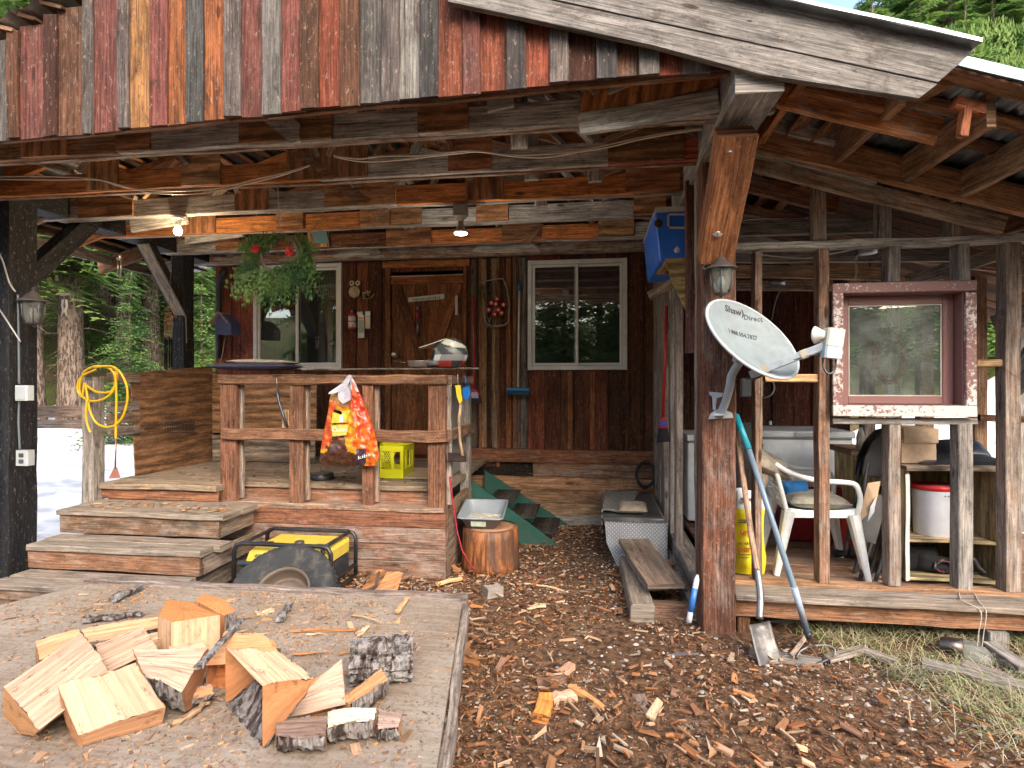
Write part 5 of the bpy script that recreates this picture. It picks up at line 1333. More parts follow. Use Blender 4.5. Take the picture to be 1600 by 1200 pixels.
tb = thing('tool_box', 'silver checker-plate truck tool box with slanted lower edge and flat dark lid', 'tool box', ((bx0+bx1)/2, 5.3, 0))
t = MB(); t.prism([(bx0, by0, bz-.02), (bx1, by0, bz-.02), (bx1, by0, .02), (bx0+.10, by0, .0), (bx0+.015, by0, bz-.20)], (0, by1-by0, 0), (.5, .5, .5)); t.build('box_body', M['checker'], tb)
t = MB(); t.box(bx0-.012, bx1-.03, by0-.012, by1+.005, bz-.018, bz+.012, (.42, .43, .44), 0, jit=.0005, ax='y'); t.build('lid', M['metal'], tb)
t = MB(); hx = xat(997, by0); hz = zat(997, 848, by0); t.tube([(hx-.035, by0-.004, hz+.01), (hx-.03, by0-.02, hz-.02), (hx+.03, by0-.02, hz-.02), (hx+.035, by0-.004, hz+.01)], .005, 6, (.03, .03, .03)); t.beam((hx-.045, by0-.004, hz+.012), (hx+.045, by0-.004, hz+.012), .006, .02, (.03, .03, .03)); t.build('latch_handle', M['plastic'], tb)
# rug and cushion on it
def pillow(mb, c, X, Yv, hx_, hy_, th, col, n=12, seed=0, sag=0.0):
    X = Vector(X).normalized(); Yv = Vector(Yv).normalized(); Z = X.cross(Yv).normalized(); c = Vector(c)
    for sgn in (1, -1):
        idm = {}
        for j in range(n+1):
            for i in range(n+1):
                u, v = i/n*2-1, j/n*2-1; e = (1-u**4)*(1-v**4); zz_ = sgn*th*e**.5+.15*th*noise.noise(Vector((u*2.2, v*2.2, seed)))*(e > 0)
                p = c+X*(u*hx_*(1-.05*(1-v*v)))+Yv*(v*hy_*(1-.05*(1-u*u)))+Z*zz_+Vector((0, 0, -sag*u*u)); idm[i, j] = mb.av(p)
        for j in range(n):
            for i in range(n):
                f = (idm[i, j], idm[i+1, j], idm[i+1, j+1], idm[i, j+1]); mb.face(f if sgn > 0 else f[::-1], [(i/n, j/n), ((i+1)/n, j/n), ((i+1)/n, (j+1)/n), (i/n, (j+1)/n)], (*col, 0), 0, True)
t = MB(); pillow(t, P(1000, 792, 4.98)+Vector((-.06, 0, -.0)), (1, .0, 0), (.05, 1, .02), .12, .17, .03, (.32, .27, .2), seed=3); c0 = t
for v_ in t.v: v_.z = max(v_.z, bz+.016)
tag(t.build('cushion', M['cloth']), 'flat beige cushion on the right end of the tool box lid', 'cushion')
def knit():
    t = NT('woven_rug'); w1 = t.n("ShaderNodeTexWave", wave_type='BANDS', bands_direction='X'); t.l(t.uv(1, 1, 1, 'uv'), w1.inputs[0]); w1.inputs['Scale'].default_value = 8; w1.inputs['Distortion'].default_value = 1.5; w1.inputs['Detail'].default_value = 3; w1.inputs['Detail Scale'].default_value = 6
    w2 = t.noise(t.uv(22, 30, 1, 'uv'), 1, 2); c = t.mix(t.ramp(t.math('MULTIPLY', w1.outputs[1], w2), .18, .32), (.05, .05, .05), (.36, .34, .30)); t.set(c, .95); t.bump(w1.outputs[1], .6, .01); return t.m
M['knit'] = knit()
t = MB(); q = [PZ(934, 800, bz+.02), PZ(977, 799, bz+.04), PZ(1000, 768, bz+.04), PZ(938, 765, bz+.02)]
n = 14; idd = {}
for j in range(n+1):
    for i in range(n+1):
        u, v = i/n, j/n; p = q[0].lerp(q[1], u).lerp(q[3].lerp(q[2], u), v); p.z += .012*math.sin(u*5+v*3)+.01; 
        if u < .12: p.z -= (.12-u)*1.8*(1-.4*v); p.x += (.12-u)*.3
        idd[i, j] = t.av(p)
for j in range(n):
    for i in range(n): t.face((idd[i, j], idd[i+1, j], idd[i+1, j+1], idd[i, j+1]), [(i/n, j/n), ((i+1)/n, j/n), ((i+1)/n, (j+1)/n), (i/n, (j+1)/n)], (1, 1, 1, 0), 0, True)
ro = t.build('rug', M['knit'], fix=False); tag(ro, 'folded black and grey woven rug on the left of the tool box lid', 'rug'); sm_ = ro.modifiers.new('s', 'SOLIDIFY'); sm_.thickness = .012
# squared timber and short planks in front of the box
t = MB(); p0 = PZ(1005, 967, 0); yb = PZ(982, 892, .13)
t.beam((xat(1005, 3.7)-.01, 3.62, .065), (xat(982, 4.6), 4.62, .065), .145, .13, (.34, .29, .24), .9, jit=.005, ch=.012, endc=(.48, .45, .40)); tag(t.build('squared_timber', M['deckwood']), 'short squared grey timber lying in front of the tool box', 'timber')
random.seed(6)
t = MB(); t.beam((.47, 3.74, .205), (.33, 4.66, .24), .24, .035, (.26, .18, .13), .6, jit=.005); tag(t.build('short_plank', M['deckwood']), 'wide brown plank on top of the stack between timber and post', 'plank', 'planks stacked beside the squared timber')
t = MB(); t.beam((.42, 3.82, .165), (.33, 4.5, .19), .16, .04, (.22, .14, .09), .6, jit=.005); tag(t.build('short_plank', M['deckwood']), 'middle plank of the stack beside the squared timber', 'plank', 'planks stacked beside the squared timber')
t = MB(); t.beam((.28, 3.70, .06), (.60, 3.70, .06), .10, .11, (.15, .09, .06), .4, jit=.005); tag(t.build('cross_block', M['wood']), 'dark cross block under the near end of the plank stack', 'block', 'planks stacked beside the squared timber')
t = MB(); t.beam((.30, 4.5, .06), (.62, 4.5, .06), .10, .15, (.15, .09, .06), .4, jit=.005); tag(t.build('cross_block', M['wood']), 'dark cross block under the far end of the plank stack', 'block', 'planks stacked beside the squared timber')
# foam tube
t = MB(); a_, b_ = P(1076, 972, 3.42), P(1090, 898, 3.45); t.tube([a_, a_.lerp(b_, .12), a_.lerp(b_, .9), b_], [.017, .016, .016, .005], 10, (.55, .58, .62)); tb2 = t.build('sealant_tube', M['plastic']); tag(tb2, 'white and blue sealant tube leaning on the foot of the post', 'tube')
t = MB(); t.tube([a_.lerp(b_, .22), a_.lerp(b_, .72)], .0168, 10, (.03, .15, .45)); t.build('blue_label', M['plastic'], tb2)
# bark offcuts etc left of the post, plastic wrapper
t = MB(); pw = PZ(1066, 1028, .03); t.prism([pw+Vector((-.09, -.02, 0)), pw+Vector((-.03, .02, .015)), pw+Vector((.09, .03, .01)), pw+Vector((.05, -.01, .0))], (0, 0, .006), (.5, .52, .55)); tag(t.build('wrapper', M['metal']), 'crumpled silver wrapper lying in the chips', 'wrapper')
t = MB(); a_ = PZ(1344, 1067, .02); b_ = PZ(1377, 1075, .02); t.tube([a_, b_], .008, 8, (.02, .35, .42)); tag(t.build('marker_pen', M['plastic']), 'small turquoise tube lying in the straw', 'tube')
t = MB(); a_ = PZ(1190, 1018, .03)
# cables: coiled black hose on the skirting
t = MB(); cc = P(1008, 741, 5.98); pts = []
for i in range(90):
    a = i*.28; r = .125+.012*math.sin(i*.37); pts.append(cc+Vector((r*.72*math.cos(a), -.01-.0006*i, r*math.sin(a))))
t.tube(pts, .009, 6, (.012, .012, .014)); tag(t.build('coiled_cable', M['rubber']), 'black cable coil hanging on the low plank wall in the corner', 'cable')
# ================================================================ ON THE DECK RAIL
def one(mb, name, mat, label, cat, group=None, fix=True):
    return tag(mb.build(name, M[mat], fix=fix), label, cat, group)
RT = RTZ+.002
t = MB(); t.beam(P(478, 578, 4.30), P(748, 576, 4.52), .22, .014, (.10, .07, .05), .5, jit=.002, seg=10); sh_o = one(t, 'shelf_plank', 'wood', 'thin dark board laid along the top of the deck rail under the pan and helmet', 'board')
for v in sh_o.data.vertices: pass
SZ = P(600, 575, 4.35).z+.006
# padded mat with folded clothes
t = MB(); pillow(t, P(400, 573, 4.33), (1, .02, 0), (0, 1, 0), .36, .13, .028, (.035, .035, .07), n=14, seed=2); one(t, 'padded_mat', 'cloth', 'dark navy padded mat overhanging the left end of the deck rail', 'mat')
t = MB(); pillow(t, P(412, 566, 4.33), (1, .03, -.02), (0, 1, 0), .27, .10, .022, (.34, .30, .24), n=14, seed=8); one(t, 'folded_cloth', 'cloth', 'crumpled beige cloth lying on the navy mat', 'cloth')
# pan
pc = P(656, 573, 4.40); t = MB(); t.lathe([(.075, 0), (.092, .012), (.098, .048), (.101, .050), (.095, .048), (.088, .014), (0, .008)], 28, (pc.x, pc.y, SZ), (.55, .55, .55)); pan = one(t, 'frying_pan', 'metal', 'small steel frying pan on the rail board left of the helmet', 'pan')
t = MB(); t.tube([(pc.x-.095, pc.y, SZ+.03), (pc.x-.13, pc.y-.01, SZ+.036), (pc.x-.21, pc.y-.03, SZ+.05)], [.006, .008, .010], 8, (.015, .015, .015)); t.build('handle', M['plastic'], pan)
# helmet
hc = P(703, 562, 4.42); hc.z = SZ+.105
hm = thing('motocross_helmet', 'black, white and red motocross helmet with long visor, on the rail end', 'helmet', (hc.x, hc.y, SZ))
t = MB(); n, m = 64, 40
def hp(a, b, k=1.0):
    x = math.cos(b)*math.cos(a); y = math.cos(b)*math.sin(a); z = math.sin(b)
    r = .128*k; X = x*r*1.12; Yv = y*r*.92; Z = z*r*1.0
    if z < -.1: X -= (-z-.1)*.055*(x < 0)*1.3; 
    return hc+Vector((X, Yv, Z))
ids_ = {}
for j in range(m+1):
    for i in range(n): ids_[i, j] = t.av(hp(2*math.pi*i/n, -.95+(.95+1.57)*j/m))
for j in range(m):
    for i in range(n):
        a = 2*math.pi*(i+.5)/n; b = -.95+(.95+1.57)*(j+.5)/m
        front = abs(a-math.pi) < .75
        if front and -.42 < b < .22: col = (.01, .01, .012)
        elif b < -.45: col = (.30, .03, .03) if math.sin(a*3+1) > -.4 else (.03, .03, .03)
        elif b < -.05: col = (.5, .5, .5) if math.sin(a*2+.6) > -.1 else (.22, .23, .24)
        elif b < .35: col = (.16, .17, .15) if math.sin(a*5+b*6) > 0 else (.04, .045, .045)
        else: col = (.50, .50, .42) if math.sin(a*2.0+b*5+.6) > .1 else (.05, .055, .05)
        t.face((ids_[i, j], ids_[(i+1) % n, j], ids_[(i+1) % n, j+1], ids_[i, j+1]), None, (*col, 0), 0, True)
t.build('helmet_shell', M['plastic'], hm)
t = MB(); 
for sgn in (-1, 1):
    pass
vs = [hc+Vector(p) for p in ((-.03, -.085, .115), (-.03, .085, .115), (-.12, .07, .085), (-.235, .035, .055), (-.245, -.035, .055), (-.12, -.08, .085))]
t.prism(vs, (0, 0, -.008), (.45, .44, .36)); t.build('visor', M['plastic'], hm)
t = MB(); pts = []
for i in range(9):
    a = math.pi*(.62+.76*i/8); pts.append(hc+Vector((math.cos(a)*.17-.01, math.sin(a)*.115, -.075)))
t.tube(pts, [.018, .024, .028, .03, .032, .03, .028, .024, .018], 8, (.10, .10, .11)); t.build('chin_bar', M['plastic'], hm)
# things hanging on the corner post
t = MB(); t.tube([P(715, 585, 4.30), P(716, 602, 4.28)], .003, 5, (.3, .3, .3)); t.prism([P(711, 602, 4.27), P(719, 602, 4.27), P(722, 626, 4.27), P(718, 632, 4.27), P(714, 620, 4.27)], (0, .012, 0), (.65, .48, .03)); one(t, 'yellow_scraper', 'plastic', 'yellow plastic scraper hanging on the corner of the deck rail', 'scraper')
t = MB(); t.tube([P(727, 583, 4.5), P(728, 604, 4.5)], .006, 6, (.01, .12, .45)); t.prism([P(723, 606, 4.5), P(733, 604, 4.5), P(735, 618, 4.5), P(727, 626, 4.5), P(723, 618, 4.5)], (0, .02, 0), (.01, .14, .5)); one(t, 'blue_scoop', 'plastic', 'blue plastic scoop hanging beside the yellow scraper', 'scoop')
t = MB(); t.tube([P(720, 632, 4.25), P(717, 655, 4.25), P(719, 690, 4.25), P(723, 712, 4.25)], [.010, .011, .012, .014], 7, (.38, .26, .17)); hd = one(t, 'hatchet', 'wood', 'hatchet with pale wooden handle hanging head down outside the rail', 'hatchet')
t = MB(); t.beam(P(700, 714, 4.26), P(728, 714, 4.26), .02, .07, (.12, .08, .075), .0, ch=.006); t.build('axe_head', M['metal'], hd)
# strap / saw blade hung between posts
t = MB(); t.tube([P(432, 590, 4.235), P(433, 608, 4.235)], .003, 5, (.5, .5, .5)); t.tube([P(433, 608, 4.235), P(435, 625, 4.235), P(442, 648, 4.235), P(449, 668, 4.235)], [.012, .010, .012, .012], 6, (.12, .13, .15)); one(t, 'hanging_strap', 'metal', 'grey strap hanging from a hook in the left bay of the railing', 'strap')
# dog food bag hanging on the rail
bag = thing('dog_food_bag', 'orange and red dog treat bag hanging by its torn white mouth from the rail', 'bag', tuple(P(550, 725, 4.17)), group=None)
def bag_outline(v):
    return 0
rows = [ # y, xl, xr, bulge
 (586, 543, 549, .0), (600, 533, 556, .01), (612, 519, 561, .02), (622, 515, 566, .035), (640, 513, 573, .05), (665, 508, 582, .065), (690, 503, 589, .07), (710, 500, 592, .06), (722, 499, 591, .035), (728, 505, 586, .005)]
t = MB(); n = 52; prev = None
def bcol(u, v, x, y):
    # regions on the printed film
    f = noise.noise(Vector((x*.12, y*.12, 3)))
    if y < 612: return (.42, .40, .42)
    if u < .62:
        if y > 705 - 9*math.sin(u*6)+f*14 : return (.06, .02, .012)
        if ((u-.29)/.15)**2+((y-695)/15)**2 < 1+f: return (.10, .045, .025)
        if y < 630+f*10: return (.45, .25, .06)
        return (.52, .06+.22*max(0, min(1, .5+2*f+(u-.35)*1.2)), .012)
    if y > 700 and u < .78: return (.05, .03, .05)
    return (.48, .03+.12*max(0, min(1, .2+f*2+(y-640)/120)), .012)
rowsf = []
for k in range(len(rows)-1):
    for s in range(9):
        a, b = rows[k], rows[k+1]; q = s/9; rowsf.append(tuple(a[i]*(1-q)+b[i]*q for i in range(4)))
rowsf.append(rows[-1])
for sgn in (-1, 1):
    prev = None
    for (y, xl, xr, bl) in rowsf:
        ring = []
        for i in range(n+1):
            u = i/n; x = xl+(xr-xl)*u; d = bl*(1-(2*u-1)**2)**.6
            cr = .014*noise.noise(Vector((x*.11, y*.06, 5)))+.012*noise.noise(Vector((x*.05+y*.09, y*.12-x*.1, 8)))
            ridge = -.018*math.exp(-((u-.62)/.05)**2) if sgn < 0 else 0
            ring.append((t.av(P(x, y, 4.21+sgn*d*.9+(cr+ridge if bl > 0 and 0 < i < n else 0))), u, x, y))
        if prev:
            for i in range(n):
                a, b, c, d_ = prev[i], prev[i+1], ring[i+1], ring[i]
                uu = (a[1]+b[1])/2; xx = (a[2]+c[2])/2; yy = (a[3]+c[3])/2
                t.face((a[0], b[0], c[0], d_[0]), None, (*bcol(uu, 0, xx, yy), 0), 0, True)
        prev = ring
M['film'] = plain('printed_film', (1, 1, 1), .28, attr=True, vary=.15, scale=22, spec=.6)
t.build('bag_body', M['film'], bag, fix=True)
t = MB(); t.prism([P(546, 585, 4.16), P(549, 590, 4.16), P(541, 606, 4.15), P(524, 614, 4.14), P(513, 616, 4.14), P(514, 613, 4.15), P(533, 600, 4.16)], (0, .004, 0), (.42, .40, .44)); t.prism([P(540, 600, 4.13), P(547, 612, 4.115), P(548, 624, 4.11), P(536, 631, 4.11), P(529, 624, 4.11), P(528, 614, 4.13)], (0, .004, 0), (.40, .38, .43)); t.build('torn_flap', M['film'], bag)
t = MB(); t.prism([P(549, 592, 4.15), P(558, 618, 4.13), P(551, 618, 4.13)], (0, .004, 0), (.7, .1, .02)); t.build('torn_flap', M['film'], bag)
t = MB(); fy = 4.135
t.prism([P(520, 643, fy), P(547, 641, fy), P(541, 660, fy), P(518, 661, fy)], (0, .002, 0), (.46, .42, .05)); t.prism([P(517, 665, fy-.012), P(545, 663, fy-.012), P(541, 680, fy-.012), P(520, 682, fy-.012)], (0, .002, 0), (.44, .40, .08)); t.build('print_panel', M['film'], bag)
t = MB(); t.prism([P(521, 639, fy), P(534, 643, fy), P(534, 648, fy), P(521, 644, fy)], (0, .002, 0), (.02, .02, .02)); t.prism([P(530, 650, fy-.004), P(536, 646, fy-.004), P(536, 660, fy-.004), P(530, 660, fy-.004)], (0, .001, 0), (.65, .65, .6)); t.build('print_mark', M['film'], bag)
def wtext(body, x0, y0, x1, y1, Y, hpx, mat, parent, name='lettering', lift=.003, sh=0.0):
    """lettering on a vertical plane, baseline between two photo points"""
    a, b = P(x0, y0, Y), P(x1, y1, Y); a.y -= lift; b.y -= lift; d = b-a
    sz = hpx/FPX*Y/.7
    o = text_mesh(body, sz, mat, parent, name=name, mtx=Matrix.Identity(4), shear=sh)
    org = ORG[parent.name]; me = o.data; xs = [v.co.x for v in me.vertices]; w_ = max(xs)-min(xs); x00 = min(xs); s = d.length/w_; dn = d.normalized()
    base = Vector((0, 0, 0))
    for v in me.vertices:
        q = v.co+org; xx = (q.x-org.x-x00+org.x*0); v.co = a+dn*((v.co.x-x00)*s)+Vector((0, 0, 1))*(v.co.y+org.y)-org+Vector((0, -(v.co.z+org.z), 0))
    return o
wtext('Classic', 519, 675, 544, 674, fy-.014, 7, M['whiteink'], bag)
wtext('kibs', 560, 718, 579, 712, 4.15, 6, M['whiteink'], bag)
# crate, bowl and cardboard on the deck behind the railing
cr = thing('milk_crate', 'bright yellow plastic crate standing on the deck behind the railing', 'crate', tuple(P(615, 752, 4.75)))
x0, x1, y0, y1 = xat(597, 4.72), xat(630, 4.72), 4.72, 5.02; z0 = DZ+.004; z1 = zat(610, 697, 4.72); YC = (.62, .62, .015)
x0 -= .12
t = MB()
for (a, b, c, d_) in ((x0, x1, y0, y0+.012), (x0, x1, y1-.012, y1), (x0, x0+.012, y0+.012, y1-.012), (x1-.012, x1, y0+.012, y1-.012)):
    t.box(a, b, c, d_, z0, z0+.08, YC, jit=0, ch=.002, var=0); t.box(a, b, c, d_, z1-.05, z1, YC, jit=0, ch=.002, var=0); 
    L = (b-a) if b-a > d_-c else (d_-c)
    for f in (0, .3, .7, 1):
        if b-a > d_-c: xx = a+(b-a-.03)*f; t.box(xx, xx+.03, c, d_, z0+.081, z1-.051, YC, jit=0, ch=.002, var=0)
        else: yy = c+(d_-c-.03)*f; t.box(a, b, yy, yy+.03, z0+.081, z1-.051, YC, jit=0, ch=.002, var=0)
t.box(x0+.013, x1-.013, y0+.013, y1-.013, z0, z0+.01, YC, jit=0, var=0); t.build('crate_walls', M['plastic'], cr)
t = MB()
for k in range(7):
    xx = x0+.1+(x1-x0-.2)*k/6
    t.tube([(xx-.05, y0+.006, z0+.08), (xx+.03, y0+.006, z1-.05)], .003, 4, YC); t.tube([(xx+.05, y0+.006, z0+.08), (xx-.03, y0+.006, z1-.05)], .003, 4, YC)
t.build('lattice', M['plastic'], cr)
pc = P(503, 745, 4.62); t = MB(); t.lathe([(.10, 0), (.105, .01), (.095, .05), (.088, .052), (.08, .045)], 28, (pc.x, pc.y, DZ+.004), (.02, .02, .02)); bo = one(t, 'dog_bowl', 'plastic', 'black dog bowl with steel insert on the deck', 'bowl')
t = MB(); t.lathe([(.088, .052), (.078, .046), (.06, .02), (0, .015)], 28, (pc.x, pc.y, DZ+.004), (.5, .5, .5)); t.build('steel_insert', M['metal'], bo)
t = MB(); t.prism([PZ(632, 748, DZ+.006), PZ(670, 748, DZ+.006), PZ(672, 733, DZ+.006), PZ(640, 732, DZ+.006)], (0, 0, .012), (.48, .36, .24)); one(t, 'flattened_cardboard', 'tint', 'flat piece of cardboard on the deck right of the crate', 'cardboard')
t = MB(); random.seed(2)
for i in range(150):
    x = random.uniform(-3.9, -1.2); y = random.uniform(4.4, 5.6); chip(t, Vector((x, y, DZ+.003)), random.uniform(.02, .09), random.uniform(.008, .03), .004, random.choice([(.25, .13, .07), (.38, .25, .14), (.16, .1, .06)]), .1)
for i in range(60):
    x = random.uniform(-3.9, -2.7); y = random.uniform(3.85, 4.1); chip(t, Vector((x, y, .555)), random.uniform(.02, .07), random.uniform(.008, .03), .004, random.choice([(.30, .15, .08), (.42, .27, .14)]), .1)
tag(t.build('bark_litter', M['fresh'], fix=False), 'bark crumbs littering the deck and steps', 'litter', kind='stuff')
t = MB(); t.tube([PZ(82, 872, .2), PZ(96, 869, .2)], .006, 6, (.5, .55, .6)); one(t, 'pencil_stub', 'plastic', 'small pale blue-grey stick on the lowest step', 'stick')

# ================================================================ CABIN WALL THINGS
W0 = WY-.03
# wreath
wr = thing('evergreen_wreath', 'shaggy green cedar wreath with two red bows hanging on twine from the rafters', 'wreath', tuple(P(435, 470, 3.62)))
wc = P(436, 397, 3.62); t = MB(); random.seed(19)
pts = [wc+Vector((.135*math.cos(a*.314), 0, .135*math.sin(a*.314))) for a in range(20)]
t.tube(pts, .012, 6, (.12, .08, .05), closed=True); t.build('wreath_ring', M['tint'], wr)
t = MB(); GWR = [(.03, .075, .015), (.045, .10, .02), (.07, .13, .03), (.02, .055, .014)]
for i in range(170):
    a = random.gauss(-1.9, 1.5); rr = (.125+.03*math.sin(a*2+1))+random.uniform(-.035, .04); p = wc+Vector((rr*math.cos(a), random.uniform(-.05, .04), rr*math.sin(a)))
    out = Vector((math.cos(a), random.uniform(-.5, .3), math.sin(a)*.7-.55)).normalized()
    if math.sin(a) > .2: out = Vector((math.cos(a)*.7+random.uniform(-.3, .3), random.uniform(-.6, .3), .15*random.random())).normalized()
    L = random.uniform(.07, .135)*(1.5 if math.sin(a) < -.2 else 1)*(1.15 if abs(math.cos(a)) > .7 else 1)
    sd_ = out.cross(Vector((0, 1, .2))).normalized(); spray(t, p, out, L, sd_, GWR, 7, .0038)
t.build('foliage', M['leaf'], wr, fix=False)
for (px, py) in ((401, 389), (454, 393)):
    t = MB(); c = P(px, py, 3.50)
    for i in range(9):
        a = i*.7; t.prism([c, c+Vector((.03*math.cos(a)-.006, -.01, .03*math.sin(a))), c+Vector((.032*math.cos(a+.5), -.018, .032*math.sin(a+.5)))], (0, .006, 0), (.34, .01, .01))
    t.build('red_bow', M['cloth'], wr)
t = MB(); t.tube([P(436, 352, 3.62), P(435, 320, 3.62), P(434, 288, 3.60)], .004, 5, (.42, .36, .26)); t.tube([P(436, 315, 3.6), P(443, 325, 3.6)], .003, 5, (.42, .36, .26)); t.build('twine', M['cloth'], wr)
# owl clock ornament
ow = thing('owl_clock', 'small owl wall clock with big eye rings and two tiny owls beside it', 'clock', tuple(P(555, 467, W0)))
t = MB(); t.lathe([(0, -.012), (.062, -.01), (.066, -.004), (.066, 0)], 32, P(554, 456, W0+.0), (.40, .33, .20), axis=(0, 1, 0)); t.build('clock_face', M['tint'], ow)
t = MB(); c = P(554, 456, W0-.014)
for k in range(12):
    a = k*math.pi/6; t.beam(c+Vector((.046*math.cos(a), 0, .046*math.sin(a))), c+Vector((.056*math.cos(a), 0, .056*math.sin(a))), .004, .003, (.05, .03, .02), jit=0, seg=1)
t.beam(c, c+Vector((.0, 0, .035)), .004, .003, (.05, .03, .02), jit=0); t.beam(c, c+Vector((.02, 0, -.015)), .004, .003, (.05, .03, .02), jit=0); t.build('clock_hands', M['tint'], ow)
for px in (550, 559.5):
    t = MB(); t.lathe([(0, -.012), (.010, -.012), (.0101, -.01), (.0102, -.012), (.029, -.009), (.03, 0)], 20, P(px, 442.5, W0), (.48, .44, .36), axis=(0, 1, 0)); e = t.build('owl_eye', M['tint'], ow)
    t = MB(); t.lathe([(0, -.014), (.011, -.013), (.012, 0)], 16, P(px, 442.5, W0), (.01, .01, .01), axis=(0, 1, 0)); t.build('pupil', M['tint'], e)
for px, py in ((569, 458), (576, 456)):
    t = MB(); t.lathe([(0, -.03), (.016, -.02), (.02, -.0), (.012, .02), (0, .028)], 12, P(px, py+3, W0-.01), (.22, .12, .07)); ob = t.build('small_owl', M['tint'], ow)
    t = MB(); 
    for dx in (-1.8, 1.8): t.lathe([(0, -.006), (.009, -.004), (.01, 0)], 10, P(px+dx, py, W0-.028), (.55, .5, .42), axis=(0, 1, 0))
    t.build('eye_ring', M['tint'], ob)
t = MB(); t.tube([P(566, 466, W0), P(575, 467, W0), P(583, 464, W0)], .006, 5, (.16, .22, .06)); t.tube([P(579, 466, W0-.01), P(585, 459, W0-.01)], .008, 5, (.2, .26, .06)); t.build('branch', M['tint'], ow)
# fire extinguisher
fe = thing('fire_extinguisher', 'small red fire extinguisher with white label on the wall left of the door', 'fire extinguisher', tuple(P(550, 515, W0)))
c = P(550, 515, W0-.045); R_ = .041; z0 = 0; H_ = P(550, 489, W0).z-c.z
t = MB(); t.lathe([(R_*.8, 0), (R_, .01), (R_, H_*.8), (R_*.8, H_*.93), (R_*.35, H_)], 24, c, (.42, .015, .02)); t.build('cylinder', M['plastic'], fe)
t = MB(); t.lathe([(R_+.001, H_*.12), (R_+.001, H_*.42)], 24, c, (.52, .5, .48), cap=False); t.lathe([(R_+.001, H_*.48), (R_+.001, H_*.76)], 24, c, (.46, .44, .44), cap=False); t.build('paper_label', M['tint'], fe, fix=False)
t = MB(); t.lathe([(.012, H_), (.014, H_+.02), (.006, H_+.03)], 12, c, (.5, .5, .5)); t.beam(c+Vector((-.035, 0, H_+.03)), c+Vector((.03, 0, H_+.036)), .014, .008, (.05, .05, .05)); t.build('valve', M['metal'], fe)
t = MB()
for r in range(4):
    for i in range(3):
        a = c+Vector((-.026+i*.02, -R_*.94-.001, H_*(.16+.065*r+(.13 if r > 2 else 0)))); t.beam(a, a+Vector((.012, 0, 0)), .002, .006, (.06, .05, .05), jit=0, seg=1)
t.build('print_mark', M['tint'], fe)
def hangcard(label, px0, py0, px1, py1, col, nm, band=None, g=None, Y=None):
    Y = Y or W0-.01; t = MB(); t.box(xat(px0, Y), xat(px1, Y), Y, Y+.012, zat(px0, py1, Y), zat(px0, py0, Y), col, jit=0, ch=.003, ax='z', var=.03); o = tag(t.build(nm, M['plastic']), label, 'wall tag')
    if band:
        t = MB()
        for (a, b, cc) in band: t.box(xat(px0, Y)+.008, xat(px1, Y)-.008, Y-.0015, Y-.0002, zat(px0, b, Y), zat(px0, a, Y), cc, jit=0, ch=.0003, ax='z', var=0)
        t.build('printed_band', M['plastic'], o)
    return o
hangcard('white wall thermometer card, lowest of the three hanging things', 559, 492, 569, 528, (.45, .47, .45), 'thermometer', [(500, 520, (.15, .16, .18)), (496, 499, (.4, .1, .06))], Y=W0-.026)
hangcard('blue and tan packet hanging right of the thermometer', 570, 486, 579, 514, (.10, .16, .24), 'hanging_packet', [(496, 512, (.45, .26, .12)), (487, 493, (.3, .38, .42))])
hangcard('dark grey-green packet hanging behind the thermometer', 557, 487, 567, 512, (.12, .16, .17), 'hanging_packet', [(489, 492, (.3, .36, .38))], Y=W0-.012)
hangcard('narrow white strip on the door frame right of the knocker', 711, 462, 715, 492, (.48, .48, .46), 'white_strip', Y=W0-.02)
# door tool (red scraper like brush)
t = MB(); Yd = WY-.03; t.tube([P(653, 497, Yd), P(652, 527, Yd)], [.012, .008], 8, (.25, .27, .3)); t.tube([P(652, 476, Yd), P(652.5, 486, Yd)], .009, 8, (.28, .25, .35)); dt = one(t, 'door_knocker', 'metal', 'slim metal knocker with a red middle on the plank door', 'door knocker')
t = MB(); t.tube([P(652.5, 486, Yd), P(652.8, 497, Yd)], [.014, .016], 8, (.35, .01, .05)); t.build('red_grip', M['plastic'], dt)
t = MB()
for k in range(14): t.beam(P(644+k*3.2, 468.8-k*.3, WY-.021), P(646+k*3.2, 468.6-k*.3, WY-.021), .001, .012+.006*(k % 3), (.1, .11, .11), jit=0, seg=1)
t.build('faded_print', M['tint'], so)
# red broom left
def broom(label, top, bot, Y, colh, head, headcol, labelcol=None, name='broom', r=.011):
    a, b = P(*top, Y), P(*bot, Y); root = thing(name, label, 'broom', (b.x, b.y, b.z)); t = MB(); t.tube([a, b], r, 8, colh); t.build('handle', M['plastic'], root)
    t = MB(); hx0, hx1, hy0, hy1 = head; t.prism([P(bot[0]-3, hy0, Y-.02), P(bot[0]+3, hy0, Y-.02), P(hx1, hy0+(hy1-hy0)*.45, Y-.02), P(hx0, hy0+(hy1-hy0)*.45, Y-.02)], (0, .04, 0), colh); t.build('head', M['plastic'], root)
    t = MB(); t.prism([P(hx0, hy0+(hy1-hy0)*.45, Y-.02), P(hx1, hy0+(hy1-hy0)*.45, Y-.02), P(hx1+3, hy1, Y-.02), P(hx0-3, hy1+2, Y-.02)], (0, .045, 0), headcol); t.build('bristles', M['cloth'], root)
    if labelcol: t = MB(); t.prism([P(bot[0]-5, hy0+5, Y-.024), P(bot[0]+5, hy0+5, Y-.024), P(bot[0]+7, hy0+14, Y-.024), P(bot[0]-6, hy0+14, Y-.024)], (0, .003, 0), labelcol); t.build('paper_label', M['plastic'], root)
    return root
broom('red-handled broom with black bristles hanging by the deck corner', (740, 462), (741, 608), 5.85, (.38, .012, .02), (735, 749, 608, 630), (.015, .015, .02), (.35, .34, .5))
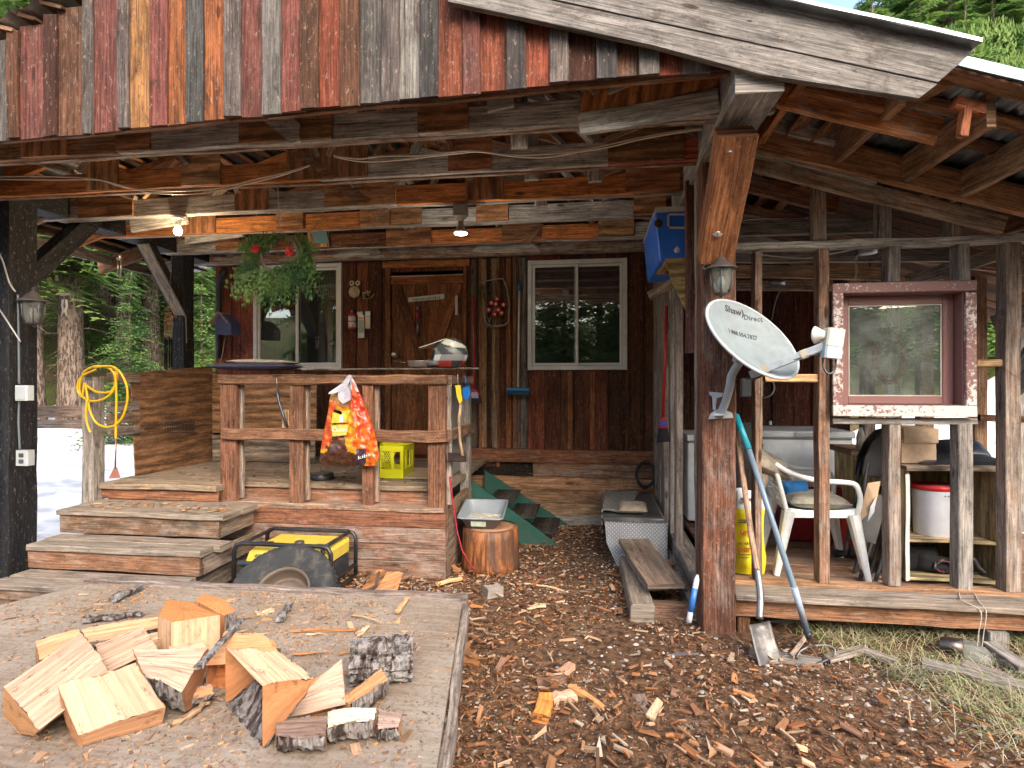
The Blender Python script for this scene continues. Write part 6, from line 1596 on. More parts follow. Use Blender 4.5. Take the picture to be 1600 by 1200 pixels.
broom('red-handled angled broom hanging on the grey shed wall below the cooler', (1042, 478), (1036, 652), 5.0, (.42, .01, .015), (1030, 1044, 652, 690), (.02, .018, .022), (.07, .07, .35), r=.013)
pb = thing('push_broom', 'blue push broom with a long white handle standing beside the right window', 'broom', tuple(P(810, 615, 5.98)))
t = MB(); t.tube([P(811.5, 452, 5.98), P(809.5, 605, 5.98)], .012, 8, (.55, .53, .46)); t.build('handle', M['plastic'], pb)
t = MB(); t.tube([P(811.6, 441, 5.98), P(811.5, 455, 5.98)], [.016, .02], 8, (.01, .12, .25)); t.box(xat(792, 5.96), xat(828, 5.96), 5.93, 5.99, zat(810, 611, 5.96), zat(810, 606, 5.96), (.015, .13, .27)); t.build('head', M['plastic'], pb)
t = MB(); t.box(xat(792, 5.96)+.005, xat(828, 5.96)-.005, 5.935, 5.985, zat(810, 617, 5.96), zat(810, 611.2, 5.96), (.02, .05, .08)); t.build('bristles', M['cloth'], pb)
t = MB(); t.tube([P(773, 515, 6.0), P(772, 600, 6.0), P(773, 640, 6.0)], .012, 7, (.35, .20, .10)); one(t, 'wooden_handle', 'wood', 'bare wooden tool handle hanging under the snowshoe', 'handle')
# snowshoe with red medallions
ss = thing('snowshoe', 'small snowshoe on the wall decorated with red and white discs and a sprig', 'snowshoe', tuple(P(775, 512, 6.0)))
Ys = 6.0; t = MB(); t.tube([P(*p, Ys) for p in ((757, 440), (770, 437), (786, 435), (793, 452), (796, 475), (795, 503), (788, 508), (774, 510), (762, 508), (758, 500), (756, 470))], .009, 7, (.32, .28, .2), closed=True); t.build('frame', M['wood'], ss)
t = MB(); 
for k in range(6): t.tube([P(757+k*1.2, 443+k*11, Ys), P(793-k*.2, 446+k*11, Ys)], .004, 4, (.10, .08, .06))
for k in range(5): t.tube([P(760+k*7, 440, Ys), P(762+k*7, 508, Ys)], .004, 4, (.10, .08, .06))
t.build('webbing', M['cloth'], ss)
for (px, py) in ((777, 467), (768, 473), (787, 476), (775, 475), (764, 484), (779, 484), (784, 489), (773, 491)):
    t = MB(); t.lathe([(0, -.02), (.012, -.018), (.013, -.02), (.026, -.012), (.030, 0)], 14, P(px, py, Ys-.03), (.50, .02, .02), axis=(0, 1, .2)); o = t.build('red_disc', M['plastic'], ss)
    t = MB(); t.lathe([(0, -.004), (.013, -.002), (.014, 0)], 10, P(px, py, Ys-.052), (.55, .45, .42), axis=(0, 1, .2)); t.build('white_mark', M['plastic'], o)
t = MB(); random.seed(4)
for i in range(34):
    p = P(750, 448, Ys-.02); a = random.uniform(-3.14, 3.14); l = random.uniform(.06, .17); d = Vector((math.cos(a), -.2, math.sin(a)*.8-.4)); q = p+Vector((random.uniform(-.02, .04), 0, random.uniform(-.12, .03))); t.tube([q, q+d*l*.5, q+d*l+Vector((0, 0, -.02))], [.002, .002, .001], 3, (.02, .07, .02))
t.build('sprig', M['leaf'], ss)
t = MB(); t.tube([P(762, 495, Ys-.03), P(765, 505, Ys-.03), P(761, 512, Ys-.03), P(768, 513, Ys-.03), P(764, 503, Ys-.03), P(767, 495, Ys-.03)], .003, 4, (.5, .5, .5)); t.build('wire_hook', M['metal'], ss)
# birdhouse hanging at the cabin corner
bh = thing('birdhouse', 'navy blue birdhouse with pale roof hanging by the cabin corner', 'birdhouse', tuple(P(349, 523, 5.7)))
Yb = 5.6; t = MB(); t.prism([P(337, 522, Yb), P(361, 522, Yb), P(361, 504, Yb), P(349, 490, Yb), P(337, 504, Yb)], (0, .16, 0), (.035, .045, .13)); t.build('house_box', M['tint'], bh)
t = MB(); t.beam(P(334, 506, Yb+.07), P(349, 489, Yb+.07), .19, .012, (.45, .38, .36), 0, up=(0, 0, 1)); t.beam(P(349, 489, Yb+.07), P(364, 506, Yb+.07), .19, .012, (.3, .22, .26), 0, up=(0, 0, 1)); t.build('pitched_roof', M['tint'], bh)
t = MB(); t.tube([P(349, 489, Yb+.08), P(347, 450, Yb+.1), P(350, 430, Yb+.1)], .003, 4, (.1, .09, .08)); t.build('cord', M['cloth'], bh)
t = MB(); t.tube([P(352, 525, 5.8), P(349, 545, 5.75), P(344, 568, 5.7)], .005, 5, (.45, .33, .28)); t.tube([P(344, 568, 5.7), P(341, 574, 5.7)], [.006, .02], 8, (.5, .4, .35)); one(t, 'trailing_string', 'cloth', 'thin pale cord trailing from below the birdhouse to the rail', 'cord')
# wind chimes left
wch = thing('wind_chimes', 'wind chimes with four long dark tubes under an orange-brown bead cluster', 'wind chimes', tuple(P(265, 575, 5.0)))
Yc_ = 4.9; t = MB()
for i, (px, yb_) in enumerate(((257.5, 577), (260.5, 579), (264.5, 576), (268, 574))): t.tube([P(px, 527, Yc_+.02*(i % 2)), P(px, yb_, Yc_+.02*(i % 2))], .008, 8, (.012, .012, .012))
t.build('chime_tube', M['metal'], wch)
t = MB(); random.seed(9)
for i in range(70):
    p = P(264+random.gauss(0, 4.6), 492+random.gauss(0, 8), Yc_+random.uniform(-.04, .04)); t.lathe([(0, -.008), (.008, 0), (0, .008)], 6, p, random.choice([(.35, .10, .03), (.2, .2, .05), (.3, .17, .08), (.1, .12, .05)]))
for i in range(7): 
    x = 257+i*2; t.tube([P(x, 495, Yc_), P(x-.5, 530, Yc_)], .002, 4, (.4, .3, .2))
t.build('bead_cluster', M['tint'], wch)
t = MB(); t.tube([P(264, 478, Yc_), P(266, 440, Yc_), P(268, 400, 4.9)], .003, 4, (.1, .1, .1)); t.build('cord', M['cloth'], wch)
t = MB(); Yq = 4.3; t.tube([P(186, 398, Yq), P(186, 406, Yq)], .02, 6, (.5, .5, .45))
for px in (184, 188.5): t.tube([P(px, 404, Yq), P(px, 432, Yq)], .006, 6, (.45, .45, .4))
one(t, 'small_chime', 'metal', 'small pale chime hanging from the black eave beam', 'wind chime')
t = MB(); Yq = 4.0; t.tube([P(99.5, 459, Yq), P(100, 467, Yq)], .003, 4, (.2, .2, .2)); t.tube([P(98, 468, Yq), P(97, 478, Yq), P(99, 486, Yq), P(96, 495, Yq)], .008, 6, (.55, .52, .5)); t.tube([P(103, 468, Yq), P(104, 478, Yq), P(102, 486, Yq), P(104, 494, Yq)], .008, 6, (.55, .52, .5)); t.box(xat(94, Yq), xat(106, Yq), Yq-.02, Yq+.02, zat(100, 461, Yq), zat(100, 458, Yq), (.4, .38, .2)); one(t, 'hanging_ornament', 'tint', 'pale wavy double ornament hanging between the black post and the thick trunk', 'ornament')
# lamps under the roof
def bulb(label, px, py0, Y, kind):
    p = P(px, py0, Y); root = thing('ceiling_bulb', label, 'lamp', tuple(p))
    t = MB()
    if kind == 'bare':
        t.lathe([(.055, .0), (.055, -.008), (.022, -.018), (.02, -.06), (.018, -.062)], 20, p, (.55, .52, .46)); t.build('socket', M['plastic'], root)
        t = MB(); t.lathe([(.016, -.06), (.022, -.075), (.031, -.095), (.032, -.11), (.024, -.128), (0, -.136)], 20, p, (1, 1, 1)); t.build('bulb', M['bulb'], root, fix=True)
        ld = bpy.data.lights.new('bulb_light', 'POINT'); ld.energy = 6; ld.color = (1, .72, .42); ld.shadow_soft_size = .035; lo = bpy.data.objects.new('bulb_light', ld); COL.objects.link(lo); lo.location = p+Vector((0, -.01, -.17))
    else:
        t.box(p.x-.05, p.x+.05, p.y-.04, p.y+.04, p.z-.005, p.z+.075, (.3, .3, .3), 0, ch=.008, jit=.001); t.lathe([(.048, -.005), (.046, -.018), (.03, -.022), (.022, -.05)], 20, p, (.55, .5, .42)); t.build('socket', M['plastic'], root)
        t = MB(); t.lathe([(.02, -.05), (.022, -.07), (.035, -.10), (.05, -.125), (.052, -.135)], 20, p, (.6, .6, .6)); t.build('reflector', M['metal'], root)
        t = MB(); t.lathe([(.050, -.134), (.045, -.142), (0, -.148)], 20, p, (1, 1, 1)); t.build('bulb', M['spot'], root)
        ld = bpy.data.lights.new('spot_light', 'POINT'); ld.energy = 3; ld.color = (1, .9, .75); ld.shadow_soft_size = .04; lo = bpy.data.objects.new('spot_light', ld); COL.objects.link(lo); lo.location = p+Vector((0, 0, -.18))
bulb('lit bare bulb in a white porcelain socket at left under the rafters', 278, 341, 4.12, 'bare')
bulb('lit reflector bulb hanging near the middle of the ceiling', 720, 336, 4.13, 'spot')
# white cable pair
def catmull(pts, n=6):
    out = []
    for i in range(len(pts)-1):
        p0, p1, p2, p3 = pts[max(0, i-1)], pts[i], pts[i+1], pts[min(len(pts)-1, i+2)]
        for k in range(n):
            t_ = k/n; out.append(.5*((2*p1)+(p2-p0)*t_+(2*p0-5*p1+4*p2-p3)*t_*t_+(3*p1-p0-3*p2+p3)*t_**3))
    out.append(pts[-1]); return out
def cable(label, pts, r, col, name='cable', mat='plastic', n=6, g=None):
    t = MB(); t.tube(catmull([Vector(p) for p in pts], n), r, 6, col); return one(t, name, mat, label, 'cable', g)
WHT = (.85, .78, .64)
cable('pair of white cables, upper strand, sagging under the rafters at left', [P(*p, 3.50) for p in ((-20, 276), (80, 276), (150, 280), (190, 292), (235, 297), (300, 298), (350, 292), (400, 280), (440, 271), (484, 258))], .0045, WHT)
cable('pair of white cables, lower strand, sagging under the rafters at left', [P(*p, 3.49) for p in ((-20, 280), (80, 281), (150, 281), (190, 290), (235, 301), (300, 303), (350, 296), (400, 284), (440, 274), (484, 259))], .0045, WHT)
cable('upper strand of the white cable pair crossing the ceiling to the right beam', [P(*p, 3.40) for p in ((521, 243), (560, 248), (600, 244), (660, 243), (720, 236), (750, 236), (800, 242), (850, 241), (900, 236), (950, 226), (1000, 215), (1050, 206), (1104, 199))], .0045, WHT)
cable('lower strand of the white cable pair crossing the ceiling to the right beam', [P(*p, 3.39) for p in ((523, 245), (560, 252), (600, 252), (660, 246), (720, 239), (750, 237), (800, 244), (850, 246), (900, 238), (950, 230), (1000, 218), (1050, 209), (1104, 201))], .0045, WHT)
# carriage lanterns
def lantern(label, px, py, Y, sc, arm=None):
    c = P(px, py, Y); root = thing('carriage_lantern', label, 'lantern', tuple(c)); DK_ = (.06, .05, .045)
    t = MB(); q = sc
    t.lathe([(0, .19*q), (.008*q, .185*q), (.008*q, .165*q), (.02*q, .16*q), (.035*q, .135*q), (.055*q, .115*q), (.085*q, .10*q), (.088*q, .092*q), (.07*q, .092*q)], 24, c, DK_); t.build('cap', M['tint'], root)
    t = MB(); t.lathe([(.066*q, .09*q), (.06*q, .0), (.045*q, -.04*q)], 24, c, (1, 1, 1), cap=False); t.build('glass_shade', M['dustyglass'], root)
    t = MB()
    for k in range(6):
        a = k*math.pi/3+.3; t.tube([c+Vector((.068*q*math.cos(a), .068*q*math.sin(a), .092*q)), c+Vector((.063*q*math.cos(a), .063*q*math.sin(a), 0)), c+Vector((.046*q*math.cos(a), .046*q*math.sin(a), -.045*q))], .004*q, 5, DK_)
    t.lathe([(.05*q, -.042*q), (.03*q, -.055*q), (.01*q, -.06*q), (0, -.075*q)], 20, c, DK_); t.build('cage', M['tint'], root)
    t = MB(); t.lathe([(.012*q, -.03*q), (.022*q, .02*q), (.012*q, .05*q), (0, .055*q)], 12, c, (.6, .58, .55)); t.build('bulb', M['plastic'], root)
    if arm is not None:
        t = MB(); t.tube(catmull([c+Vector((0, 0, .18*q)), c+Vector(arm)*.5+Vector((0, 0, .17*q)), c+Vector(arm)+Vector((0, 0, .12*q))]), .010*q, 8, DK_); b_ = c+Vector(arm)+Vector((0, 0, .12*q)); t.lathe([(.045*q, -.01), (.045*q, .01), (.02*q, .02)], 16, b_, DK_, axis=tuple(-Vector(arm))); t.build('wall_bracket', M['tint'], root)
    return root
lantern('dark rusty carriage lantern on the black left post', 52, 494, 3.62, 1.12, (-.14, .10, 0))
lantern('grey carriage lantern hanging above the satellite dish on the post', 1127, 446, 3.32, .98, None)
cable('black and white wires looping from the grey lantern up the post', [P(1127, 420, 3.33), P(1122, 408, 3.35), P(1105, 420, 3.4), P(1100, 416, 3.42), P(1112, 405, 3.40), P(1132, 396, 3.40), P(1138, 380, 3.42)], .006, (.4, .36, .28))
t = MB(); t.tube([P(1106, 428, 3.42), P(1112, 414, 3.40), P(1125, 408, 3.36)], [.022, .026, .014], 8, (.03, .028, .028)); one(t, 'lamp_bracket', 'tint', 'black bracket arm behind the grey lantern', 'bracket')
cable('black cable curving from the brace to the shed beams', [P(1140, 375, 3.44), P(1142, 356, 3.5), P(1160, 344, 3.6), P(1200, 341, 3.8), P(1262, 340, 3.9)], .007, (.02, .02, .02))
# junction boxes with conduit on the left post
jb0 = P(31, 613, 3.60)
for (px, py, lb, plug) in ((32, 614, 'upper grey junction box on the black left post', False), (33, 716, 'lower grey outlet box on the black left post', True)):
    c = P(px, py, 3.56); t = MB(); t.box(c.x-.05, c.x+.05, c.y-.0, c.y+.06, c.z-.055, c.z+.055, (.42, .45, .45), 0, ch=.006, jit=.0005, ax='z'); o = one(t, 'junction_box', 'plastic', lb, 'outlet box', 'electric boxes on the black post')
    t = MB()
    if plug:
        for dz in (-.022, .022): t.box(c.x-.015, c.x+.02, c.y-.006, c.y-.001, c.z+dz-.014, c.z+dz+.014, (.06, .07, .08), 0, ch=.002, jit=0)
        t.build('socket', M['plastic'], o)
    else:
        t.box(c.x-.04, c.x+.04, c.y-.006, c.y-.001, c.z-.045, c.z+.045, (.36, .39, .4), 0, ch=.003, jit=0, ax='z'); t.build('cover_plate', M['plastic'], o)
cable('thin grey conduit running down the black left post', [P(28, 460, 3.58), P(29, 520, 3.59), P(30, 600, 3.59)], .007, (.12, .14, .16)); cable('thin grey conduit between the two boxes on the black post', [P(30, 627, 3.59), P(29, 660, 3.59), P(31, 702, 3.59)], .007, (.12, .14, .16))
cable('white wire drooping from the roof to the left lantern', [P(-12, 380, 3.4), P(3, 405, 3.5), P(14, 440, 3.55), P(24, 456, 3.56)], .006, (.4, .38, .34)); cable('thin white wire slanting behind the left lantern', [P(-10, 470, 3.4), P(10, 500, 3.5), P(32, 534, 3.56)], .005, (.5, .5, .5))
# yellow extension cord coiled on the entry post
Y0 = 4.08; YEL = (.62, .38, .01)
loops = [[(132, 598), (128, 620), (124, 605), (131, 582), (150, 572), (172, 576), (180, 592), (176, 612), (160, 624), (140, 626), (124, 615), (121, 603), (128, 588), (150, 577)],
         [(150, 574), (172, 572), (186, 580), (197, 600), (199, 625), (192, 650), (180, 664), (165, 667), (150, 660), (140, 640), (136, 615), (133, 600)],
         [(136, 625), (134, 650), (138, 668), (142, 676)], [(133, 600), (150, 612), (172, 612), (180, 600), (183, 580), (176, 575)],
         [(180, 580), (182, 620), (181, 665), (181, 686)]]
for i, lp in enumerate(loops):
    cable(['tight small loop of the yellow cord on the entry post', 'large drooping loop of the yellow cord', 'short loose end of the yellow cord left of the post', 'middle turn of the yellow cord across the post', 'straight hanging length of the yellow cord right of the post'][i], [P(a, b, Y0-.012*(i % 3)) for a, b in lp], .0095, YEL, 'extension_cord', g='yellow extension cord on the entry post')
ic = thing('ice_scraper', 'rusty scraper with a thin pinkish rod and triangular blade beside the entry post', 'scraper', tuple(P(178, 748, 4.15)))
t = MB(); t.tube([P(181, 686, 4.12), P(180, 732, 4.12)], .007, 6, (.35, .2, .15)); t.build('rod', M['metal'], ic)
t = MB(); t.prism([P(178, 731, 4.12), P(182, 731, 4.12), P(187, 747, 4.12), P(169, 748, 4.12)], (0, .008, 0), (.32, .13, .09)); t.build('blade', M['tint'], ic)
# cooler on its shelf
co = thing('cooler', 'blue cooler with white lid and drain plug tipped on its side on the high shelf', 'cooler', tuple(P(1040, 420, 4.2)))
Yk = 4.02; BL = (.02, .17, .80); t = MB()
out = [P(1023, 332, Yk), P(1100, 329, Yk), P(1098, 402, Yk), P(1031, 408, Yk)]
t.prism(out, (0, .86, 0), BL); o = t.build('cooler_body', M['plastic'], co); bv = o.modifiers.new('b', 'BEVEL'); bv.width = .012; bv.segments = 3
t = MB(); t.prism([P(1021, 331.5, Yk-.01), P(1024, 324, Yk-.01), P(1102, 320, Yk-.01), P(1102, 328.5, Yk-.01)], (0, .88, 0), (.75, .77, .74)); t.build('lid', M['plastic'], co)
t = MB()
for (x0_, y0_, x1_, y1_) in ((1043, 333, 1092, 336), (1043, 354, 1092, 357), (1043, 333, 1046, 357)): t.prism([P(x0_, y0_, Yk-.012), P(x1_, y0_, Yk-.012), P(x1_, y1_, Yk-.012), P(x0_, y1_, Yk-.012)], (0, .012, 0), (.6, .6, .58))
t.build('handle', M['plastic'], co)
t = MB(); t.lathe([(0, -.012), (.018, -.01), (.020, 0)], 18, P(1058, 391, Yk), (.62, .6, .52), axis=(0, 1, 0)); t.beam(P(1058, 384, Yk-.006), P(1058, 392, Yk-.006), .009, .008, (.62, .6, .52), jit=0); t.build('drain_plug', M['plastic'], co)
t = MB(); t.lathe([(0, -.004), (.022, -.004), (.028, -.002), (.030, 0)], 20, P(1029, 349, Yk-.001), (.05, .03, .02), axis=(0, 1, 0)); t.build('handle_hole', M['plastic'], co)  # handle hole drawn as a dark disc, its inner shade put into the colour
t = MB(); t.prism([P(1040, 404, 4.0), P(1092, 401, 4.0), P(1092, 405, 4.0), P(1040, 410, 4.0)], (0, .45, 0), (.42, .28, .10)); t.prism([P(1042, 410, 4.0), P(1092, 405, 4.0), P(1092, 520, 4.0), P(1080, 500, 4.0), P(1050, 440, 4.0)], (0, .02, 0), (.46, .32, .12)); t.prism([P(1024, 428, 4.3), P(1038, 406, 4.3), P(1062, 406, 4.3), P(1062, 428, 4.3)], (0, .03, 0), (.35, .22, .12)); one(t, 'corner_shelf', 'ply', 'yellowish plywood shelf and bracket carrying the cooler', 'shelf')
t = MB(); t.beam(P(1014, 463, 4.6), P(1056, 440, 4.5), .03, .07, (.2, .14, .1), .5); one(t, 'slanted_stick', 'wood', 'dark slanted stick poking out of the shed wall below the shelf', 'stick')
# ================================================================ SATELLITE DISH
vr, vu, vf = Vector((CY, SY, 0)), Vector((0, 0, 1)), Vector((-SY, CY, 0))
dish = thing('satellite_dish', 'grey satellite dish with printed name and number, mounted on the post', 'satellite dish', tuple(P(1125, 655, 3.44)))
ddp = 3.06
def PD(px, py, depth):
    a = (px-800)/FPX; b = (600-py)/FPX; return Vector((0, 0, EYE))+vr*(a*depth)+vf*depth+vu*(b*depth)
C0 = PD(1176, 527, ddp); wv_ = (C0-Vector((0, 0, EYE))).normalized(); vr0, vu0, vf0 = vr, vu, vf; vr = wv_.cross(Vector((0, 0, 1))).normalized(); vu = vr.cross(wv_); vf = wv_; Au = (vr*.735-vu*.678); nrm = ((vr*.678+vu*.735)*.87-vf*.50).normalized()
nrm = (nrm-Au*nrm.dot(Au)).normalized(); Bu = nrm.cross(Au).normalized()
if Bu.dot(vu) < 0: Bu = -Bu
RA, RB = .286, .245
DG = (.20, .24, .255)
t = MB(); nr, na = 12, 64
def dp(r, th, off=0): 
    return C0+Au*(RA*r*math.cos(th))+Bu*(RB*r*math.sin(th))-nrm*(.055*(1-r*r)+off)
for off, flip in ((0, 0), (.006, 1)):
    rings = [[t.av(dp(i/nr, 2*math.pi*k/na, off)) for k in range(na)] for i in range(1, nr+1)]; c = t.av(dp(0, 0, off))
    for k in range(na): t.face((c, rings[0][k], rings[0][(k+1) % na]), None, (*DG, 0), 0, True)
    for i in range(nr-1):
        for k in range(na): t.face((rings[i][k], rings[i+1][k], rings[i+1][(k+1) % na], rings[i][(k+1) % na]), None, (*DG, 0), 0, True)
t.tube([dp(1, 2*math.pi*k/na, .008)+nrm*.004 for k in range(na)], .009, 8, (.40, .44, .46), closed=True)
t.build('reflector', M['tint'], dish, fix=False)
Tt = (Au*.908+Bu*.832*(1 if (Bu.dot(vr) > 0) else -1)).normalized(); Ut = nrm.cross(Tt).normalized()
if Ut.dot(vu) < 0: Ut = -Ut
vr, vu, vf = vr0, vu0, vf0
def dish_text(body, px, py, size, sx=1.0, ext=.0005, bold=0):
    # start point on dish plane
    d = (vr0*((px-800)/FPX)+vf0+vu0*((600-py)/FPX)); o0 = Vector((0, 0, EYE)); tt = (C0-nrm*.03-o0).dot(nrm)/d.dot(nrm); s = o0+d*tt
    o = text_mesh(body, size, M['ink'], dish, mtx=Matrix.Identity(4)); org = ORG[dish.name]; me = o.data
    for v in me.vertices:
        q = v.co+org; p = s+Tt*(q.x*sx)+Ut*q.y; rel = p-C0; rr = (rel.dot(Au)/RA)**2+(rel.dot(Bu)/RB)**2
        p -= nrm*(rel.dot(nrm)); p = p-nrm*(.055*(1-min(1, rr)))+nrm*(.0015+q.z)
        v.co = p-org
    if bold:
        pass
    return o
dish_text('Shaw)', 1131, 487, .056, .95); dish_text('Shaw)', 1131.6, 487.2, .056, .95)
dish_text('Direct', 1162, 499, .044, 1.0); dish_text('1.888.554.7827', 1141, 516, .042, .74)
# arm and LNB
a0 = PD(1168, 584, ddp-.16) if False else dp(1.0, math.radians(-62), .01)
aS = PD(1172, 586, 2.98); aE = PD(1288, 541, 2.80)
t = MB(); t.beam(aS, aE, .024, .040, (.33, .37, .40), 0, jit=.0005, ch=.004); t.build('feed_arm', M['tint'], dish)
t = MB(); 
for (f, w_) in ((.17, .03), (.70, .03)):
    p = aS.lerp(aE, f); q = aS.lerp(aE, f+.085); t.beam(p, q, .029, .045, (.38, .36, .27), 0, jit=.0005)
t.build('arm_sleeve', M['tint'], dish)
t = MB(); l1_, l2_ = PD(1304, 514, 2.79), PD(1300, 541, 2.79); t.beam(l1_, l2_, .085, .06, (.50, .50, .43), 0, jit=.0005, ch=.008, up=-vf); t.beam(l2_, PD(1298, 560, 2.79), .085, .055, (.36, .42, .46), 0, jit=.0005, ch=.008, up=-vf)
ln = t.build('feed_box', M['plastic'], dish)
t = MB(); hc_ = PD(1291, 523, 2.79); hn = (C0-hc_).normalized(); t.lathe([(.018, 0), (.026, .02), (.042, .045), (.044, .052), (.034, .058), (0, .06)], 24, hc_, (.54, .54, .50), axis=hn); t.build('feed_horn', M['plastic'], ln)
t = MB(); t.tube(catmull([PD(1306, 560, 2.80), PD(1304, 578, 2.80), PD(1294, 584, 2.80), PD(1286, 572, 2.81), PD(1284, 556, 2.82), PD(1262, 556, 2.83), PD(1210, 574, 2.92), PD(1185, 590, 2.97), PD(1165, 592, 3.0)]), .0055, 6, (.05, .055, .06)); t.build('coax_cable', M['plastic'], dish)
t = MB(); t.tube(catmull([PD(1160, 560, 3.16), PD(1144, 585, 3.20), PD(1140, 605, 3.22), PD(1133, 630, 3.28), PD(1124, 650, 3.33)]), .023, 12, (.35, .39, .42)); t.build('mast', M['tint'], dish)
t = MB(); fY = 3.465
t.prism([P(1107, 655, fY-.006), P(1146, 653, fY-.006), P(1144, 645, fY-.006), P(1132, 640, fY-.006), P(1118, 640, fY-.006), P(1110, 647, fY-.006)], (0, .006, 0), (.46, .50, .53)); t.prism([P(1108, 612, fY-.006), P(1130, 614, fY-.006), P(1128, 620, fY-.006), P(1120, 622, fY-.006), P(1118, 640, fY-.006), P(1114, 640, fY-.006), P(1113, 620, fY-.006), P(1108, 616, fY-.006)], (0, .006, 0), (.42, .46, .5)); t.beam(P(1124, 650, fY-.01), P(1124, 648, 3.30), .05, .012, (.42, .46, .5)); t.build('mount_plate', M['tint'], dish)
t = MB(); cb = C0-nrm*.07; t.beam(cb+Ut*.03, PD(1155, 565, 3.17), .07, .04, (.3, .33, .36), 0); t.build('back_bracket', M['tint'], dish)

# ================================================================ SHOVEL AND RAKE
sv = thing('shovel', 'square-mouth shovel with worn wooden handle leaning on the platform edge', 'shovel', tuple(PZ(1200, 1040, .03)))
sp0 = P(1150, 664, 3.62); sp1 = P(1183, 890, 3.30); sp2 = P(1188, 930, 3.25); sp3 = P(1187, 967, 3.20); spE = PZ(1210, 1046, .01); spE.y = 2.95; spE = PZ(1210, 1046, .02)
t = MB(); t.tube(catmull([sp0, P(1163, 760, 3.48), P(1176, 850, 3.35), sp1]), [.0165]*19, 10, (.36, .23, .16)); t.build('wooden_handle', M['wood'], sv)
t = MB(); t.tube(catmull([sp1, sp2, sp3]), .019, 10, (.25, .25, .25)); t.build('socket', M['metal'], sv)
bl = [(1170, 976), (1203, 970), (1212, 1005), (1229, 1043), (1188, 1050), (1178, 1012)]
def PB(px, py, z): return PZ(px, py, z)
t = MB(); zt_ = [.21, .22, .12, .015, .015, .11]
bp = [PZ(x, y, z) for (x, y), z in zip(bl, zt_)]
n = 8; idd = {}
for j in range(n+1):
    v = j/n; L_ = bp[0].lerp(bp[5], v*2) if v < .5 else bp[5].lerp(bp[4], v*2-1); R__ = bp[1].lerp(bp[2], v*2) if v < .5 else bp[2].lerp(bp[3], v*2-1)
    for i in range(n+1):
        u = i/n; p = L_.lerp(R__, u); p = p+Vector((0, .02, -.012))*(1-(2*u-1)**2)*(1-.5*v); idd[i, j] = t.av(p)
for j in range(n):
    for i in range(n): t.face((idd[i, j], idd[i+1, j], idd[i+1, j+1], idd[i, j+1]), None, (.34, .30, .27, 0), 0, True)
def blade_mat():
    t = NT('shovel_steel'); n1 = t.noise(t.uv(1, 1, 1, 'obj'), 9, 6, .7); c = t.mix(t.ramp(n1, .42, .62), (.09, .085, .08), (.25, .23, .21)); c = t.mix(t.ramp(t.noise(t.uv(1, 1, 1, 'obj'), 5, 4, .6), .55, .7, 0, .7), c, (.2, .12, .07)); t.set(c, .5, .35); return t.m
M['steel'] = blade_mat(); bo_ = t.build('blade', M['steel'], sv, fix=False); so_ = bo_.modifiers.new('s', 'SOLIDIFY'); so_.thickness = .003
rk = thing('garden_rake', 'bow rake with blue-grey fibre handle and turquoise grip leaning at the shed', 'rake', tuple(PZ(1262, 1000, .03)))
r0_, r1_, r2_, r3_ = P(1149, 648, 3.60), P(1170, 702, 3.50), P(1243, 925, 3.28), PZ(1264, 998, .10); r4_ = r2_.lerp(r3_, .85)
t = MB(); t.tube([r1_, r1_.lerp(r2_, .5), r2_, r4_], [.0165, .0165, .017, .0175], 10, (.14, .20, .26)); hd_ = t.build('handle', M['plastic'], rk)
t = MB(); t.tube([r0_, r0_.lerp(r1_, .02), r1_], [.014, .021, .019], 12, (.01, .30, .40)); t.build('grip', M['plastic'], hd_)
t = MB(); t.tube([r2_.lerp(r3_, -.1), r2_.lerp(r3_, .62)], .0180, 10, (.30, .36, .44)); t.build('printed_sleeve', M['plastic'], hd_)
t = MB(); t.tube([r4_, r3_], [.021, .016], 10, (.02, .02, .022)); t.build('ferrule', M['plastic'], rk)
h0, h1 = PZ(1245, 1052, .015), PZ(1305, 1026, .06)
t = MB(); t.tube(catmull([r3_, PZ(1262, 1010, .09), PZ(1250, 1018, .07), PZ(1244, 1032, .04), h0.lerp(h1, .06)]), .005, 6, (.2, .2, .2)); t.tube(catmull([r3_, PZ(1272, 1008, .10), PZ(1290, 1008, .10), PZ(1304, 1014, .09), h0.lerp(h1, .97)]), .005, 6, (.2, .2, .2)); t.beam(h0, h1, .014, .018, (.08, .08, .08), 0, jit=0)
for k in range(13):
    p = h0.lerp(h1, k/12); t.tube([p, p+Vector((-.01, -.01, -.05))], [.005, .003], 4, (.1, .1, .1))
t.build('rake_head', M['metal'], rk)

# ================================================================ SHED WINDOW FRAME
wf = thing('salvaged_window', 'square window in peeling maroon and white frame nailed to the shed studs', 'window', tuple(P(1414, 652, 3.68)))
MAR = (.20, .095, .085)
FY = 3.655
def q4(mb, x0, y0, x1, y1, Y, dy, col, al=.5, ch=.003):
    mb.box(xat(x0, Y), xat(x1, Y), Y, Y+dy, zat((x0+x1)/2, y1, Y), zat((x0+x1)/2, y0, Y), col, 0, jit=.001, ch=ch, var=.02)
t = MB()
q4(t, 1302, 440, 1526, 456, FY, .022, MAR); q4(t, 1302, 634, 1527, 651, FY, .022, MAR); q4(t, 1302, 456.5, 1318, 633.5, FY+.001, .022, MAR); q4(t, 1510, 456.5, 1527, 633.5, FY+.001, .022, MAR)
for i, c in enumerate(t.c):
    f = t.f[i]; zc = sum(t.v[k].z for k in f)/len(f); xc = sum(t.v[k].x for k in f)/len(f)
    w_ = .35
    if zc < zat(1414, 630, FY): w_ = 1.25
    elif xc > xat(1505, FY): w_ = .8
    elif xc < xat(1320, FY): w_ = .72
    t.c[i] = (*c[:3], w_)
t.build('casing', M['flaky'], wf)
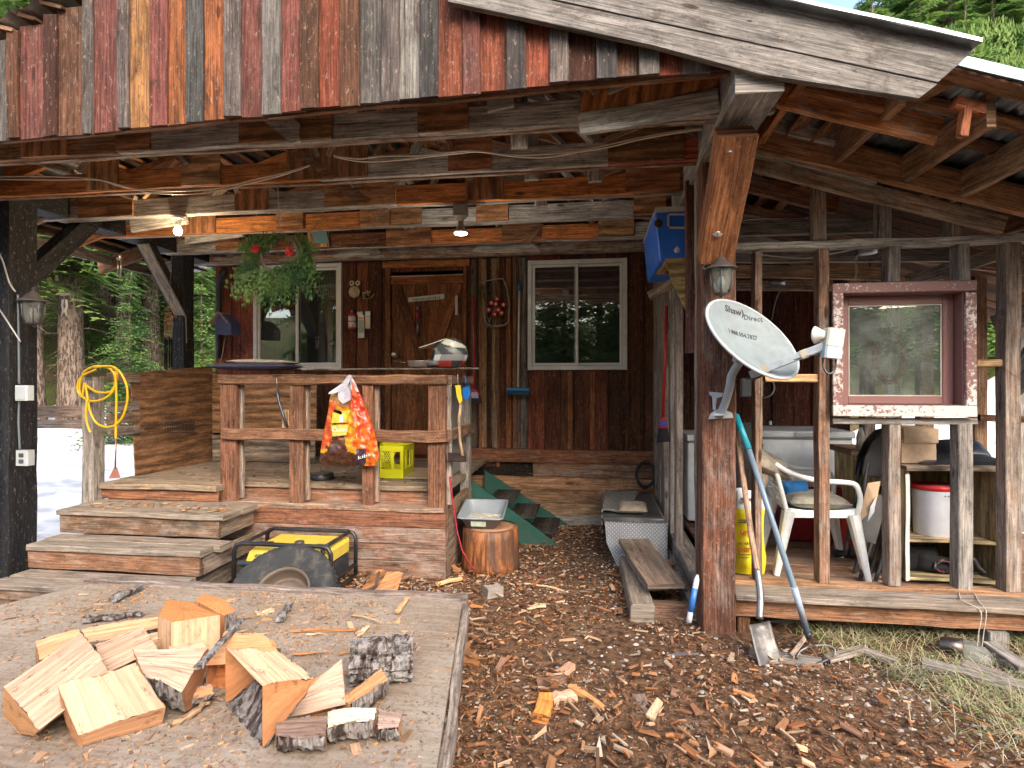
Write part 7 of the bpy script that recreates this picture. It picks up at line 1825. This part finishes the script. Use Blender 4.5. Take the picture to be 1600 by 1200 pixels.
t = MB(); xL, xR = xat(1318, FY), xat(1510, FY); zB, zT = zat(1414, 634, FY), zat(1414, 456, FY); yb_ = FY+.15
t.box(xL-.012, xL+.006, FY+.024, yb_, zB, zT, MAR, 0, jit=.0005, var=0, ax='z'); t.box(xR-.006, xR+.014, FY+.024, yb_, zB, zT, MAR, 0, jit=.0005, var=0, ax='z'); t.box(xL+.007, xR-.007, FY+.024, yb_, zT-.004, zT+.014, MAR, 0, jit=.0005, var=0); t.box(xL+.007, xR-.007, FY+.024, yb_, zB-.014, zB+.004, MAR, 0, jit=.0005, var=0)
t.build('jamb', M['flaky'], wf)
t = MB(); sy0 = FY+.10; sw_ = .062
t.box(xL+.008, xL+.008+sw_, sy0, sy0+.03, zB+.005, zT-.006, MAR, .0, jit=.0005, var=.05, ax='z'); t.box(xR-.008-sw_, xR-.008, sy0, sy0+.03, zB+.005, zT-.006, MAR, .0, jit=.0005, var=.05, ax='z')
t.box(xL+.009+sw_, xR-.009-sw_, sy0+.001, sy0+.03, zT-.006-sw_*.9, zT-.007, MAR, .0, jit=.0005, var=.05); t.box(xL+.009+sw_, xR-.009-sw_, sy0+.001, sy0+.03, zB+.006, zB+.005+sw_*.8, MAR, .0, jit=.0005, var=.05)
t.build('sash', M['flaky'], wf)
t = MB(); g0, g1, g2, g3 = xL+.01+sw_, xR-.01-sw_, zB+.005+sw_*.8, zT-.007-sw_*.9
for (a, b, c, d_) in ((g0, g1, g3-.006, g3), (g0, g1, g2, g2+.006), (g0, g0+.006, g2, g3), (g1-.006, g1, g2, g3)): t.box(a, b, sy0+.006, sy0+.014, c, d_, (.5, .47, .4), 0, jit=.0008, ch=.001)
t.build('putty', M['tint'], wf)
t = MB(); t.box(g0-.004, g1+.004, sy0+.015, sy0+.019, g2-.004, g3+.004, (1, 1, 1), jit=0, ch=.0005); t.build('pane', M['dustyglass'], wf)
# things seen through the pane
random.seed(15); t = MB(); hcx = P(1388, 560, 4.5)
for k in range(7):
    pts = []; rx, rz = .085+.012*random.random(), .17+.02*random.random()
    for i in range(26):
        a = 2*math.pi*i/26; pts.append(hcx+Vector((rx*math.cos(a)+.01*random.random(), .03*math.sin(a*2+k)+random.uniform(-.01, .01), rz*math.sin(a)+.01*random.random())))
    t.tube(pts, .006, 6, random.choice([(.4, .04, .03), (.45, .06, .04), (.38, .05, .06)]), closed=True)
one(t, 'coiled_red_cord', 'plastic', 'hank of red extension cord hanging behind the dusty pane', 'cord')
t = MB(); 
for (a, b) in (((1383, 470), (1384, 520)), ((1396, 462), (1388, 515)), ((1404, 468), (1398, 540)), ((1378, 500), (1384, 530))): t.tube([P(*a, 4.45), P((a[0]+b[0])/2+3, (a[1]+b[1])/2, 4.45), P(*b, 4.45)], .012, 6, random.choice([(.4, .34, .15), (.35, .25, .1)]))
one(t, 'rope_bundle', 'cloth', 'tan ropes hanging above the red cord behind the pane', 'rope')
t = MB(); pillow(t, P(1350, 505, 4.5), (1, 0, 0), (0, .2, 1), .12, .14, .06, (.045, .06, .055), seed=9); one(t, 'hanging_jacket', 'cloth', 'dark grey-green jacket hanging at left behind the pane', 'jacket')
t = MB(); t.tube([P(1346, 560, 4.6), P(1345, 670, 4.6)], .012, 7, (.05, .06, .07)); mp = one(t, 'string_mop', 'tint', 'string mop hanging upside down below the window between freezer and chairs', 'mop')
t = MB()
for i in range(46):
    a = i*.8; x = 1345+7*math.cos(a)*random.uniform(.3, 1.1); t.tube([P(1345+2*math.cos(a), 668, 4.58), P(x, 682, 4.57+.04*math.sin(a)), P(x*1.0+.3*math.cos(a), 701+random.uniform(-4, 3), 4.57+.05*math.sin(a))], .004, 4, (.36, .33, .28))
t.build('mop_strings', M['cloth'], mp)
t = MB(); t.box(xat(1387, 4.8), xat(1397, 4.8), 4.8, 4.83, FZ, zat(1390, 590, 4.8), (.5, .5, .5), ax='z'); one(t, 'white_board', 'tint', 'narrow white board standing behind the red cord', 'board')

# ================================================================ IN THE SHED
# freezers
def freezer(label, x0, x1, y0, y1, ztop, name='chest_freezer', badge=False):
    root = thing(name, label, 'freezer', ((x0+x1)/2, (y0+y1)/2, FZ)); W_ = (.80, .84, .87)
    t = MB(); t.box(x0, x1, y0, y1, FZ+.03, ztop-.075, W_, 0, jit=0, ch=.012, var=0, ax='z', seg=1); t.build('cabinet', M['plastic'], root)
    t = MB(); t.box(x0-.008, x1+.008, y0-.015, y1, ztop-.055, ztop, (.80, .84, .86), 0, jit=0, ch=.012, var=0, ax='x', seg=1); t.build('lid', M['plastic'], root)
    t = MB(); t.box(x0+.01, x1-.01, y0+.005, y1-.01, ztop-.074, ztop-.056, (.25, .24, .22), 0, jit=0, ch=.002, var=0, ax='x', seg=1); t.build('seal', M['plastic'], root)
    t = MB(); xm = x0+(x1-x0)*.55; t.box(xm-.12, xm+.12, y0-.03, y0-.015, ztop-.045, ztop-.015, (.5, .52, .54), 0, jit=0, ch=.005, var=0); t.build('handle', M['plastic'], root)
    if badge: t = MB(); t.box(x1-.12, x1-.06, y0-.003, y0, ztop-.17, ztop-.155, (.03, .03, .035), 0, jit=0, ch=.001, var=0); t.build('badge', M['plastic'], root)
freezer('white chest freezer partly hidden behind the post', .86, 1.36, 5.30, 5.9, FZ+.80)
freezer('wide white chest freezer behind the plastic chair', xat(1180, 5.2), xat(1334, 5.2), 5.2, 5.85, zat(1260, 674, 5.2), badge=True)
t = MB(); pillow(t, P(1168, 705, 5.0), (1, 0, 0), (0, .3, 1), .13, .26, .05, (.10, .09, .08), seed=4); pillow(t, P(1170, 735, 4.9), (1, 0, 0), (0, .1, 1), .12, .22, .06, (.12, .10, .085), seed=7); one(t, 'grey_tarp', 'cloth', 'dark grey tarp draped between the two freezers', 'tarp')
t = MB(); t.lathe([(.012, 0), (.014, .03), (.008, .035), (0, .04)], 10, P(1204, 664, 5.4), (.5, .5, .48)); one(t, 'plastic_stopper', 'plastic', 'tiny white cap standing on the wide freezer lid', 'cap')
# electrical box and cable behind the dish
t = MB(); c = P(1176, 604, 5.3); t.box(c.x-.09, c.x+.09, c.y, c.y+.08, c.z-.09, c.z+.07, (.26, .27, .27), 0, ch=.006, ax='z'); one(t, 'breaker_box', 'plastic', 'grey electrical box on the dark wall below the dish', 'electrical box')
cable('white cable looping right of the grey electrical box', [P(1208, 595, 4.9), P(1210, 608, 4.9), P(1204, 618, 4.9), P(1194, 622, 5.2)], .006, (.42, .40, .36)); cable('white cable drooping behind the top plate of the shed', [P(1150, 391, 3.95), P(1200, 399, 3.95), P(1260, 403, 3.95), P(1310, 394, 4.0), P(1338, 388, 4.05)], .006, (.5, .47, .42)); cable('short white flex below the ceiling box', [P(1342, 398, 4.0), P(1338, 404, 4.0), P(1338, 425, 4.0), P(1336, 436, 4.0)], .006, (.5, .45, .35))
cable('thin pale cable on the dark shed wall above the dish', [P(1222, 448, 5.0), P(1212, 470, 5.2), P(1206, 500, 5.4)], .006, (.2, .19, .18))
for (px, py, Y, lb) in ((1354, 390, 4.05, 'round metal ceiling box under the shed rafters, nearer one'), (1214, 442, 4.9, 'round metal ceiling box further back, above the dish')):
    t = MB(); t.lathe([(.062, .0), (.062, -.045), (.05, -.05), (0, -.05)], 20, P(px, py-5, Y), (.35, .38, .4)); one(t, 'ceiling_box', 'metal', lb, 'electrical box', 'round boxes under the shed roof')
# yellow paper bag
yb = thing('charcoal_bag', 'yellow and white paper sack with red lettering standing behind the first stud', 'bag', tuple(PZ(1180, 905, FZ)))
x0, x1, Yb2 = xat(1153, 3.86), xat(1200, 3.86), 3.86; zt2, zw, zb2 = zat(1180, 768, 3.86), zat(1180, 797, 3.86), FZ+.01
t = MB(); 
def bagshape(mb, x0, x1, y, th, z0, z1, z2, c1, c2, seed=0):
    n, m = 16, 22
    for sgn in (-1, 1):
        idd = {}
        for j in range(m+1):
            v = j/m; z = z0+(z2-z0)*v; d = th*min(1, (1-v)*3.2)**.7*(.35+.65*min(1, v*8))
            for i in range(n+1):
                u = i/n; b = (1-abs(2*u-1)**5); xx = x0+(x1-x0)*u+(.012*math.sin(v*9) if i in (0, n) else 0)
                idd[i, j] = mb.av((xx, y+sgn*d*b*.5+.008*noise.noise(Vector((u*4, v*6, seed+sgn)))*b, z+.008*math.sin(u*9+seed)*(v > .95)))
        for j in range(m):
            for i in range(n): mb.face((idd[i, j], idd[i+1, j], idd[i+1, j+1], idd[i, j+1]), None, (*(c1 if z0+(z2-z0)*(j+.5)/m < z1 else c2), 0), 0, True)
bagshape(t, x0, x1, Yb2+.08, .13, zb2, zw, zt2, (.72, .60, .015), (.55, .58, .62)); t.build('paper_sack', M['tint'], yb)
fyb = Yb2+.012
for (s_, a, b, ya, hp_, mm_) in (('Open', 1156, 1176, 835, 10, 'redink'), ('The charcoal', 1154, 1186, 853, 5, 'ink'), ('ready', 1160, 1182, 866, 9, 'redink'), ('match light', 1155, 1176, 880, 3, 'ink')):
    pass
wtext('en', 1156, 836, 1171, 837, fyb, 11, M['redink'], yb); wtext('le cha', 1154, 851, 1176, 851, fyb, 5, M['ink'], yb); wtext('part', 1154, 862, 1180, 863, fyb, 10, M['redink'], yb)
for (a, b, c_, d_) in ((1154, 812, 1176, 813.5), (1154, 815, 1176, 817), (1154, 866, 1174, 867), (1154, 871, 1170, 872)):
    t = MB(); t.prism([P(a, b, fyb-.004), P(c_, b, fyb-.004), P(c_, d_, fyb-.004), P(a, d_, fyb-.004)], (0, .001, 0), (.08, .06, .03)); t.build('printed_line', M['tint'], yb)
t = MB(); t.prism([P(1155, 780, fyb+.01), P(1163, 776, fyb+.01), P(1176, 780, fyb+.01), P(1168, 787, fyb+.01)], (0, .001, 0), (.05, .05, .06)); t.build('print_mark', M['tint'], yb)
# white plastic chair
chx, chy = 1.50, 4.20
chair = thing('plastic_chair', 'white plastic garden armchair facing right on the shed floor', 'chair', (chx, chy, FZ))
WC = (.80, .83, .82)
def L(x, y, z):  # local: x forward (to the right), y away from camera
    a = R(-6); return Vector((chx+x*math.cos(a)-y*math.sin(a), chy+x*math.sin(a)+y*math.cos(a), FZ+z))
def ribbon(mb, pts, wds, nrmv, th, col):
    for i in range(len(pts)-1):
        a, b = pts[i], pts[i+1]; n_ = Vector(nrmv).normalized(); d = (b-a).normalized(); s_ = d.cross(n_).normalized()
        mb.beam(a, b+d*.004, wds[i], th, col, 0, up=n_, jit=0, ch=.004, seg=1, var=0, taper=wds[i+1]/wds[i])
t = MB(); n = 10; idd = {}
for j in range(n+1):
    for i in range(n+1):
        u, v = i/n-.5, j/n-.5; idd[i, j] = t.av(L(u*.42+.02, v*(.44+.04*u), .40+.02*(u+.5)+.10*v*v-.012*math.cos(u*5)))
for j in range(n):
    for i in range(n): t.face((idd[i, j], idd[i+1, j], idd[i+1, j+1], idd[i, j+1]), None, (*WC, 0), 0, True)
o = t.build('seat', M['plastic'], chair, fix=False); s_ = o.modifiers.new('s', 'SOLIDIFY'); s_.thickness = .012
t = MB(); ribbon(t, [L(.22, -.25, .42), L(.22, .25, .42)], [.05, .05], (1, 0, 0), .01, WC); ribbon(t, [L(-.2, -.24, .40), L(.22, -.26, .425)], [.05, .05], (0, 1, 0), .01, WC); t.build('seat_skirt', M['plastic'], chair)
for (sx, sy) in ((1, -1), (1, 1), (-1, -1), (-1, 1)):
    t = MB(); foot = L(.27*sx if sx > 0 else -.27, .27*sy, 0.0); topp = L(.19*sx, .245*sy, .42)
    for w_off, ax_ in ((0, 0),):
        t.beam(foot, topp, .05, .035, WC, 0, up=(1, 0, 0) if sx else (1, 0, 0), jit=0, ch=.008, seg=1, var=0, taper=1.9 if True else 1)
    t.build('leg', M['plastic'], chair)
for sy in (-1, 1):
    t = MB(); pts = catmull([L(-.27, .25*sy, .73), L(-.21, .27*sy, .69), L(-.12, .285*sy, .655), L(0, .29*sy, .635), L(.14, .29*sy, .63), L(.20, .285*sy, .61), L(.225, .275*sy, .52), L(.21, .26*sy, .42)], 5)
    ribbon(t, pts, [.045]*len(pts), (0, 1 if False else 0, 1) if False else (0, 0.001, 1), .014, WC) if False else t.tube(pts, .017, 8, WC)
    t.build('armrest', M['plastic'], chair)
t = MB(); n = 12
for k in range(7):
    y = -.21+.07*k; t.beam(L(-.20, y, .42), L(-.28, y, .73), .028, .008, WC, 0, up=(1, 0, 0), jit=0, ch=.002, seg=1, var=0)
for k in range(7): z = .46+.04*k; xx = -.21-.09*(z-.42)/.38; t.beam(L(xx, -.22, z), L(xx, .22, z), .008, .008, WC, 0, up=(1, 0, 0), jit=0, ch=.002, seg=1, var=0)
t.tube(catmull([L(-.20, -.24, .42), L(-.25, -.25, .62), L(-.275, -.24, .70), L(-.285, -.15, .75), L(-.29, 0, .77), L(-.285, .15, .75), L(-.275, .24, .70), L(-.25, .25, .62), L(-.20, .24, .42)]), .016, 8, WC)
t.build('backrest', M['plastic'], chair)
t = MB(); pillow(t, L(-.30, -.16, .72), (1, .3, -.45), (0, 1, .3), .15, .13, .055, (.27, .235, .19), n=18, seed=5); pillow(t, L(-.37, -.18, .60), (.3, .2, 1), (0, 1, 0), .13, .10, .05, (.22, .19, .155), n=16, seed=6); one(t, 'draped_jacket', 'cloth', 'grey-brown jacket draped over the back of the plastic chair', 'jacket')
t = MB(); pillow(t, L(.0, -.02, .47), (1, 0, .0), (0, 1, 0), .19, .2, .05, (.27, .26, .21), n=14, seed=11); one(t, 'seat_cushion', 'cloth', 'pale grey-green cushion on the plastic chair seat', 'cushion')
t = MB(); pillow(t, P(1242, 770, 4.22), (1, .2, 0), (-.2, 0, 1), .10, .09, .06, (.01, .10, .28), n=12, seed=12); one(t, 'blue_bag', 'cloth', 'bright blue bag on the chair behind the near armrest', 'bag', 'blue bags by the chair')
t = MB(); pillow(t, PZ(1240, 838, FZ+.10)+Vector((0, .6, .0)), (1, .1, 0), (0, 0, 1), .22, .11, .12, (.01, .08, .24), n=14, seed=13); one(t, 'blue_bag', 'cloth', 'larger dark blue bag on the floor behind the chair legs', 'bag', 'blue bags by the chair')
# red tub and fuel can
t = MB(); xx0, xx1 = xat(1228, 4.8), xat(1333, 4.8); t.box(xx0, xx1, 4.8, 5.1, FZ, zat(1300, 762, 4.8), (.26, .014, .016), 0, jit=.002, ch=.02, ax='x'); one(t, 'red_tub', 'plastic', 'dull red tub on the floor in front of the wide freezer', 'tub')
t = MB(); t.box(xat(1318, 4.55), xat(1336, 4.55), 4.55, 4.75, FZ, zat(1325, 800, 4.55), (.5, .03, .01), 0, jit=.002, ch=.02, ax='z'); fc = one(t, 'fuel_can', 'plastic', 'bright orange-red can with a looped handle beside the folding chairs', 'can')
t = MB(); c_ = P(1323, 792, 4.5); t.tube([c_+Vector((.04*math.cos(a*.52), 0, .045*math.sin(a*.52))) for a in range(12)], .012, 8, (.55, .04, .01), closed=True); t.build('handle', M['plastic'], fc)
# side cabinet behind chairs
t = MB(); x0, x1 = xat(1334, 4.6), xat(1400, 4.6); t.box(x0, x1, 4.6, 4.95, FZ, zat(1340, 712, 4.6), (.36, .27, .13), 0.1, ax='z'); t.box(x0-.03, x1+.03, 4.57, 4.97, zat(1340, 711.5, 4.6), zat(1340, 702, 4.6), (.30, .18, .10), .2, ax='x'); one(t, 'side_cabinet', 'ply', 'pale plywood cabinet behind the black folding chairs', 'cabinet')
# folding chairs
BKM = (.018, .019, .022)
def folding(label, dx, Y, s=1.0, grp='black folding chairs leaning in the shed'):
    root = thing('folding_chair', label, 'chair', tuple(P(1375+dx, 905, Y)), group=grp)
    t = MB(); pts = [P(1385+dx, 905, Y-.05), P(1402+dx, 820, Y), P(1420+dx, 740, Y+.06), P(1416+dx, 700, Y+.1), P(1400+dx, 676, Y+.12), P(1380+dx, 678, Y+.12), P(1362+dx, 715, Y+.1), P(1350+dx, 790, Y+.04), P(1336+dx, 868, Y-.02)]
    t.tube(catmull(pts, 5), .0125, 8, BKM); t.build('frame_tube', M['plastic'], root)
    t = MB(); t.tube(catmull([P(1348+dx, 905, Y-.1), P(1368+dx, 840, Y-.04), P(1392+dx, 760, Y+.02)], 4), .0125, 8, BKM); t.tube(catmull([P(1372+dx, 908, Y-.1), P(1392+dx, 840, Y-.04), P(1408+dx, 770, Y+.02)], 4), .0125, 8, BKM); t.build('rear_legs', M['plastic'], root)
    t = MB(); t.prism([P(1352+dx, 742, Y+.08), P(1356+dx, 715, Y+.085), P(1368+dx, 690, Y+.09), P(1384+dx, 672, Y+.095), P(1402+dx, 668, Y+.10), P(1414+dx, 690, Y+.10), P(1408+dx, 748, Y+.08)], (0, .018, 0), (.028, .028, .034)); t.build('backrest', M['plastic'], root)
    t = MB(); t.prism([P(1362+dx, 770, Y-.0), P(1392+dx, 775, Y-.0), P(1372+dx, 850, Y-.06), P(1340+dx, 840, Y-.06)], (0, .022, 0), (.02, .02, .024)); t.build('seat', M['plastic'], root)
folding('black folding chair leaning behind the third stud, front one of the pair', -4, 4.00); folding('black folding chair leaning just behind the front one', -16, 4.16)
t = MB(); t.prism([P(1356, 755, 3.97), P(1376, 752, 3.97), P(1368, 790, 3.93), P(1340, 820, 3.93)], (0, .008, 0), (.42, .29, .17)); one(t, 'cardboard_sheet', 'tint', 'upright torn cardboard leaning on the front folding chair', 'cardboard'); t = MB(); t.prism([P(1335, 832, 4.3), P(1385, 850, 4.2), P(1385, 880, 4.2), P(1335, 860, 4.3)], (0, .008, 0), (.40, .28, .16)); one(t, 'cardboard_sheet', 'tint', 'low brown cardboard behind the folding chair legs', 'cardboard')
t = MB(); t.prism([P(1360, 792, 3.92), P(1369, 776, 3.93), P(1366, 800, 3.92), P(1356, 815, 3.92)], (0, .004, 0), (.5, .52, .55)); one(t, 'plastic_scrap', 'plastic', 'scrap of shiny grey plastic on the folding chair seat', 'plastic')
# shelf unit
su = thing('shelf_unit', 'open plywood shelf unit with white front edges on the shed floor', 'shelf', tuple(P(1490, 905, 4.0)))
x0, x1 = xat(1413, 3.92), xat(1562, 3.92); yb0, yb1 = 3.90, 4.42; ztop = zat(1480, 728, 3.9); zm_ = zat(1480, 845, 3.9); zlo = FZ+.02; PC = (.42, .33, .18)
t = MB(); t.box(x0-.01, x1+.05, yb0-.03, yb1, ztop-.03, ztop, (.34, .24, .15), .4, ax='x'); t.build('top_board', M['ply'], su)
t = MB(); t.box(x0, x0+.02, yb0+.001, yb1, zlo, ztop-.032, PC, .1, ax='z'); t.build('side_panel', M['ply'], su); t = MB(); t.box(x1-.02, x1, yb0+.001, yb1, zlo, ztop-.032, PC, .1, ax='z'); t.build('side_panel', M['ply'], su)
t = MB(); t.box(x0+.021, x1-.021, yb0+.01, yb1, zm_-.02, zm_, PC, .1, ax='x'); t.build('shelf_board', M['ply'], su)
t = MB(); t.box(x0+.021, x1-.021, yb0+.002, yb1, zlo, zlo+.02, PC, .1, ax='x'); t.build('bottom_board', M['ply'], su)
t = MB(); t.box(x0+.021, x1-.021, yb1-.02, yb1-.006, zlo+.021, ztop-.032, (.33, .25, .14), .1, ax='z'); t.build('back_panel', M['ply'], su)
t = MB(); t.box(x0-.002, x0+.022, yb0-.005, yb0-.0005, zlo, ztop-.06, (.6, .6, .58), 0, ax='z'); t.box(x1-.022, x1+.002, yb0-.005, yb0-.0005, zlo, ztop-.035, (.6, .6, .58), 0, ax='z'); t.build('edge_strip', M['tint'], su)
# bucket
bx_ = P(1461, 840, 4.06); bkt = thing('storage_bucket', 'white plastic bucket with red lid on the middle shelf', 'bucket', (bx_.x, bx_.y, zm_))
rb = (xat(1497, 4.06)-xat(1425, 4.06))/2*1.0; hb = zat(1460, 757, 4.06)-zm_
t = MB(); t.lathe([(rb*.86, .002), (rb*.88, .01), (rb*.97, hb-.03), (rb*.97, hb-.012)], 40, (bx_.x, bx_.y, zm_), (.60, .62, .68), sy=.85); t.build('bucket_body', M['plastic'], bkt)
t = MB(); t.lathe([(rb*.97, hb-.028), (rb*1.03, hb-.024), (rb*1.03, hb-.002), (rb*.98, hb+.004), (rb*.94, hb-.004)], 40, (bx_.x, bx_.y, zm_), (.55, .015, .02), sy=.85); t.lathe([(rb*.94, hb-.004), (0, hb-.002)], 40, (bx_.x, bx_.y, zm_), (.5, .12, .10), sy=.85); t.build('lid', M['plastic'], bkt, fix=False)
t = MB(); 
for dx_ in (0, .02): t.beam(P(1476, 775, 4.06-.85*rb)+Vector((dx_, -.002, 0)), P(1476, 775, 4.06-.85*rb)+Vector((dx_+.006, -.002, -.004)), .002, .008, (.05, .05, .06), 0, jit=0, seg=1)
t.build('print_mark', M['tint'], bkt)
t = MB(); pillow(t, P(1424, 790, 4.2), (1, 0, 0), (0, 0, 1), .05, .13, .05, (.16, .15, .2), n=10, seed=21); one(t, 'striped_bag', 'cloth', 'dark striped bag squeezed left of the bucket', 'bag')
# box, tarp, jar on top
t = MB(); xa, xb = xat(1409, 3.98), xat(1463, 3.98); zt3 = zat(1430, 669, 3.98); BX = (.52, .37, .25)
t.box(xa, xb, 3.98, 4.25, ztop+.002, zt3-.075, BX, 0, jit=.001, ch=.002, ax='x', var=0); bxo = one(t, 'cardboard_box', 'tint', 'small pale cardboard box on top of the shelf unit', 'box')
t = MB(); t.box(xa+.008, xb+.008, 3.968, 4.26, zt3-.095, zt3, (.54, .40, .28), 0, jit=.001, ch=.002, ax='x', var=0); t.build('lid', M['tint'], bxo)
t = MB(); pillow(t, P(1490, 716, 4.1), (1, 0, 0), (0, 1, .1), .28, .18, .018, (.018, .022, .032), n=16, seed=31); pillow(t, P(1503, 704, 4.25), (1, .1, .0), (0, .8, .5), .16, .10, .05, (.018, .022, .032), n=14, seed=32); one(t, 'black_plastic_sheet', 'plastic', 'crumpled black plastic sheeting beside the cardboard box', 'plastic sheet')
t = MB(); jc = P(1471, 706, 4.3); t.lathe([(.03, 0), (.032, .01), (.032, .06), (.025, .07), (0, .072)], 16, (jc.x, jc.y, ztop+.002), (.3, .45, .5)); one(t, 'glass_jar', 'plastic', 'small bluish jar behind the cardboard box', 'jar')
# lower shelf: black bag, wires
t = MB(); pillow(t, P(1428, 872, 4.1), (1, 0, 0), (0, .3, 1), .14, .09, .10, (.015, .015, .017), n=14, seed=41); pillow(t, P(1452, 880, 4.05), (1, 0, -.15), (0, .3, 1), .12, .06, .08, (.015, .015, .017), n=12, seed=42); one(t, 'black_bag', 'cloth', 'black bag slumped in the lower compartment of the shelf unit', 'bag')
t = MB(); c_ = P(1473, 884, 3.98); random.seed(6)
for k in range(9):
    pts = [c_+Vector((.06*math.cos(a*.5+k)*random.uniform(.8, 1.1), .03*math.sin(a*.9+k), .035*math.sin(a*.5+k)+.0)) for a in range(12)]; t.tube(pts, .0045, 5, random.choice([(.03, .07, .2), (.4, .03, .02), (.3, .3, .33), (.02, .02, .02)]))
one(t, 'wire_tangle', 'plastic', 'tangle of blue, red and grey wires in the lower compartment', 'wires')
t = MB(); c_ = P(1497, 885, 4.0); t.beam(c_-Vector((.04, 0, 0)), c_+Vector((.04, 0, 0)), .08, .10, (.03, .03, .035)); t.beam(c_+Vector((-.05, -.045, .02)), c_+Vector((-.035, -.045, .02)), .002, .03, (.5, .5, .5)); t.tube(catmull([c_+Vector((.05, 0, .03)), c_+Vector((.09, 0, .05)), c_+Vector((.12, 0, -.0)), c_+Vector((.15, -.02, -.03))]), .012, 6, (.10, .10, .11)); one(t, 'power_adapter', 'plastic', 'black power brick with a grey lead right of the wires', 'power adapter')
# black stuff on the floor
t = MB(); t.tube(catmull([PZ(1305, 865, FZ+.03), PZ(1340, 862, FZ+.04), PZ(1390, 872, FZ+.03), PZ(1440, 880, FZ+.03)]), .03, 8, (.02, .02, .022)); one(t, 'black_hose', 'rubber', 'thick black hose lying on the shed floor behind the chairs', 'hose')
# twine hanging over the platform edge
TW = (.46, .42, .34)
cable('left strand of twine hanging over the platform edge', [P(1499, 925, 3.72), PZ(1503, 938, FZ+.04), P(1532, 955, 3.46), P(1529, 990, 3.45), P(1525, 1028, 3.44)], .0028, TW, 'twine', 'cloth', 6, 'twine over the platform edge')
cable('right strand of twine hanging over the platform edge', [P(1521, 925, 3.72), PZ(1530, 940, FZ+.04), P(1541, 956, 3.46), P(1537, 990, 3.45), P(1532, 1032, 3.44)], .0028, TW, 'twine', 'cloth', 6, 'twine over the platform edge')
# boards, block and stone on the ground to the right
def gboard(label, a, b, w_, h, z, col, wea=.7, name='ground_board'):
    t = MB(); t.beam(PZ(*a, z), PZ(*b, z), w_, h, col, wea, jit=.004); return one(t, name, 'wood', label, 'board', 'old boards on the ground by the shed')
gboard('pale bent lath lying in the straw, left half', (1292, 1030), (1348, 1016), .05, .03, .05, (.36, .26, .19)); gboard('pale bent lath lying in the straw, right half', (1346, 1016), (1400, 1034), .05, .03, .05, (.36, .26, .19))
gboard('long grey board running to the right edge in the straw', (1440, 1035), (1640, 1082), .09, .03, .05, (.36, .32, .27), .9); gboard('dark narrow board slanting down under the platform corner', (1545, 1008), (1606, 1048), .08, .04, .06, (.14, .10, .08)); gboard('short weathered brown board in front of the stone', (1508, 1040), (1580, 1064), .08, .04, .05, (.24, .17, .12))
gboard('grey-brown board lying behind the shovel blade', (1170, 1022), (1285, 1038), .10, .03, .03, (.24, .17, .13)); gboard('thin stick leaning under the platform beside the rake', (1238, 1022), (1260, 995), .02, .015, .06, (.45, .36, .27), .3)
def rock(label, px, py, r, h, col, seed, name='stone'):
    p = PZ(px, py, .02); t = MB(); random.seed(seed)
    t.lathe([(r*.9, -.03), (r, .02), (r*.85, h*.7), (r*.5, h*.98), (0, h)], 20, (p.x, p.y, 0), col, rad=lambda th, z: 1+.22*noise.noise(Vector((math.cos(th)*1.5, math.sin(th)*1.5, z*6+seed)))); return one(t, name, 'tint', label, 'stone')
rock('pale flat stone under the right end of the platform', 1525, 1020, .13, .06, (.24, .245, .225), 3); 
t = MB(); p = PZ(1212, 990, 0); t.prism([P(1160, 1020, 3.75), P(1245, 1016, 3.75), P(1238, 968, 3.75), P(1166, 972, 3.75)], (0, .06, 0), (.13, .12, .11)); one(t, 'slab', 'tint', 'dark grey slab standing under the platform behind the shovel', 'slab')
t = MB(); cy_ = PZ(1484, 1010, .06); t.lathe([(.045, -.04), (.05, .0), (.05, .06), (.046, .06), (.046, .0)], 18, cy_, (.12, .10, .09), axis=(1, -.6, .1), cap=False); one(t, 'tin_can', 'metal', 'rusty can lying on its side under the platform', 'can')
t = MB(); random.seed(31); mc = PZ(1415, 1062, .05)
for k in range(10):
    t.tube([mc+Vector((-.10+.022*k, .02*math.sin(k), -.05)), mc+Vector((-.10+.022*k+.01, .02, .0)), mc+Vector((-.09+.022*k, .01*math.cos(k), .06))], .0012, 3, (.16, .2, .15))
    t.tube([mc+Vector((-.11, .01, -.05+.011*k)), mc+Vector((0, .015*math.sin(k), -.048+.011*k)), mc+Vector((.12, .0, -.05+.011*k))], .0012, 3, (.16, .2, .15))
one(t, 'wire_mesh', 'metal', 'scrap of green wire mesh lying in the straw', 'wire mesh')
# bright fir bough above the metal roof
t = MB(); random.seed(17)
bt = thing('fir_bough', 'bright green fir boughs reaching over the metal roof at the top right', 'branch', tuple(P(1580, 140, 5.2)))
for (a, b, L_) in (((1660, 150), (1500, 100), 8), ((1650, 95), (1520, 120), 6), ((1680, 210), (1560, 130), 6), ((1640, 60), (1500, 60), 6)):
    p0, p1 = P(*a, 5.4), P(*b, 5.1)
    for k in range(12):
        s = k/11; p = p0.lerp(p1, s); d = (p1-p0).normalized(); sd_ = d.cross(Vector((0, 1, 0))).normalized()
        for sg in (-1, 1): spray(t, p, (d*.6+sd_*sg*.8+Vector((0, random.uniform(-.4, .4), 0))).normalized(), random.uniform(.18, .34)*(1-.3*s), Vector((0, 1, .2)).cross(d).normalized(), [(.12, .22, .03), (.16, .26, .04), (.08, .16, .025)], 8, .008)
t.build('needles', M['leaf'], bt, fix=False)
t = MB(); t.tube([P(1700, 180, 5.5), P(1620, 145, 5.4), P(1560, 118, 5.2), P(1505, 104, 5.1)], [.02, .014, .008, .003], 6, (.2, .18, .16)); t.tube([P(1600, 138, 5.3), P(1588, 160, 5.3), P(1578, 175, 5.3)], [.008, .005, .003], 5, (.3, .29, .28)); t.build('twig', M['bark'], bt)
